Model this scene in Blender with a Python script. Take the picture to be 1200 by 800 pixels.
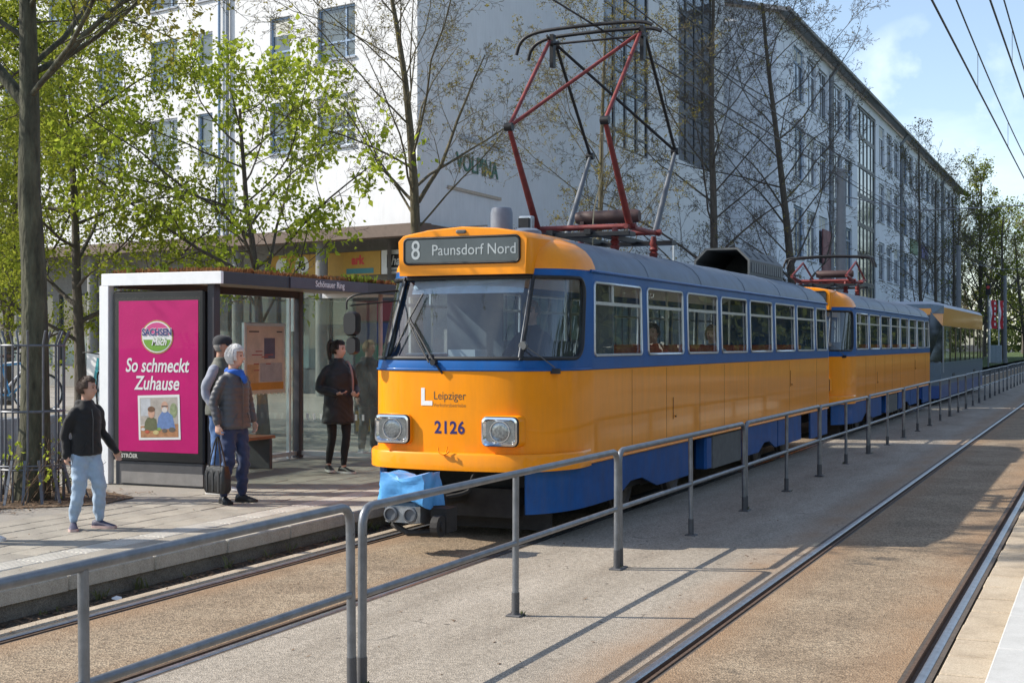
import bpy, bmesh, math, random
import numpy as np
from mathutils import Vector, Matrix, noise as mnoise

for o in list(bpy.data.objects):
    bpy.data.objects.remove(o, do_unlink=True)
SC = bpy.context.scene
COL = SC.collection
PI = math.pi
R = math.radians

# ------------------------------------------------------------------ camera
# world: +Y runs along the tracks, +X to the right, z = 0 at the rail head
cam_d = bpy.data.cameras.new('camera')
cam_d.lens = 48.0
cam_d.sensor_width = 36.0
cam_d.clip_start = 0.05
cam_d.clip_end = 3000.0
cam = bpy.data.objects.new('camera', cam_d)
COL.objects.link(cam)
cam.location = (0.0, 0.0, 1.925)
cam.rotation_euler = (R(90.0) + 2.0 / 1600.0, 0.0, math.atan(700.0 / 1600.0))
SC.camera = cam

# ------------------------------------------------------------------ sky, sun, exposure
SUN_EL = R(38.0)
SUN_TO = Vector((-0.942 * math.cos(SUN_EL), -0.336 * math.cos(SUN_EL), math.sin(SUN_EL))).normalized()
world = bpy.data.worlds.new('World')
SC.world = world
world.use_nodes = True
wn = world.node_tree.nodes
wl = world.node_tree.links
wn.clear()
w_out = wn.new('ShaderNodeOutputWorld')
w_bg = wn.new('ShaderNodeBackground')
w_bg.inputs['Strength'].default_value = 0.14
sky = wn.new('ShaderNodeTexSky')
sky.sky_type = 'NISHITA'
sky.sun_disc = False
sky.sun_elevation = SUN_EL
sky.sun_rotation = math.atan2(SUN_TO.x, SUN_TO.y)
sky.air_density = 1.0
sky.dust_density = 0.6
sky.ozone_density = 2.0
w_tc = wn.new('ShaderNodeTexCoord')
w_map = wn.new('ShaderNodeMapping')
w_map.inputs['Scale'].default_value = (1.0, 1.0, 3.0)
w_map.inputs['Location'].default_value = (3.12, 0.4, 0.35)
w_no = wn.new('ShaderNodeTexNoise')
w_no.inputs['Scale'].default_value = 2.6
w_no.inputs['Detail'].default_value = 7.0
w_no.inputs['Roughness'].default_value = 0.55
w_cr = wn.new('ShaderNodeValToRGB')
w_cr.color_ramp.elements[0].position = 0.56
w_cr.color_ramp.elements[0].color = (0.10, 0.10, 0.10, 1)
w_cr.color_ramp.elements[1].position = 0.80
w_cr.color_ramp.elements[1].color = (0.6, 0.6, 0.6, 1)
w_mix = wn.new('ShaderNodeMixRGB')
w_mix.inputs['Color2'].default_value = (7.6, 8.3, 8.9, 1)
wl.new(w_tc.outputs['Generated'], w_map.inputs['Vector'])
wl.new(w_map.outputs['Vector'], w_no.inputs['Vector'])
wl.new(w_no.outputs['Fac'], w_cr.inputs['Fac'])
# one soft cumulus above the long building
w_dot = wn.new('ShaderNodeVectorMath'); w_dot.operation = 'DOT_PRODUCT'
w_dot.inputs[1].default_value = Vector((-0.118, 1.0375, 0.172)).normalized()
w_nv = wn.new('ShaderNodeVectorMath'); w_nv.operation = 'NORMALIZE'
wl.new(w_tc.outputs['Generated'], w_nv.inputs[0])
w_n2 = wn.new('ShaderNodeTexNoise'); w_n2.inputs['Scale'].default_value = 14.0; w_n2.inputs['Detail'].default_value = 6.0
wl.new(w_nv.outputs['Vector'], w_n2.inputs['Vector'])
wl.new(w_nv.outputs['Vector'], w_dot.inputs[0])
w_mr = wn.new('ShaderNodeMapRange'); w_mr.inputs['From Min'].default_value = 0.9975; w_mr.inputs['From Max'].default_value = 0.9997
wl.new(w_dot.outputs['Value'], w_mr.inputs['Value'])
w_mr2 = wn.new('ShaderNodeMapRange'); w_mr2.inputs['From Min'].default_value = 0.36; w_mr2.inputs['From Max'].default_value = 0.62
wl.new(w_n2.outputs['Fac'], w_mr2.inputs['Value'])
w_mu = wn.new('ShaderNodeMath'); w_mu.operation = 'MULTIPLY'
wl.new(w_mr.outputs['Result'], w_mu.inputs[0]); wl.new(w_mr2.outputs['Result'], w_mu.inputs[1])
w_mx = wn.new('ShaderNodeMath'); w_mx.operation = 'MAXIMUM'
wl.new(w_mu.outputs[0], w_mx.inputs[0]); wl.new(w_cr.outputs['Color'], w_mx.inputs[1])
wl.new(w_mx.outputs[0], w_mix.inputs['Fac'])
wl.new(sky.outputs['Color'], w_mix.inputs['Color1'])
wl.new(w_mix.outputs['Color'], w_bg.inputs['Color'])
wl.new(w_bg.outputs['Background'], w_out.inputs['Surface'])

sun_d = bpy.data.lights.new('sun', 'SUN')
sun_d.energy = 4.8
sun_d.angle = R(0.53)
sun_d.color = (1.0, 0.93, 0.82)
sun = bpy.data.objects.new('sun', sun_d)
COL.objects.link(sun)
sun.location = (-40, -12, 40)
sun.rotation_euler = (-SUN_TO).to_track_quat('-Z', 'Y').to_euler()

SC.render.engine = 'CYCLES'
vs = SC.view_settings
vs.view_transform = 'Standard'
vs.look = 'None'
vs.gamma = 1.0
vs.exposure = 0.52
vs.use_curve_mapping = False

# ------------------------------------------------------------------ materials
MATS = {}
def mat(name, col, rough=0.6, metal=0.0, var=0.12, scale=8.0, bump=0.0, bscale=60.0, coat=0.0, spec=0.5,
        col2=None, emit=None, sheen=0.0, streak=0.0):
    """Principled material whose colour is broken up by two noises."""
    if name in MATS:
        return MATS[name]
    m = bpy.data.materials.new(name)
    m.use_nodes = True
    nt = m.node_tree
    b = nt.nodes['Principled BSDF']
    b.inputs['Roughness'].default_value = rough
    b.inputs['Metallic'].default_value = metal
    b.inputs['Specular IOR Level'].default_value = spec
    if coat:
        b.inputs['Coat Weight'].default_value = coat
        b.inputs['Coat Roughness'].default_value = 0.06
    if sheen:
        b.inputs['Sheen Weight'].default_value = sheen
    tc = nt.nodes.new('ShaderNodeTexCoord')
    if var > 0:
        n1 = nt.nodes.new('ShaderNodeTexNoise')
        n1.inputs['Scale'].default_value = scale
        n1.inputs['Detail'].default_value = 6.0
        n1.inputs['Roughness'].default_value = 0.65
        nt.links.new(tc.outputs['Object'], n1.inputs['Vector'])
        cr = nt.nodes.new('ShaderNodeValToRGB')
        cr.color_ramp.elements[0].position = 0.3
        cr.color_ramp.elements[1].position = 0.7
        c2 = col2 if col2 else tuple(min(1.0, c * (1 + var)) for c in col)
        c1 = col if col2 else tuple(c * (1 - var) for c in col)
        cr.color_ramp.elements[0].color = (*c1, 1)
        cr.color_ramp.elements[1].color = (*c2, 1)
        nt.links.new(n1.outputs['Fac'], cr.inputs['Fac'])
        nt.links.new(cr.outputs['Color'], b.inputs['Base Color'])
        if streak > 0:                      # run-off stains: noise drawn out vertically
            mp = nt.nodes.new('ShaderNodeMapping'); mp.inputs['Scale'].default_value = (5.0, 5.0, 0.5)
            n3 = nt.nodes.new('ShaderNodeTexNoise'); n3.inputs['Scale'].default_value = 1.6; n3.inputs['Detail'].default_value = 7.0; n3.inputs['Roughness'].default_value = 0.7
            nt.links.new(tc.outputs['Object'], mp.inputs['Vector']); nt.links.new(mp.outputs['Vector'], n3.inputs['Vector'])
            m3 = nt.nodes.new('ShaderNodeMapRange'); m3.inputs['From Min'].default_value = 0.42; m3.inputs['From Max'].default_value = 0.75
            m3.inputs['To Min'].default_value = 0.0; m3.inputs['To Max'].default_value = streak
            nt.links.new(n3.outputs['Fac'], m3.inputs['Value'])
            x3 = nt.nodes.new('ShaderNodeMixRGB'); x3.inputs['Color2'].default_value = (0.10, 0.085, 0.065, 1)
            nt.links.new(m3.outputs['Result'], x3.inputs['Fac']); nt.links.new(cr.outputs['Color'], x3.inputs['Color1'])
            nt.links.new(x3.outputs['Color'], b.inputs['Base Color'])
    else:
        b.inputs['Base Color'].default_value = (*col, 1)
    if bump > 0:
        n2 = nt.nodes.new('ShaderNodeTexNoise')
        n2.inputs['Scale'].default_value = bscale
        n2.inputs['Detail'].default_value = 4.0
        nt.links.new(tc.outputs['Object'], n2.inputs['Vector'])
        bp = nt.nodes.new('ShaderNodeBump')
        bp.inputs['Strength'].default_value = bump
        bp.inputs['Distance'].default_value = 0.01
        nt.links.new(n2.outputs['Fac'], bp.inputs['Height'])
        nt.links.new(bp.outputs['Normal'], b.inputs['Normal'])
    if emit:
        b.inputs['Emission Color'].default_value = (*emit[0], 1)
        b.inputs['Emission Strength'].default_value = emit[1]
    MATS[name] = m
    return m

def glass(name, tint=(0.8, 0.85, 0.85), ior=1.55, rough=0.0, dirt=0.06, wob=0.0):
    """Clear pane: transparent body, Fresnel reflection, a thin film of dust."""
    if name in MATS:
        return MATS[name]
    m = bpy.data.materials.new(name)
    m.use_nodes = True
    nt = m.node_tree
    nt.nodes.clear()
    out = nt.nodes.new('ShaderNodeOutputMaterial')
    tr = nt.nodes.new('ShaderNodeBsdfTransparent')
    tr.inputs['Color'].default_value = (*tint, 1)
    gl = nt.nodes.new('ShaderNodeBsdfGlossy')
    gl.inputs['Roughness'].default_value = rough
    df = nt.nodes.new('ShaderNodeBsdfDiffuse')
    df.inputs['Color'].default_value = (0.6, 0.6, 0.56, 1)
    fr = nt.nodes.new('ShaderNodeFresnel')
    # single-sheet panes: keep the same reflectance from both sides
    ge = nt.nodes.new('ShaderNodeNewGeometry')
    mi = nt.nodes.new('ShaderNodeMapRange')
    mi.inputs['To Min'].default_value = ior
    mi.inputs['To Max'].default_value = 1.0 / ior
    nt.links.new(ge.outputs['Backfacing'], mi.inputs['Value'])
    nt.links.new(mi.outputs['Result'], fr.inputs['IOR'])
    tc = nt.nodes.new('ShaderNodeTexCoord')
    n1 = nt.nodes.new('ShaderNodeTexNoise')
    n1.inputs['Scale'].default_value = 3.0
    n1.inputs['Detail'].default_value = 6.0
    mr = nt.nodes.new('ShaderNodeMapRange')
    mr.inputs['From Min'].default_value = 0.35
    mr.inputs['From Max'].default_value = 0.75
    mr.inputs['To Min'].default_value = dirt * 0.4
    mr.inputs['To Max'].default_value = dirt * 1.6
    nt.links.new(tc.outputs['Object'], n1.inputs['Vector'])
    nt.links.new(n1.outputs['Fac'], mr.inputs['Value'])
    m1 = nt.nodes.new('ShaderNodeMixShader')
    m2 = nt.nodes.new('ShaderNodeMixShader')
    nt.links.new(mr.outputs['Result'], m1.inputs['Fac'])
    nt.links.new(tr.outputs['BSDF'], m1.inputs[1])
    nt.links.new(df.outputs['BSDF'], m1.inputs[2])
    nt.links.new(fr.outputs['Fac'], m2.inputs['Fac'])
    nt.links.new(m1.outputs['Shader'], m2.inputs[1])
    nt.links.new(gl.outputs['BSDF'], m2.inputs[2])
    if wob > 0:
        n2 = nt.nodes.new('ShaderNodeTexNoise')
        n2.inputs['Scale'].default_value = 1.2
        bp = nt.nodes.new('ShaderNodeBump')
        bp.inputs['Strength'].default_value = wob
        bp.inputs['Distance'].default_value = 0.05
        nt.links.new(tc.outputs['Object'], n2.inputs['Vector'])
        nt.links.new(n2.outputs['Fac'], bp.inputs['Height'])
        nt.links.new(bp.outputs['Normal'], gl.inputs['Normal'])
        nt.links.new(bp.outputs['Normal'], fr.inputs['Normal'])
    nt.links.new(m2.outputs['Shader'], out.inputs['Surface'])
    MATS[name] = m
    return m

def leafmat(name, col, col2, trans=0.45):
    """Leaf: diffuse plus translucent, colour varied by position."""
    if name in MATS:
        return MATS[name]
    m = bpy.data.materials.new(name)
    m.use_nodes = True
    nt = m.node_tree
    nt.nodes.clear()
    out = nt.nodes.new('ShaderNodeOutputMaterial')
    df = nt.nodes.new('ShaderNodeBsdfDiffuse')
    tl = nt.nodes.new('ShaderNodeBsdfTranslucent')
    mx = nt.nodes.new('ShaderNodeMixShader')
    mx.inputs['Fac'].default_value = trans
    tc = nt.nodes.new('ShaderNodeTexCoord')
    n1 = nt.nodes.new('ShaderNodeTexNoise')
    n1.inputs['Scale'].default_value = 4.0
    n1.inputs['Detail'].default_value = 5.0
    cr = nt.nodes.new('ShaderNodeValToRGB')
    cr.color_ramp.elements[0].position = 0.33
    cr.color_ramp.elements[1].position = 0.68
    cr.color_ramp.elements[0].color = (*col, 1)
    cr.color_ramp.elements[1].color = (*col2, 1)
    nt.links.new(tc.outputs['Object'], n1.inputs['Vector'])
    nt.links.new(n1.outputs['Fac'], cr.inputs['Fac'])
    for q in (df, tl):
        nt.links.new(cr.outputs['Color'], q.inputs['Color'])
    nt.links.new(df.outputs['BSDF'], mx.inputs[1])
    nt.links.new(tl.outputs['BSDF'], mx.inputs[2])
    nt.links.new(mx.outputs['Shader'], out.inputs['Surface'])
    MATS[name] = m
    return m

def groundmat(name, base, dark, light, speck=140.0, speck_amt=0.5, patch=0.6, rust=None, bump=0.35, rough=0.9, streak=False, spots=0.0):
    """Aggregate ground: large patches, fine speckle, optional rust bands along given x lines."""
    m = bpy.data.materials.new(name)
    m.use_nodes = True
    nt = m.node_tree
    b = nt.nodes['Principled BSDF']
    b.inputs['Roughness'].default_value = rough
    b.inputs['Specular IOR Level'].default_value = 0.25
    tc = nt.nodes.new('ShaderNodeTexCoord')
    n1 = nt.nodes.new('ShaderNodeTexNoise')
    n1.inputs['Scale'].default_value = patch
    n1.inputs['Detail'].default_value = 9.0
    n1.inputs['Roughness'].default_value = 0.7
    cr = nt.nodes.new('ShaderNodeValToRGB')
    cr.color_ramp.elements[0].position = 0.30
    cr.color_ramp.elements[1].position = 0.72
    cr.color_ramp.elements[0].color = (*dark, 1)
    cr.color_ramp.elements[1].color = (*light, 1)
    e = cr.color_ramp.elements.new(0.5)
    e.color = (*base, 1)
    if streak:
        mp = nt.nodes.new('ShaderNodeMapping')
        mp.inputs['Scale'].default_value = (2.2, 0.5, 1.0)
        nt.links.new(tc.outputs['Object'], mp.inputs['Vector'])
        nt.links.new(mp.outputs['Vector'], n1.inputs['Vector'])
    else:
        nt.links.new(tc.outputs['Object'], n1.inputs['Vector'])
    nt.links.new(n1.outputs['Fac'], cr.inputs['Fac'])
    col = cr.outputs['Color']
    v = nt.nodes.new('ShaderNodeTexVoronoi')
    v.inputs['Scale'].default_value = speck
    nt.links.new(tc.outputs['Object'], v.inputs['Vector'])
    sep = nt.nodes.new('ShaderNodeSeparateColor')
    nt.links.new(v.outputs['Color'], sep.inputs['Color'])
    mr = nt.nodes.new('ShaderNodeMapRange')
    mr.inputs['To Min'].default_value = 1.0 - speck_amt
    mr.inputs['To Max'].default_value = 1.0 + speck_amt
    nt.links.new(sep.outputs['Red'], mr.inputs['Value'])
    mu = nt.nodes.new('ShaderNodeMixRGB')
    mu.blend_type = 'MULTIPLY'
    mu.inputs['Fac'].default_value = 1.0
    nt.links.new(col, mu.inputs['Color1'])
    nt.links.new(mr.outputs['Result'], mu.inputs['Color2'])
    col = mu.outputs['Color']
    if spots > 0:
        v2 = nt.nodes.new('ShaderNodeTexVoronoi'); v2.inputs['Scale'].default_value = 3.2
        nt.links.new(tc.outputs['Object'], v2.inputs['Vector'])
        s1_ = nt.nodes.new('ShaderNodeMapRange'); s1_.inputs['From Min'].default_value = 0.075; s1_.inputs['From Max'].default_value = 0.055
        nt.links.new(v2.outputs['Distance'], s1_.inputs['Value'])
        v3 = nt.nodes.new('ShaderNodeTexVoronoi'); v3.feature = 'DISTANCE_TO_EDGE'; v3.inputs['Scale'].default_value = 0.45
        nw = nt.nodes.new('ShaderNodeTexNoise'); nw.inputs['Scale'].default_value = 5.0; nw.inputs['Detail'].default_value = 5.0
        nt.links.new(tc.outputs['Object'], nw.inputs['Vector'])
        vm = nt.nodes.new('ShaderNodeVectorMath'); vm.operation = 'MULTIPLY_ADD'; vm.inputs[1].default_value = (0.35, 0.35, 0.0)
        nt.links.new(nw.outputs['Color'], vm.inputs[0]); nt.links.new(tc.outputs['Object'], vm.inputs[2]); nt.links.new(vm.outputs['Vector'], v3.inputs['Vector'])
        s2_ = nt.nodes.new('ShaderNodeMapRange'); s2_.inputs['From Min'].default_value = 0.0055; s2_.inputs['From Max'].default_value = 0.002
        nt.links.new(v3.outputs['Distance'], s2_.inputs['Value'])
        mk = nt.nodes.new('ShaderNodeMapRange'); mk.inputs['From Min'].default_value = 0.52; mk.inputs['From Max'].default_value = 0.6
        nt.links.new(n1.outputs['Fac'], mk.inputs['Value'])
        s3_ = nt.nodes.new('ShaderNodeMath'); s3_.operation = 'MULTIPLY'; nt.links.new(s2_.outputs['Result'], s3_.inputs[0]); nt.links.new(mk.outputs['Result'], s3_.inputs[1])
        s4_ = nt.nodes.new('ShaderNodeMath'); s4_.operation = 'MAXIMUM'; nt.links.new(s1_.outputs['Result'], s4_.inputs[0]); nt.links.new(s3_.outputs[0], s4_.inputs[1])
        s5_ = nt.nodes.new('ShaderNodeMath'); s5_.operation = 'MULTIPLY'; s5_.inputs[1].default_value = spots; nt.links.new(s4_.outputs[0], s5_.inputs[0])
        xk = nt.nodes.new('ShaderNodeMixRGB'); xk.inputs['Color2'].default_value = (0.05, 0.042, 0.035, 1)
        nt.links.new(s5_.outputs[0], xk.inputs['Fac']); nt.links.new(col, xk.inputs['Color1']); col = xk.outputs['Color']
    if rust:
        sx = nt.nodes.new('ShaderNodeSeparateXYZ')
        nt.links.new(tc.outputs['Object'], sx.inputs['Vector'])
        nz = nt.nodes.new('ShaderNodeTexNoise')
        nz.inputs['Scale'].default_value = 1.5
        nz.inputs['Detail'].default_value = 6.0
        nt.links.new(tc.outputs['Object'], nz.inputs['Vector'])
        total = None
        for (rx, wd) in rust:
            s1 = nt.nodes.new('ShaderNodeMath'); s1.operation = 'SUBTRACT'
            s1.inputs[1].default_value = rx
            nt.links.new(sx.outputs['X'], s1.inputs[0])
            s2 = nt.nodes.new('ShaderNodeMath'); s2.operation = 'ABSOLUTE'
            nt.links.new(s1.outputs[0], s2.inputs[0])
            s3 = nt.nodes.new('ShaderNodeMapRange')
            s3.inputs['From Min'].default_value = wd
            s3.inputs['From Max'].default_value = 0.0
            nt.links.new(s2.outputs[0], s3.inputs['Value'])
            if total is None:
                total = s3.outputs['Result']
            else:
                ad = nt.nodes.new('ShaderNodeMath'); ad.operation = 'MAXIMUM'
                nt.links.new(total, ad.inputs[0]); nt.links.new(s3.outputs['Result'], ad.inputs[1])
                total = ad.outputs[0]
        pm = nt.nodes.new('ShaderNodeMath'); pm.operation = 'MULTIPLY'
        nt.links.new(total, pm.inputs[0]); nt.links.new(nz.outputs['Fac'], pm.inputs[1])
        mx = nt.nodes.new('ShaderNodeMixRGB')
        mx.inputs['Color2'].default_value = (0.29, 0.175, 0.095, 1)
        nt.links.new(pm.outputs[0], mx.inputs['Fac'])
        nt.links.new(col, mx.inputs['Color1'])
        col = mx.outputs['Color']
    nt.links.new(col, b.inputs['Base Color'])
    bp = nt.nodes.new('ShaderNodeBump')
    bp.inputs['Strength'].default_value = bump
    bp.inputs['Distance'].default_value = 0.012
    nt.links.new(v.outputs['Distance'], bp.inputs['Height'])
    nt.links.new(bp.outputs['Normal'], b.inputs['Normal'])
    MATS[name] = m
    return m

# ------------------------------------------------------------------ mesh builder
class MB:
    def __init__(s):
        s.v = []; s.f = []
    def add(s, vs_, fs):
        o = len(s.v)
        s.v.extend([tuple(p) for p in vs_])
        s.f.extend([tuple(i + o for i in f) for f in fs])
    def quad(s, a, b, c, d):
        s.add([a, b, c, d], [(0, 1, 2, 3)])
    def poly(s, pts):
        s.add(pts, [tuple(range(len(pts)))])
    def box(s, x0, x1, y0, y1, z0, z1):
        s.add([(x0, y0, z0), (x1, y0, z0), (x1, y1, z0), (x0, y1, z0),
               (x0, y0, z1), (x1, y0, z1), (x1, y1, z1), (x0, y1, z1)],
              [(0, 3, 2, 1), (4, 5, 6, 7), (0, 1, 5, 4), (1, 2, 6, 5), (2, 3, 7, 6), (3, 0, 4, 7)])
    def cbox(s, x0, x1, y0, y1, z0, z1, c=0.01):
        """box with chamfered vertical and top edges"""
        def ring(z, i):
            a0, a1, b0, b1 = x0 + i, x1 - i, y0 + i, y1 - i
            k = c
            return [(a0 + k, b0, z), (a1 - k, b0, z), (a1, b0 + k, z), (a1, b1 - k, z),
                    (a1 - k, b1, z), (a0 + k, b1, z), (a0, b1 - k, z), (a0, b0 + k, z)]
        s.loft([ring(z0, 0), ring(z1 - c, 0), ring(z1, c)], True)
    def xbox(s, m, sx, sy, sz):
        """box of full sizes sx,sy,sz centred at origin, transformed by matrix m"""
        vs_ = []
        for z in (-.5, .5):
            for (x, y) in ((-.5, -.5), (.5, -.5), (.5, .5), (-.5, .5)):
                vs_.append(m @ Vector((x * sx, y * sy, z * sz)))
        s.add(vs_, [(0, 3, 2, 1), (4, 5, 6, 7), (0, 1, 5, 4), (1, 2, 6, 5), (2, 3, 7, 6), (3, 0, 4, 7)])
    def bar(s, a, b, w, h, up=(0, 0, 1)):
        """rectangular bar from a to b, width w (sideways), height h (along up)"""
        a = Vector(a); b = Vector(b); t = (b - a).normalized(); u = Vector(up)
        r = t.cross(u)
        if r.length < 1e-5:
            r = t.cross(Vector((1, 0, 0)))
        r.normalize(); u = r.cross(t).normalized()
        vs_ = []
        for p in (a, b):
            vs_ += [p - r * w / 2 - u * h / 2, p + r * w / 2 - u * h / 2, p + r * w / 2 + u * h / 2, p - r * w / 2 + u * h / 2]
        s.add(vs_, [(0, 1, 2, 3), (7, 6, 5, 4), (0, 4, 5, 1), (1, 5, 6, 2), (2, 6, 7, 3), (3, 7, 4, 0)])
    def loft(s, rings, cap=True, closed=True):
        n = len(rings[0]); vs_ = [p for r in rings for p in r]; fs = []
        for i in range(len(rings) - 1):
            for j in range(n if closed else n - 1):
                k = (j + 1) % n
                fs.append((i * n + j, i * n + k, (i + 1) * n + k, (i + 1) * n + j))
        if cap and closed:
            fs.append(tuple(range(n - 1, -1, -1)))
            fs.append(tuple(range((len(rings) - 1) * n, len(rings) * n)))
        s.add(vs_, fs)
    def tube(s, pts, r, n=8, cap=True, loop=False):
        pts = [Vector(p) for p in pts]; N = len(pts)
        rs = r if isinstance(r, (list, tuple)) else [r] * N
        rings = []; prev = None
        for i in range(N):
            if loop:
                t = pts[(i + 1) % N] - pts[i - 1]
            else:
                t = pts[min(i + 1, N - 1)] - pts[max(i - 1, 0)]
            if t.length < 1e-9:
                t = Vector((0, 0, 1))
            t.normalize()
            if prev is None:
                a = Vector((0, 0, 1)) if abs(t.z) < 0.9 else Vector((1, 0, 0))
                u = t.cross(a).normalized()
            else:
                u = prev - t * prev.dot(t)
                if u.length < 1e-6:
                    u = t.cross(Vector((0.3, 0.8, 0.5)))
                u.normalize()
            prev = u; w = t.cross(u)
            rings.append([pts[i] + (u * math.cos(2 * PI * k / n) + w * math.sin(2 * PI * k / n)) * rs[i] for k in range(n)])
        if loop:
            rings.append(rings[0]); cap = False
        s.loft(rings, cap)
    def lathe(s, prof, c=(0, 0, 0), n=16, axis='z', cap=True):
        rings = []
        for (r, h) in prof:
            ring = []
            for k in range(n):
                a = 2 * PI * k / n
                x, y = r * math.cos(a), r * math.sin(a)
                if axis == 'z': p = (c[0] + x, c[1] + y, c[2] + h)
                elif axis == 'x': p = (c[0] + h, c[1] + x, c[2] + y)
                else: p = (c[0] + x, c[1] + h, c[2] - y)
                ring.append(p)
            rings.append(ring)
        s.loft(rings, cap)
    def prism(s, poly, f0, f1):
        """poly: 2-D points; f0,f1 map (a,b)->3-D for the two ends"""
        s.loft([[f0(a, b) for a, b in poly], [f1(a, b) for a, b in poly]], True)
    def mesh(s, name, smooth=None):
        me = bpy.data.meshes.new(name)
        me.from_pydata([tuple(p) for p in s.v], [], s.f)
        if smooth is not None:
            me.polygons.foreach_set('use_smooth', [True] * len(me.polygons))
            if smooth < 180:
                me.set_sharp_from_angle(angle=R(smooth))
        me.update()
        return me
    def build(s, name, m, parent=None, smooth=None, fix=False):
        me = s.mesh(name, smooth)
        if fix:
            bm = bmesh.new(); bm.from_mesh(me)
            bmesh.ops.recalc_face_normals(bm, faces=bm.faces)
            bm.to_mesh(me); bm.free()
        return obj(name, me, m, parent)

def obj(name, me, m, parent=None, loc=None):
    o = bpy.data.objects.new(name, me)
    COL.objects.link(o)
    if m is not None and len(me.materials) == 0:
        me.materials.append(m)
    if parent is not None:
        o.parent = parent
    if loc is not None:
        o.location = loc
    return o

def empty(name, loc=(0, 0, 0), rz=0.0):
    o = bpy.data.objects.new(name, None)
    o.empty_display_size = 0.2
    COL.objects.link(o)
    o.location = loc
    o.rotation_euler = (0, 0, rz)
    return o

def tag(o, label=None, cat=None, group=None, kind=None):
    if label: o['label'] = label
    if cat: o['category'] = cat
    if group: o['group'] = group
    if kind: o['kind'] = kind
    return o

def copy_tree(o, parent=None, skip=()):
    c = o.copy(); COL.objects.link(c); c.parent = parent
    for ch in list(o.children):
        if ch.name.split('.')[0] in skip:
            continue
        copy_tree(ch, c, skip)
    return c

def np_mesh(name, verts, quads=None, tris=None, smooth=False):
    me = bpy.data.meshes.new(name)
    nv = len(verts)
    nq = 0 if quads is None else len(quads)
    nt_ = 0 if tris is None else len(tris)
    me.vertices.add(nv)
    me.vertices.foreach_set('co', np.asarray(verts, dtype=np.float32).ravel())
    idx = []; st = []; tot = []
    if nq:
        idx.append(np.asarray(quads, dtype=np.int32).ravel())
        st.append(np.arange(nq) * 4); tot.append(np.full(nq, 4))
    if nt_:
        idx.append(np.asarray(tris, dtype=np.int32).ravel())
        st.append(nq * 4 + np.arange(nt_) * 3); tot.append(np.full(nt_, 3))
    idx = np.concatenate(idx); st = np.concatenate(st).astype(np.int32); tot = np.concatenate(tot).astype(np.int32)
    me.loops.add(len(idx))
    me.loops.foreach_set('vertex_index', idx)
    me.polygons.add(len(st))
    me.polygons.foreach_set('loop_start', st)
    me.polygons.foreach_set('loop_total', tot)
    if smooth:
        me.polygons.foreach_set('use_smooth', np.ones(len(st), dtype=bool))
    me.update(calc_edges=True)
    me.validate()
    return me

def text(name, body, size, m, parent, loc, rot=(PI / 2, 0, 0), align='CENTER', shear=0.0, bold=0.0, xs=1.0, extrude=0.0015, spacing=1.0):
    c = bpy.data.curves.new(name, 'FONT')
    c.body = body; c.size = size; c.align_x = align; c.align_y = 'CENTER'
    c.shear = shear; c.offset = bold; c.extrude = extrude; c.space_character = spacing
    c.resolution_u = 4
    t = bpy.data.objects.new(name, c)
    COL.objects.link(t)
    dg = bpy.context.evaluated_depsgraph_get()
    me = bpy.data.meshes.new_from_object(t.evaluated_get(dg))
    bpy.data.objects.remove(t, do_unlink=True)
    me.transform(Matrix.Diagonal((xs, 1, 1, 1)))
    me.name = name
    me.materials.clear()
    o = obj(name, me, m, parent, loc)
    o.rotation_euler = rot
    return o

def rrect(w, h, r, n=5):
    """rounded rectangle outline, centred, counter-clockwise"""
    pts = []
    for (cx, cy, a0) in ((w / 2 - r, h / 2 - r, 0), (-w / 2 + r, h / 2 - r, 90), (-w / 2 + r, -h / 2 + r, 180), (w / 2 - r, -h / 2 + r, 270)):
        for k in range(n + 1):
            a = R(a0 + 90 * k / n)
            pts.append((cx + r * math.cos(a), cy + r * math.sin(a)))
    return pts

def smoothpath(pts, sub=6):
    pts = [Vector(p) for p in pts]; out = []
    for i in range(len(pts) - 1):
        p0 = pts[max(i - 1, 0)]; p1 = pts[i]; p2 = pts[i + 1]; p3 = pts[min(i + 2, len(pts) - 1)]
        for k in range(sub):
            t = k / sub
            out.append(0.5 * ((2 * p1) + (p2 - p0) * t + (2 * p0 - 5 * p1 + 4 * p2 - p3) * t * t + (3 * p1 - p0 - 3 * p2 + p3) * t ** 3))
    out.append(pts[-1])
    return out

# ================================================================== GROUND AND TRACKS
rng = random.Random(7)
RX0 = -3.86
XL, XR = -5.88, -1.75                # centre lines of the two tracks
G = 0.729                            # half gauge
m_tan = groundmat('tan_asphalt', (0.25, 0.19, 0.13), (0.175, 0.132, 0.09), (0.32, 0.255, 0.18), speck=75, speck_amt=0.5, patch=1.1,
                  rust=[(XR + G - 0.15, 0.42), (XR - G + 0.1, 0.3), (XL - G + 0.1, 0.3), (XL + G - 0.1, 0.3)], bump=0.6, spots=0.55)
m_median = groundmat('median_grit', (0.31, 0.27, 0.22), (0.235, 0.20, 0.16), (0.37, 0.325, 0.27), speck=85, speck_amt=0.36, patch=0.9,
                     rust=[(XR - G - 0.25, 0.35)], bump=0.5, streak=True, spots=0.6)
m_soil = groundmat('gutter_soil', (0.07, 0.055, 0.04), (0.035, 0.028, 0.022), (0.13, 0.10, 0.07), speck=60, speck_amt=0.6, patch=3.0, bump=1.0)
m_asphalt = groundmat('asphalt', (0.06, 0.06, 0.06), (0.045, 0.045, 0.045), (0.08, 0.08, 0.078), speck=90, speck_amt=0.3, patch=0.3)
m_pave = groundmat('paving_field', (0.27, 0.25, 0.22), (0.20, 0.185, 0.16), (0.33, 0.30, 0.265), speck=200, speck_amt=0.2, patch=0.8, bump=0.2)
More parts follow.
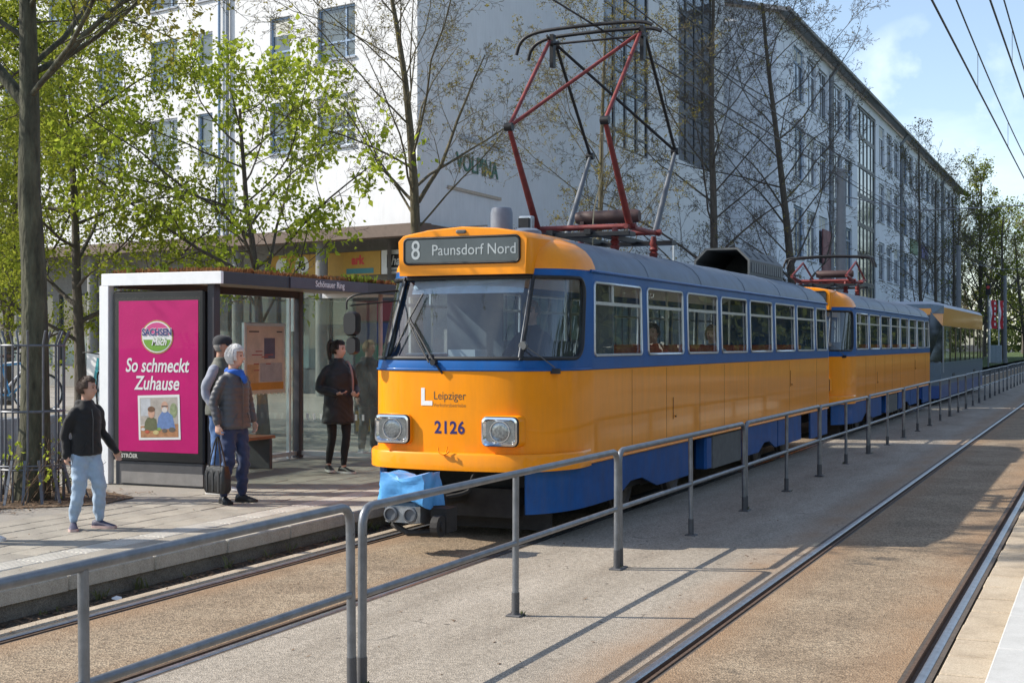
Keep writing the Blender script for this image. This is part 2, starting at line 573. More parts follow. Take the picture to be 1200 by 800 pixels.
m_slab = groundmat('slab_concrete', (0.33, 0.30, 0.25), (0.25, 0.225, 0.19), (0.39, 0.355, 0.30), speck=230, speck_amt=0.22, patch=1.7, bump=0.2)
m_slab_b = groundmat('slab_concrete_worn', (0.29, 0.265, 0.225), (0.22, 0.20, 0.17), (0.35, 0.32, 0.27), speck=230, speck_amt=0.22, patch=2.0, bump=0.2)
m_tactile = groundmat('tactile_concrete', (0.50, 0.47, 0.41), (0.42, 0.39, 0.34), (0.56, 0.53, 0.47), speck=230, speck_amt=0.15, patch=2.0, bump=0.2)
m_kerb = groundmat('kerb_concrete', (0.40, 0.37, 0.315), (0.29, 0.265, 0.22), (0.47, 0.44, 0.38), speck=180, speck_amt=0.22, patch=2.2, bump=0.25)
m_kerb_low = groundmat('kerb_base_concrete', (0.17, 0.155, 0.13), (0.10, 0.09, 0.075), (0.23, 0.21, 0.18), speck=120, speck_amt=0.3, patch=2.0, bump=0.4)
m_beige = groundmat('edge_slab_concrete', (0.42, 0.345, 0.255), (0.29, 0.235, 0.17), (0.48, 0.41, 0.315), speck=160, speck_amt=0.2, patch=1.6, bump=0.3)
m_white_edge = groundmat('white_platform_edge', (0.47, 0.465, 0.445), (0.40, 0.395, 0.375), (0.52, 0.515, 0.495), speck=220, speck_amt=0.08, patch=3.0, bump=0.2)
m_joint = mat('joint_sand', (0.11, 0.095, 0.075), 0.95, var=0.3, scale=12)
m_grass = groundmat('grass_ground', (0.07, 0.10, 0.03), (0.045, 0.07, 0.02), (0.10, 0.13, 0.04), speck=80, speck_amt=0.5, patch=1.5, bump=1.0)
m_steel = mat('rail_steel', (0.36, 0.36, 0.37), 0.36, 0.9, var=0.25, scale=12)
m_rail_rust = mat('rail_rust', (0.10, 0.062, 0.04), 0.8, 0.2, var=0.4, scale=30)
m_seal = mat('rail_seal_bitumen', (0.085, 0.066, 0.05), 0.75, var=0.3, scale=25, bump=0.4, bscale=40)

def sheet(name, x0, x1, y0, y1, z, m, nx=1, ny=1):
    b = MB(); b.quad((x0, y0, z), (x1, y0, z), (x1, y1, z), (x0, y1, z))
    return tag(b.build(name, m), kind='structure')

sheet('ground', -900, 900, -400, 1600, -0.09, m_asphalt)
YN, YF = -6.0, 190.0

def strip(b, x0, x1, z, y0=YN, y1=YF):
    b.quad((x0, y0, z), (x1, y0, z), (x1, y1, z), (x0, y1, z))

b = MB()
strip(b, XL - G + 0.09, XL + G - 0.09, -0.010)
strip(b, XR - G + 0.09, XR + G - 0.09, -0.010)
tag(b.build('track_bed', m_tan), kind='structure')
b = MB(); strip(b, XL + G + 0.085, XR - G - 0.085, -0.006)
tag(b.build('median_strip', m_median), kind='structure')
b = MB(); strip(b, XL - G - 0.25, XL - G - 0.52, -0.035)
b.v = [(x, y, z) for (x, y, z) in b.v]
b.f = [tuple(reversed(f)) for f in b.f]
tag(b.build('gutter', m_soil), kind='structure')
# low pale concrete haunch beside the far rail
b = MB()
prof = [(XL - G - 0.085, -0.01), (XL - G - 0.10, 0.006), (XL - G - 0.20, 0.004), (XL - G - 0.26, -0.05)]
for (p, q) in zip(prof, prof[1:]):
    b.quad((p[0], YF, p[1]), (p[0], YN, p[1]), (q[0], YN, q[1]), (q[0], YF, q[1]))
b.f = [tuple(reversed(f)) for f in b.f]
tag(b.build('rail_haunch', groundmat('haunch_concrete', (0.40, 0.33, 0.25), (0.24, 0.19, 0.14), (0.46, 0.39, 0.30), speck=120, speck_amt=0.25, patch=2.5, bump=0.4)), kind='structure')

def rail(gx, side):
    """grooved rail; gx = gauge face, side=+1 if the head lies to +x of it"""
    s = side
    def ext(name, prof, m, parent=None):
        bb = MB()
        for (p, q) in zip(prof, prof[1:]):
            bb.quad((gx + s * p[0], YN, p[1]), (gx + s * q[0], YN, q[1]), (gx + s * q[0], YF, q[1]), (gx + s * p[0], YF, p[1]))
        if s < 0:
            bb.f = [tuple(reversed(f)) for f in bb.f]
        return bb.build(name, m, parent)
    h = ext('rail', [(-0.001, -0.008), (0.004, -0.0015), (0.012, 0.0), (0.040, 0.0), (0.055, -0.006)], m_steel)
    tag(h, kind='structure')
    ext('rail_groove', [(-0.066, -0.012), (-0.064, -0.004), (-0.044, -0.004), (-0.040, -0.038), (-0.006, -0.042), (-0.001, -0.008)], m_rail_rust, h)
    ext('rail_seal', [(-0.095, -0.0105), (-0.066, -0.013)], m_seal, h)
    ext('rail_seal', [(0.055, -0.008), (0.09, -0.007)], m_seal, h)
    return h
for (cx) in (XL, XR):
    rail(cx + G, 1); rail(cx - G, -1)

# --- near platform (where the photographer stands)
pl = sheet('near_platform', -0.28, 60, YN, 70, 0.196, m_pave)
for i in range(40):
    y0 = 0.2 + i * 1.0
    b = MB(); b.cbox(-0.585, -0.285, y0 + 0.003, y0 + 0.997, 0.02, 0.2, 0.008)
    b.build('edge_slab', m_white_edge, pl)
te = tag(MB().build('track_edging', None), kind='structure')
bb = MB(); strip(bb, XR + G + 0.085, -0.57, -0.03, YN, YF); te.data = bb.mesh('track_edging'); te.data.materials.append(m_joint)
for i in range(70):
    y0 = 1.0 + i * 0.52
    dz = rng.uniform(-0.006, 0.004)
    b = MB(); b.cbox(XR + G + 0.10 + rng.uniform(0, 0.012), -0.595, y0 + 0.008, y0 + 0.504 - rng.uniform(0, 0.012), -0.03, 0.004 + dz, 0.008)
    b.build('slab', m_beige, te)

# --- far platform with kerb stones and slabs
PZ = 0.2
plat = sheet('platform', -9.83, -7.12, -4, 24, 0.168, m_joint)
sheet('pavement', -70, -9.815, -30, 210, 0.192, m_pave)
sheet('platform_far_part', -10.0, -7.4, 24, 80, 0.195, m_pave)
k_mesh = None
for i in range(60):
    y0 = -2.0 + i * 1.0
    b = MB(); b.cbox(-7.40, -7.10, 0.004, 0.996, 0.085, PZ, 0.012)
    if k_mesh is None: k_mesh = b.mesh('kerb_stone')
    o = obj('kerb_stone', k_mesh, m_kerb, plat, (rng.uniform(-.004, .004), y0, rng.uniform(-.003, .003)))
b = MB(); b.box(-7.4, -7.135, -4, 80, -0.06, 0.088); b.build('kerb_base', m_kerb_low, plat)
sm = []
for v in range(4):
    b = MB(); b.cbox(-0.147, 0.147, -0.247, 0.247, -0.04, 0, 0.006); sm.append(b.mesh('slab'))
    sm[-1].materials.append(m_slab if v % 2 == 0 else m_slab_b)
b = MB(); b.cbox(-0.147, 0.147, -0.247, 0.247, -0.04, 0, 0.006)
for q in range(6):
    x = -0.12 + q * 0.048
    b.add([(x - .012, -.24, .0), (x + .012, -.24, .0), (x + .012, .24, .0), (x - .012, .24, .0), (x - .009, -.235, .0025), (x + .009, -.235, .0025), (x + .009, .235, .0025), (x - .009, .235, .0025)],
          [(4, 5, 6, 7), (0, 1, 5, 4), (1, 2, 6, 5), (2, 3, 7, 6), (3, 0, 4, 7)])
t_mesh = b.mesh('tactile_slab'); t_mesh.materials.append(m_tactile)
xc = -7.56; row = 0; cnt = 0
while xc > -9.9:
    off = 0.25 * (row % 2)
    for j in range(31):
        y = 5.4 + j * 0.5 + off
        if row in (1,):
            o = obj('tactile_slab', t_mesh, None, plat, (xc, y, PZ - 0.002 + rng.uniform(-.002, .002)))
        else:
            o = obj('slab', sm[rng.randrange(4)], None, plat, (xc, y, PZ - 0.002 + rng.uniform(-.003, .003)))
            o.rotation_euler = (rng.uniform(-.006, .006), rng.uniform(-.008, .008), rng.uniform(-.006, .006))
    xc -= 0.30; row += 1
# soil ring round the big tree
b = MB(); pts = []
for k in range(28):
    a = 2 * PI * k / 28; rr = 1.0 + 0.16 * math.sin(3 * a + 1) + rng.uniform(-.05, .05)
    pts.append((-11.0 + rr * 0.95 * math.cos(a), 11.75 + rr * 1.15 * math.sin(a), 0.204))
b.poly(pts)
tag(b.build('tree_pit_soil', groundmat('pit_soil', (0.16, 0.11, 0.07), (0.09, 0.06, 0.04), (0.23, 0.165, 0.11), speck=70, speck_amt=0.5, patch=2.5, bump=1.0)), kind='structure')

# terrace behind, with its low retaining wall
m_ret = mat('retaining_wall_concrete', (0.30, 0.30, 0.31), 0.9, var=0.25, scale=3, bump=0.4, bscale=30)
b = MB(); b.box(-45, -15.5, -20, 20.2, 0.0, 0.73)
tag(b.build('terrace', m_pave), kind='structure')
b = MB(); b.cbox(-15.55, -15.25, -20, 20.35, 0.15, 0.78, 0.015)
tag(b.build('retaining_wall', m_ret), 'low grey concrete retaining wall behind the caged tree', 'wall')
# verge in the far right background
sheet('grass_verge', -16.7, -8.2, 64, 320, 0.206, m_grass)
sheet('grass_verge', 4.0, 60, 72, 320, 0.05, m_grass)

# --- litter and dead leaves
lv = []; lf = []
nr = np.random.RandomState(5)
def litter(n, x0, x1, y0, y1, z, s0, s1, bias=None):
    for i in range(n):
        x = nr.uniform(x0, x1); y = y0 + (y1 - y0) * nr.uniform(0, 1) ** 1.5
        s = nr.uniform(s0, s1); a = nr.uniform(0, 2 * PI)
        o = len(lv); e = 0.45
        ca, sa = math.cos(a) * s, math.sin(a) * s
        t = nr.uniform(0.0, 0.5) * s
        lv.extend([(x - ca, y - sa, z + .002), (x + sa * e, y - ca * e, z + .003 + t * .5), (x + ca, y + sa, z + .004 + t), (x - sa * e, y + ca * e, z + .003 + t * .3)])
        lf.append((o, o + 1, o + 2, o + 3))
litter(1500, -7.10, -6.87, 4, 22, -0.034, .012, .035)
litter(160, -6.85, -6.68, 4, 16, 0.003, .008, .02)
litter(110, -4.9, -2.7, 5.5, 16, -0.006, .008, .028)
litter(90, -6.4, -5.3, 4, 14, -0.010, .006, .02)
litter(50, -2.3, -1.2, 3.5, 14, -0.010, .005, .012)
litter(70, -9.8, -7.45, 7, 18, 0.2, .006, .018)
litter(700, -11.8, -10.1, 10.6, 12.9, 0.205, .012, .035)
o = obj('fallen_leaves', np_mesh('fallen_leaves', lv, quads=lf), mat('dead_leaf', (0.08, 0.05, 0.03), 0.9, var=0.5, scale=5, col2=(0.22, 0.13, 0.07)))
tag(o, 'brown dead leaves and twigs littering the gutter and the track', 'leaf litter', kind='stuff')
o = MB()
for (x, y, s) in ((-6.97, 6.05, .05), (-6.93, 7.6, .035), (-5.6, 9.3, .02), (-6.95, 11.2, .03)):
    pass
def scrap(x, y, z, s, seed):
    q = random.Random(seed); bb = MB(); n = 7
    vs_ = [(x + s * math.cos(2 * PI * k / n) * q.uniform(.6, 1.1), y + s * math.sin(2 * PI * k / n) * q.uniform(.6, 1.1), z + q.uniform(.003, s * .5)) for k in range(n)] + [(x, y, z + s * .7)]
    bb.add(vs_, [(k, (k + 1) % n, n) for k in range(n)])
    return bb
tag(scrap(-6.99, 5.98, -.033, .055, 1).build('paper_scrap', mat('paper_white', (0.7, 0.7, 0.7), 0.9)), 'crumpled white paper scrap in the gutter nearest the left edge', 'litter')
tag(scrap(-6.95, 8.35, -.033, .045, 2).build('paper_scrap', MATS['paper_white']), 'smaller crumpled white scrap farther along the gutter', 'litter')

# weeds along the kerb foot and in the rail joints
wv = []; wf = []; nr = np.random.RandomState(31)
def tuft(x, y, z, n, h):
    for i in range(n):
        a = nr.uniform(0, 2 * PI); l = h * nr.uniform(.5, 1.2); r_ = nr.uniform(.3, .9) * l; w_ = nr.uniform(.003, .006); o = len(wv)
        dx, dy = math.cos(a), math.sin(a); bx_, by_ = x + nr.normal(0, .015), y + nr.normal(0, .02)
        wv.extend([(bx_ - dy * w_, by_ + dx * w_, z), (bx_ + dy * w_, by_ - dx * w_, z), (bx_ + dx * r_ * .5 + dy * w_ * .7, by_ + dy * r_ * .5 - dx * w_ * .7, z + l * .7), (bx_ + dx * r_, by_ + dy * r_, z + l)])
        wf.append((o, o + 1, o + 2, o + 3))
for i in range(46):
    tuft(nr.uniform(-7.12, -7.02), nr.uniform(4.5, 20), -.034, nr.randint(5, 16), nr.uniform(.03, .11))
for i in range(30):
    tuft(-0.60 + nr.uniform(-.02, .01), nr.uniform(2.5, 20), .0, nr.randint(4, 9), nr.uniform(.015, .04))
for i in range(24):
    tuft(RX0 + nr.uniform(-.05, .05), 6.7 + 2.215 * nr.randint(0, 9) + nr.uniform(-.05, .05), -.006, nr.randint(4, 10), nr.uniform(.02, .05))
o = obj('weed_tufts', np_mesh('weed_tufts', wv, quads=wf), mat('weed_green', (0.07, 0.10, 0.025), .9, var=.5, scale=3, col2=(0.16, 0.15, 0.06)))
tag(o, 'small weeds growing along the kerb foot and round the railing posts', 'weeds', kind='stuff')

# ================================================================== RAILINGS between the tracks
m_galv = mat('galvanised_steel', (0.20, 0.212, 0.23), 0.42, 0.6, var=0.22, scale=9, bump=0.1, bscale=30)
m_sleeve = mat('post_sleeve', (0.10, 0.10, 0.105), 0.55, 0.4, var=0.15)
RX = -3.86
ordn = ['nearest the left edge of the photo', 'second from the left', 'third from the left', 'fourth from the left', 'fifth from the left', 'sixth from the left',
        'seventh from the left', 'eighth from the left', 'ninth from the left', 'tenth from the left', 'eleventh from the left', 'twelfth from the left',
        'thirteenth from the left', 'fourteenth from the left', 'fifteenth from the left', 'sixteenth from the left', 'seventeenth from the left']
for k in range(17):
    ya = 6.715 + 4.43 * (k - 1); yb = ya + 4.33
    r0 = empty('railing', (RX, ya, -0.01))
    r0.rotation_euler = (R(rng.uniform(-.25, .25)), R(rng.uniform(-.7, .7)), R(rng.uniform(-.12, .12)))
    L = yb - ya; H = 1.01; rp = 0.0255
    bend = [(0, 0, H - .16), (0, 0, H - .09), (0, .012, H - .045), (0, .045, H - .012), (0, .09, H)]
    bend2 = [(0, L - p[1], p[2]) for p in reversed(bend)]
    b = MB(); b.tube(bend + [(0, L / 2, H)] + bend2, rp, 12); b.build('top_rail', m_galv, r0, smooth=40)
    b = MB(); b.tube([(0, rp * .8, 0.52), (0, L - rp * .8, 0.52)], 0.0215, 12); b.build('middle_rail', m_galv, r0, smooth=40)
    for q, y in enumerate((0, L / 2, L)):
        top = H - .15 if q != 1 else H - .015
        b = MB(); b.tube([(0, y, 0), (0, y, top)], rp if q != 1 else .0235, 12); p = b.build('post', m_galv, r0, smooth=40)
        b = MB(); b.tube([(0, y, 0), (0, y, .17)], rp + .003, 12); b.build('post_sleeve', m_sleeve, p, smooth=40)
        b = MB(); b.cbox(-.055, .055, y - .055, y + .055, 0.0, .016, .004); b.build('foot_plate', m_sleeve, p)
    tag(r0, 'grey tubular steel railing section between the tracks, ' + ordn[k], 'railing', 'railing sections between the tracks')

# ================================================================== BUILDINGS
m_render = mat('white_render', (0.655, 0.665, 0.675), 0.9, var=0.05, scale=1.2, bump=0.15, bscale=40, streak=0.10)
m_render2 = mat('pale_render', (0.74, 0.78, 0.84), 0.9, var=0.05, scale=0.8, bump=0.15, bscale=30, streak=0.10)
m_winframe = mat('blue_grey_window_frame', (0.20, 0.29, 0.42), 0.5, var=0.05)
m_winframe_w = mat('pale_window_frame', (0.55, 0.60, 0.68), 0.5, var=0.05)
m_darkframe = mat('dark_window_frame', (0.045, 0.05, 0.06), 0.5, var=0.1)
m_pane = mat('window_pane', (0.10, 0.12, 0.12), 0.06, 0.0, var=0.5, scale=0.6, spec=0.9)
m_pane_d = mat('dark_window_pane', (0.03, 0.035, 0.042), 0.05, 0.0, var=0.4, scale=0.5, spec=1.0)
m_pane_shop = mat('shop_window_pane', (0.10, 0.14, 0.145), 0.06, var=0.5, scale=0.35, spec=0.6)
m_curtain = mat('curtain_cloth', (0.55, 0.55, 0.50), 0.9, var=0.1)
m_brown = mat('brown_fascia', (0.12, 0.085, 0.065), 0.7, var=0.15)
m_pipe = mat('downpipe_zinc', (0.25, 0.27, 0.30), 0.5, 0.4, var=0.1)
m_roofdark = mat('roof_edge_metal', (0.19, 0.20, 0.215), 0.5, 0.3, var=0.1)
m_shopwall = mat('shop_front_wall', (0.20, 0.20, 0.19), 0.85, var=0.15)

class Wall:
    """planar wall with openings; a = along, z = up; origin o, direction dr, outward normal n (2-D)"""
    def __init__(s, o, dr, n):
        s.o = o; s.d = dr; s.n = n
    def p(s, a, z, out=0.0):
        return (s.o[0] + s.d[0] * a + s.n[0] * out, s.o[1] + s.d[1] * a + s.n[1] * out, z)
    def flip(s):
        return (s.d[0] * s.n[1] - s.d[1] * s.n[0]) > 0
    def q(s, b, P):
        b.poly(P if not s.flip() else list(reversed(P)))
    def wall(s, b, a0, a1, z0, z1, ops, depth=0.16):
        As = sorted(set([a0, a1] + [v for o_ in ops for v in (o_[0], o_[1])]))
        Zs = sorted(set([z0, z1] + [v for o_ in ops for v in (o_[2], o_[3])]))
        for i in range(len(As) - 1):
            for j in range(len(Zs) - 1):
                ca = (As[i] + As[i + 1]) / 2; cz = (Zs[j] + Zs[j + 1]) / 2
                if any(o_[0] < ca < o_[1] and o_[2] < cz < o_[3] for o_ in ops):
                    continue
                s.q(b, [s.p(As[i], Zs[j]), s.p(As[i + 1], Zs[j]), s.p(As[i + 1], Zs[j + 1]), s.p(As[i], Zs[j + 1])])
        for (x0, x1, y0, y1) in ops:
            for (u, v) in (((x0, y0), (x1, y0)), ((x1, y0), (x1, y1)), ((x1, y1), (x0, y1)), ((x0, y1), (x0, y0))):
                b.poly([s.p(*u), s.p(*u, -depth), s.p(*v, -depth), s.p(*v)])
    def slab(s, b, a0, a1, z0, z1, o0, o1):
        P = [s.p(a0, z0, o0), s.p(a1, z0, o0), s.p(a1, z1, o0), s.p(a0, z1, o0)]
        Q = [s.p(a0, z0, o1), s.p(a1, z0, o1), s.p(a1, z1, o1), s.p(a0, z1, o1)]
        b.add(P + Q, [(0, 1, 2, 3), (7, 6, 5, 4), (0, 4, 5, 1), (1, 5, 6, 2), (2, 6, 7, 3), (3, 7, 4, 0)])

def window(W, parent, a0, a1, z0, z1, fm, pm, depth=0.14, mull=(), trans=(), sill=True, blind=0.0, fw=0.07):
    b = MB(); f = fw
    W.slab(b, a0 + .004, a0 + f, z0 + .004, z1 - .004, -depth, -depth + .06)
    W.slab(b, a1 - f, a1 - .004, z0 + .004, z1 - .004, -depth, -depth + .06)
    W.slab(b, a0 + f, a1 - f, z0 + .004, z0 + f, -depth, -depth + .06)
    W.slab(b, a0 + f, a1 - f, z1 - f, z1 - .004, -depth, -depth + .06)
    for m in mull:
        am = a0 + (a1 - a0) * m; W.slab(b, am - f * .45, am + f * .45, z0 + f, z1 - f, -depth + .002, -depth + .055)
    for t in trans:
        zt = z0 + (z1 - z0) * t; W.slab(b, a0 + f, a1 - f, zt - f * .45, zt + f * .45, -depth + .004, -depth + .058)
    w = b.build('window', fm, parent, fix=True)
    b = MB(); W.q(b, [W.p(a0 + .01, z0 + .01, -depth + .02), W.p(a1 - .01, z0 + .01, -depth + .02), W.p(a1 - .01, z1 - .01, -depth + .02), W.p(a0 + .01, z1 - .01, -depth + .02)])
    b.build('pane', pm, w)
    if sill:
        b = MB(); W.slab(b, a0 - .06, a1 + .06, z0 - .06, z0 - .002, -.06, .07); b.build('sill', m_pipe, w, fix=True)
    if blind > 0:
        b = MB(); zb = z1 - (z1 - z0) * blind
        W.slab(b, a0 + f, a1 - f, zb, z1 - f, -depth + .03, -depth + .034); b.build('blind', m_curtain, w, fix=True)
    return w

# ---- white corner building
CX, CY = -19.5, 37.3
nb = empty('office_building', (0, 0, 0))
FA = Wall((CX, CY), (-.976, .218), (-.218, -.976))          # sunlit facade
FB = Wall((CX, CY), (0, 1), (1, 0))                           # shaded side along the tracks
cols = [(2.59, 4.25), (5.5, 6.45), (9.3, 10.05), (11.14, 12.6), (14.2, 15.7), (17.2, 18.7), (20.2, 21.7), (23.2, 24.7)]
rows = [(8.25, 9.95), (11.08, 12.78), (13.9, 15.6), (16.75, 18.45)]
opsA = [(a0, a1, z0, z1) for (a0, a1) in cols for (z0, z1) in rows]
b = MB(); FA.wall(b, 0, 30, 5.6, 22, opsA)
stripB = [(54.2 - CY, 60.3 - CY, 10.4, 21.0), (65.1 - CY, 71.4 - CY, 11.0, 21.0)]
FB.wall(b, 0, 36.6, 5.6, 22, stripB, depth=0.25)
# body behind: back, end, roof, soffit
e1 = FA.p(30, 0); 
b.poly([(CX, CY, 22), (CX, CY + 36.6, 22), (e1[0], CY + 36.6, 22), (e1[0], e1[1], 22)])
b.poly([(CX, CY, 5.6), (e1[0], e1[1], 5.6), (e1[0], CY + 36.6, 5.6), (CX, CY + 36.6, 5.6)])
b.poly([(e1[0], e1[1], 5.6), (e1[0], e1[1], 22), (e1[0], CY + 36.6, 22), (e1[0], CY + 36.6, 5.6)])
b.poly([(CX, CY + 36.6, 5.6), (e1[0], CY + 36.6, 5.6), (e1[0], CY + 36.6, 22), (CX, CY + 36.6, 22)])
b.build('wall', m_render, nb)
for i, (a0, a1) in enumerate(cols):
    for j, (z0, z1) in enumerate(rows):
        wide = a1 - a0 > 1.1
        window(FA, nb, a0, a1, z0, z1, m_winframe if (i + j) % 3 else m_winframe_w, m_pane, mull=(0.28,) if wide else (), trans=(0.33,), blind=0.0 if (i * 3 + j) % 4 else 0.35)
for (a0, a1, z0, z1) in stripB:                              # glazed stair strips
    n = 4
    for k in range(n):
        for t in range(4):
            w0 = a0 + (a1 - a0) * k / n; w1 = a0 + (a1 - a0) * (k + 1) / n
            h0 = z0 + (z1 - z0) * t / 4; h1 = z0 + (z1 - z0) * (t + 1) / 4
            window(FB, nb, w0, w1, h0, h1, m_darkframe, m_pane_d, depth=0.12, trans=(0.28,), sill=False, fw=0.12)
# downpipes on the facade
b = MB(); b.tube([FA.p(8.45, 5.4, .1), FA.p(8.45, 22, .1)], .07, 8); b.build('downpipe', m_pipe, nb, smooth=40)
b = MB(); b.tube([FA.p(8.85, 5.4, .1), FA.p(8.85, 22, .1)], .05, 8); b.build('downpipe', m_winframe, nb, smooth=40)
# canopy fascia and recessed ground floor
b = MB(); FA.slab(b, -.4, 30, 5.22, 5.597, -.2, .35); FB.slab(b, -.2, 36.6, 5.25, 5.594, -.2, .3); b.build('fascia', m_brown, nb, fix=True)
SA = Wall(FA.p(-.3, 0, -1.6)[:2], FA.d, FA.n); SB = Wall((CX - 1.6, CY), (0, 1), (1, 0))
opsS = [(1.0 + i * 2.5, 3.1 + i * 2.5, 1.0, 3.9) for i in range(11)]
b = MB(); SA.wall(b, -1.2, 30, 0.1, 5.598, opsS); SB.wall(b, 1.0, 36.6, 0.1, 5.598, [(2 + i * 3.4, 4.8 + i * 3.4, 0.9, 3.9) for i in range(9)])
b.build('ground_floor_wall', m_shopwall, nb)
for (a0, a1, z0, z1) in opsS:
    window(SA, nb, a0, a1, z0, z1, m_darkframe, m_pane_shop, mull=(0.5,), sill=False)
for i in range(9):
    window(SB, nb, 2 + i * 3.4, 4.8 + i * 3.4, 0.9, 3.9, m_darkframe, m_pane_shop, mull=(0.33, 0.66), sill=False)
for i in range(8):
    b = MB(); c_ = FA.p(.3 + i * 4.0, 0, -.25)
    b.lathe([(.2, 0.15), (.2, 5.25)], (c_[0], c_[1], 0), 14); b.build('column', m_shopwall, nb, smooth=40)
tag(nb, 'white rendered office building with sunlit windowed front and plain shaded side', 'building')
# VOLPINA lettering on the shaded side
vs_sign = empty('wall_sign', FB.p(4.35, 7.85, .03))
m_green = mat('sign_green', (0.06, 0.15, 0.10), 0.6, var=0.1)
m_signgrey = mat('sign_grey', (0.35, 0.38, 0.42), 0.6, var=0.1)
m_signbeige = mat('sign_beige', (0.42, 0.34, 0.26), 0.6, var=0.1)
text('lettering', 'VOLPINA', 0.80, m_green, vs_sign, (0, 0, 0), (PI / 2, 0, PI / 2), bold=0.008, xs=1.0, extrude=.01)
b = MB(); b.box(0, .02, -1.4, 2.2, .75, .92); b.build('text_line', m_signgrey, vs_sign)
b = MB(); b.box(0, .02, -2.3, 1.9, -.95, -.85); b.build('underline', m_signbeige, vs_sign)
tag(vs_sign, 'green VOLPINA lettering high on the shaded white wall', 'sign')

# shop signs on the ground floor (yellow band, pale board)
def board(name, label, a0, a1, z0, z1, m, out=-1.0):
    e = empty(name, FA.p((a0 + a1) / 2, z0, out)); e.rotation_euler = (0, 0, math.atan2(-FA.d[1], -FA.d[0]))
    L = abs(a1 - a0); bb = MB(); bb.cbox(-L / 2, L / 2, -.05, .05, 0, z1 - z0, .01); bb.build('panel', m, e)
    tag(e, label, 'sign'); return e, L, z1 - z0
m_yel = mat('sign_yellow', (0.36, 0.20, 0.015), 0.6, var=0.1)
m_pale = mat('sign_pale', (0.55, 0.55, 0.50), 0.6, var=0.08)
m_black = mat('black_print', (0.01, 0.01, 0.011), 0.6, var=0)
m_red = mat('sign_red', (0.45, 0.03, 0.02), 0.6, var=0.1)
m_white = mat('white_paint', (0.78, 0.78, 0.78), 0.5, var=0.03)
m_tealp = mat('sign_teal', (0.03, 0.16, 0.17), 0.6, var=0.1)
e, L, h = board('shop_sign', 'long yellow shop sign band above the shelter roof behind the green tree', 2.35, 7.6, 4.15, 4.92, m_yel)
b = MB(); b.lathe([(.33, -.056), (.33, -.05)], (-L / 2 + 1.7, 0, h / 2), 20, 'y'); b.build('disc', m_pale, e)
text('number', '6', .5, m_black, e, (-L / 2 + 1.75, -.062, h / 2), bold=.01)
b = MB(); b.lathe([(.3, -.056), (.3, -.05)], (-L / 2 + .75, 0, h / 2), 20, 'y'); b.build('disc', m_pale, e)
text('lettering', 'ark', .4, m_red, e, (L / 2 - 1.0, -.055, h / 2 + .1), bold=.02)
b = MB(); b.box(L / 2 - 1.5, L / 2 - .3, -.056, -.05, .05, .22); b.build('stripe', m_tealp, e)
e, L, h = board('shop_sign', 'pale shop sign reading hauki beside the tram front', .55, 2.28, 4.15, 4.92, m_pale, -.95)
b = MB(); b.box(-.62, .60, -.056, -.05, .2, .62); b.build('frame', m_black, e)
text('lettering', 'haüki', .42, m_pale, e, (0, -.06, .41), shear=.25, bold=.008)
b = MB(); b.box(-.6, .6, -.054, -.05, .09, .12); b.build('underline', m_black, e)
# pylon of coloured shop panels seen between shelter and tram
py = empty('pylon_sign', (-12.75, 22.9, .19), R(20))
b = MB(); b.box(-.5, .5, -.09, .09, 0, 2.62); b.build('post_body', m_darkframe, py)
zz = 2.56
for k, (m_, t_) in enumerate(((mat('panel_maroon', (0.16, 0.02, 0.03), .5), ''), (mat('panel_navy', (0.02, 0.035, 0.12), .5), ''), (mat('panel_green', (0.02, 0.14, 0.07), .5), '+'), (m_red, 'O'), (m_black, ''), (m_yel, ''))):
    b = MB(); b.cbox(-.47, .47, -.12, -.094, zz - .4, zz - .02, .006); pn = b.build('panel', m_, py)
    if t_: text('lettering', t_, .26, m_white, pn, (-.2, -.123, zz - .21), bold=.008)
    zz -= .42
tag(py, 'dark pylon with stacked coloured shop panels between shelter and tram', 'sign')

# ---- long far building
fb = empty('long_building', (0, 0, 0))
FX = -16.8; Y0 = 74.8; Y1 = 176.0; FH = 20.1
W = Wall((FX, Y0), (0, 1), (1, 0))
rows = [(16.2, 19.3), (11.6, 14.7), (6.95, 10.0), (2.3, 5.35)]
grp = [79.2, 83.0, 86.8, 92.0, 96.0, 111.3, 115.5, 119.7, 125.0, 129.2, 133.4, 137.6, 141.8, 146.0, 150.2, 157.5, 161.5, 165.5, 169.5]
ops = [(g - Y0, g - Y0 + 2.9, z0, z1) for g in grp for (z0, z1) in rows]
st = (101.2 - Y0, 109.6 - Y0, 2.0, 19.4)
b = MB(); W.wall(b, 0, Y1 - Y0, 0, FH, ops + [st], depth=.22)
GX = -34.0
b.poly([(GX, Y0, 0), (FX, Y0, 0), (FX, Y0, FH), ((FX + GX) / 2, Y0, FH + 2.1), (GX, Y0, FH)])
b.poly([(GX, Y1, FH), ((FX + GX) / 2, Y1, FH + 2.1), (FX, Y1, FH), (FX, Y1, 0), (GX, Y1, 0)])
b.build('wall', m_render2, fb)
for i, g in enumerate(grp):
    for j, (z0, z1) in enumerate(rows):
        window(W, fb, g - Y0, g - Y0 + 2.9, z0, z1, m_winframe_w if (i % 4) else m_winframe, m_pane_d, depth=.18, mull=(0.5,), trans=(0.72,), blind=.3 if (i * 7 + j * 3) % 5 == 0 else 0, fw=.13)
for k in range(5):
    for t in range(8):
        w0 = st[0] + (st[1] - st[0]) * k / 5; w1 = st[0] + (st[1] - st[0]) * (k + 1) / 5
        h0 = st[2] + (st[3] - st[2]) * t / 8; h1 = st[2] + (st[3] - st[2]) * (t + 1) / 8
        window(W, fb, w0, w1, h0, h1, m_darkframe, m_pane, depth=.15, sill=False, fw=.16)
b = MB(); hx = (FX + GX) / 2
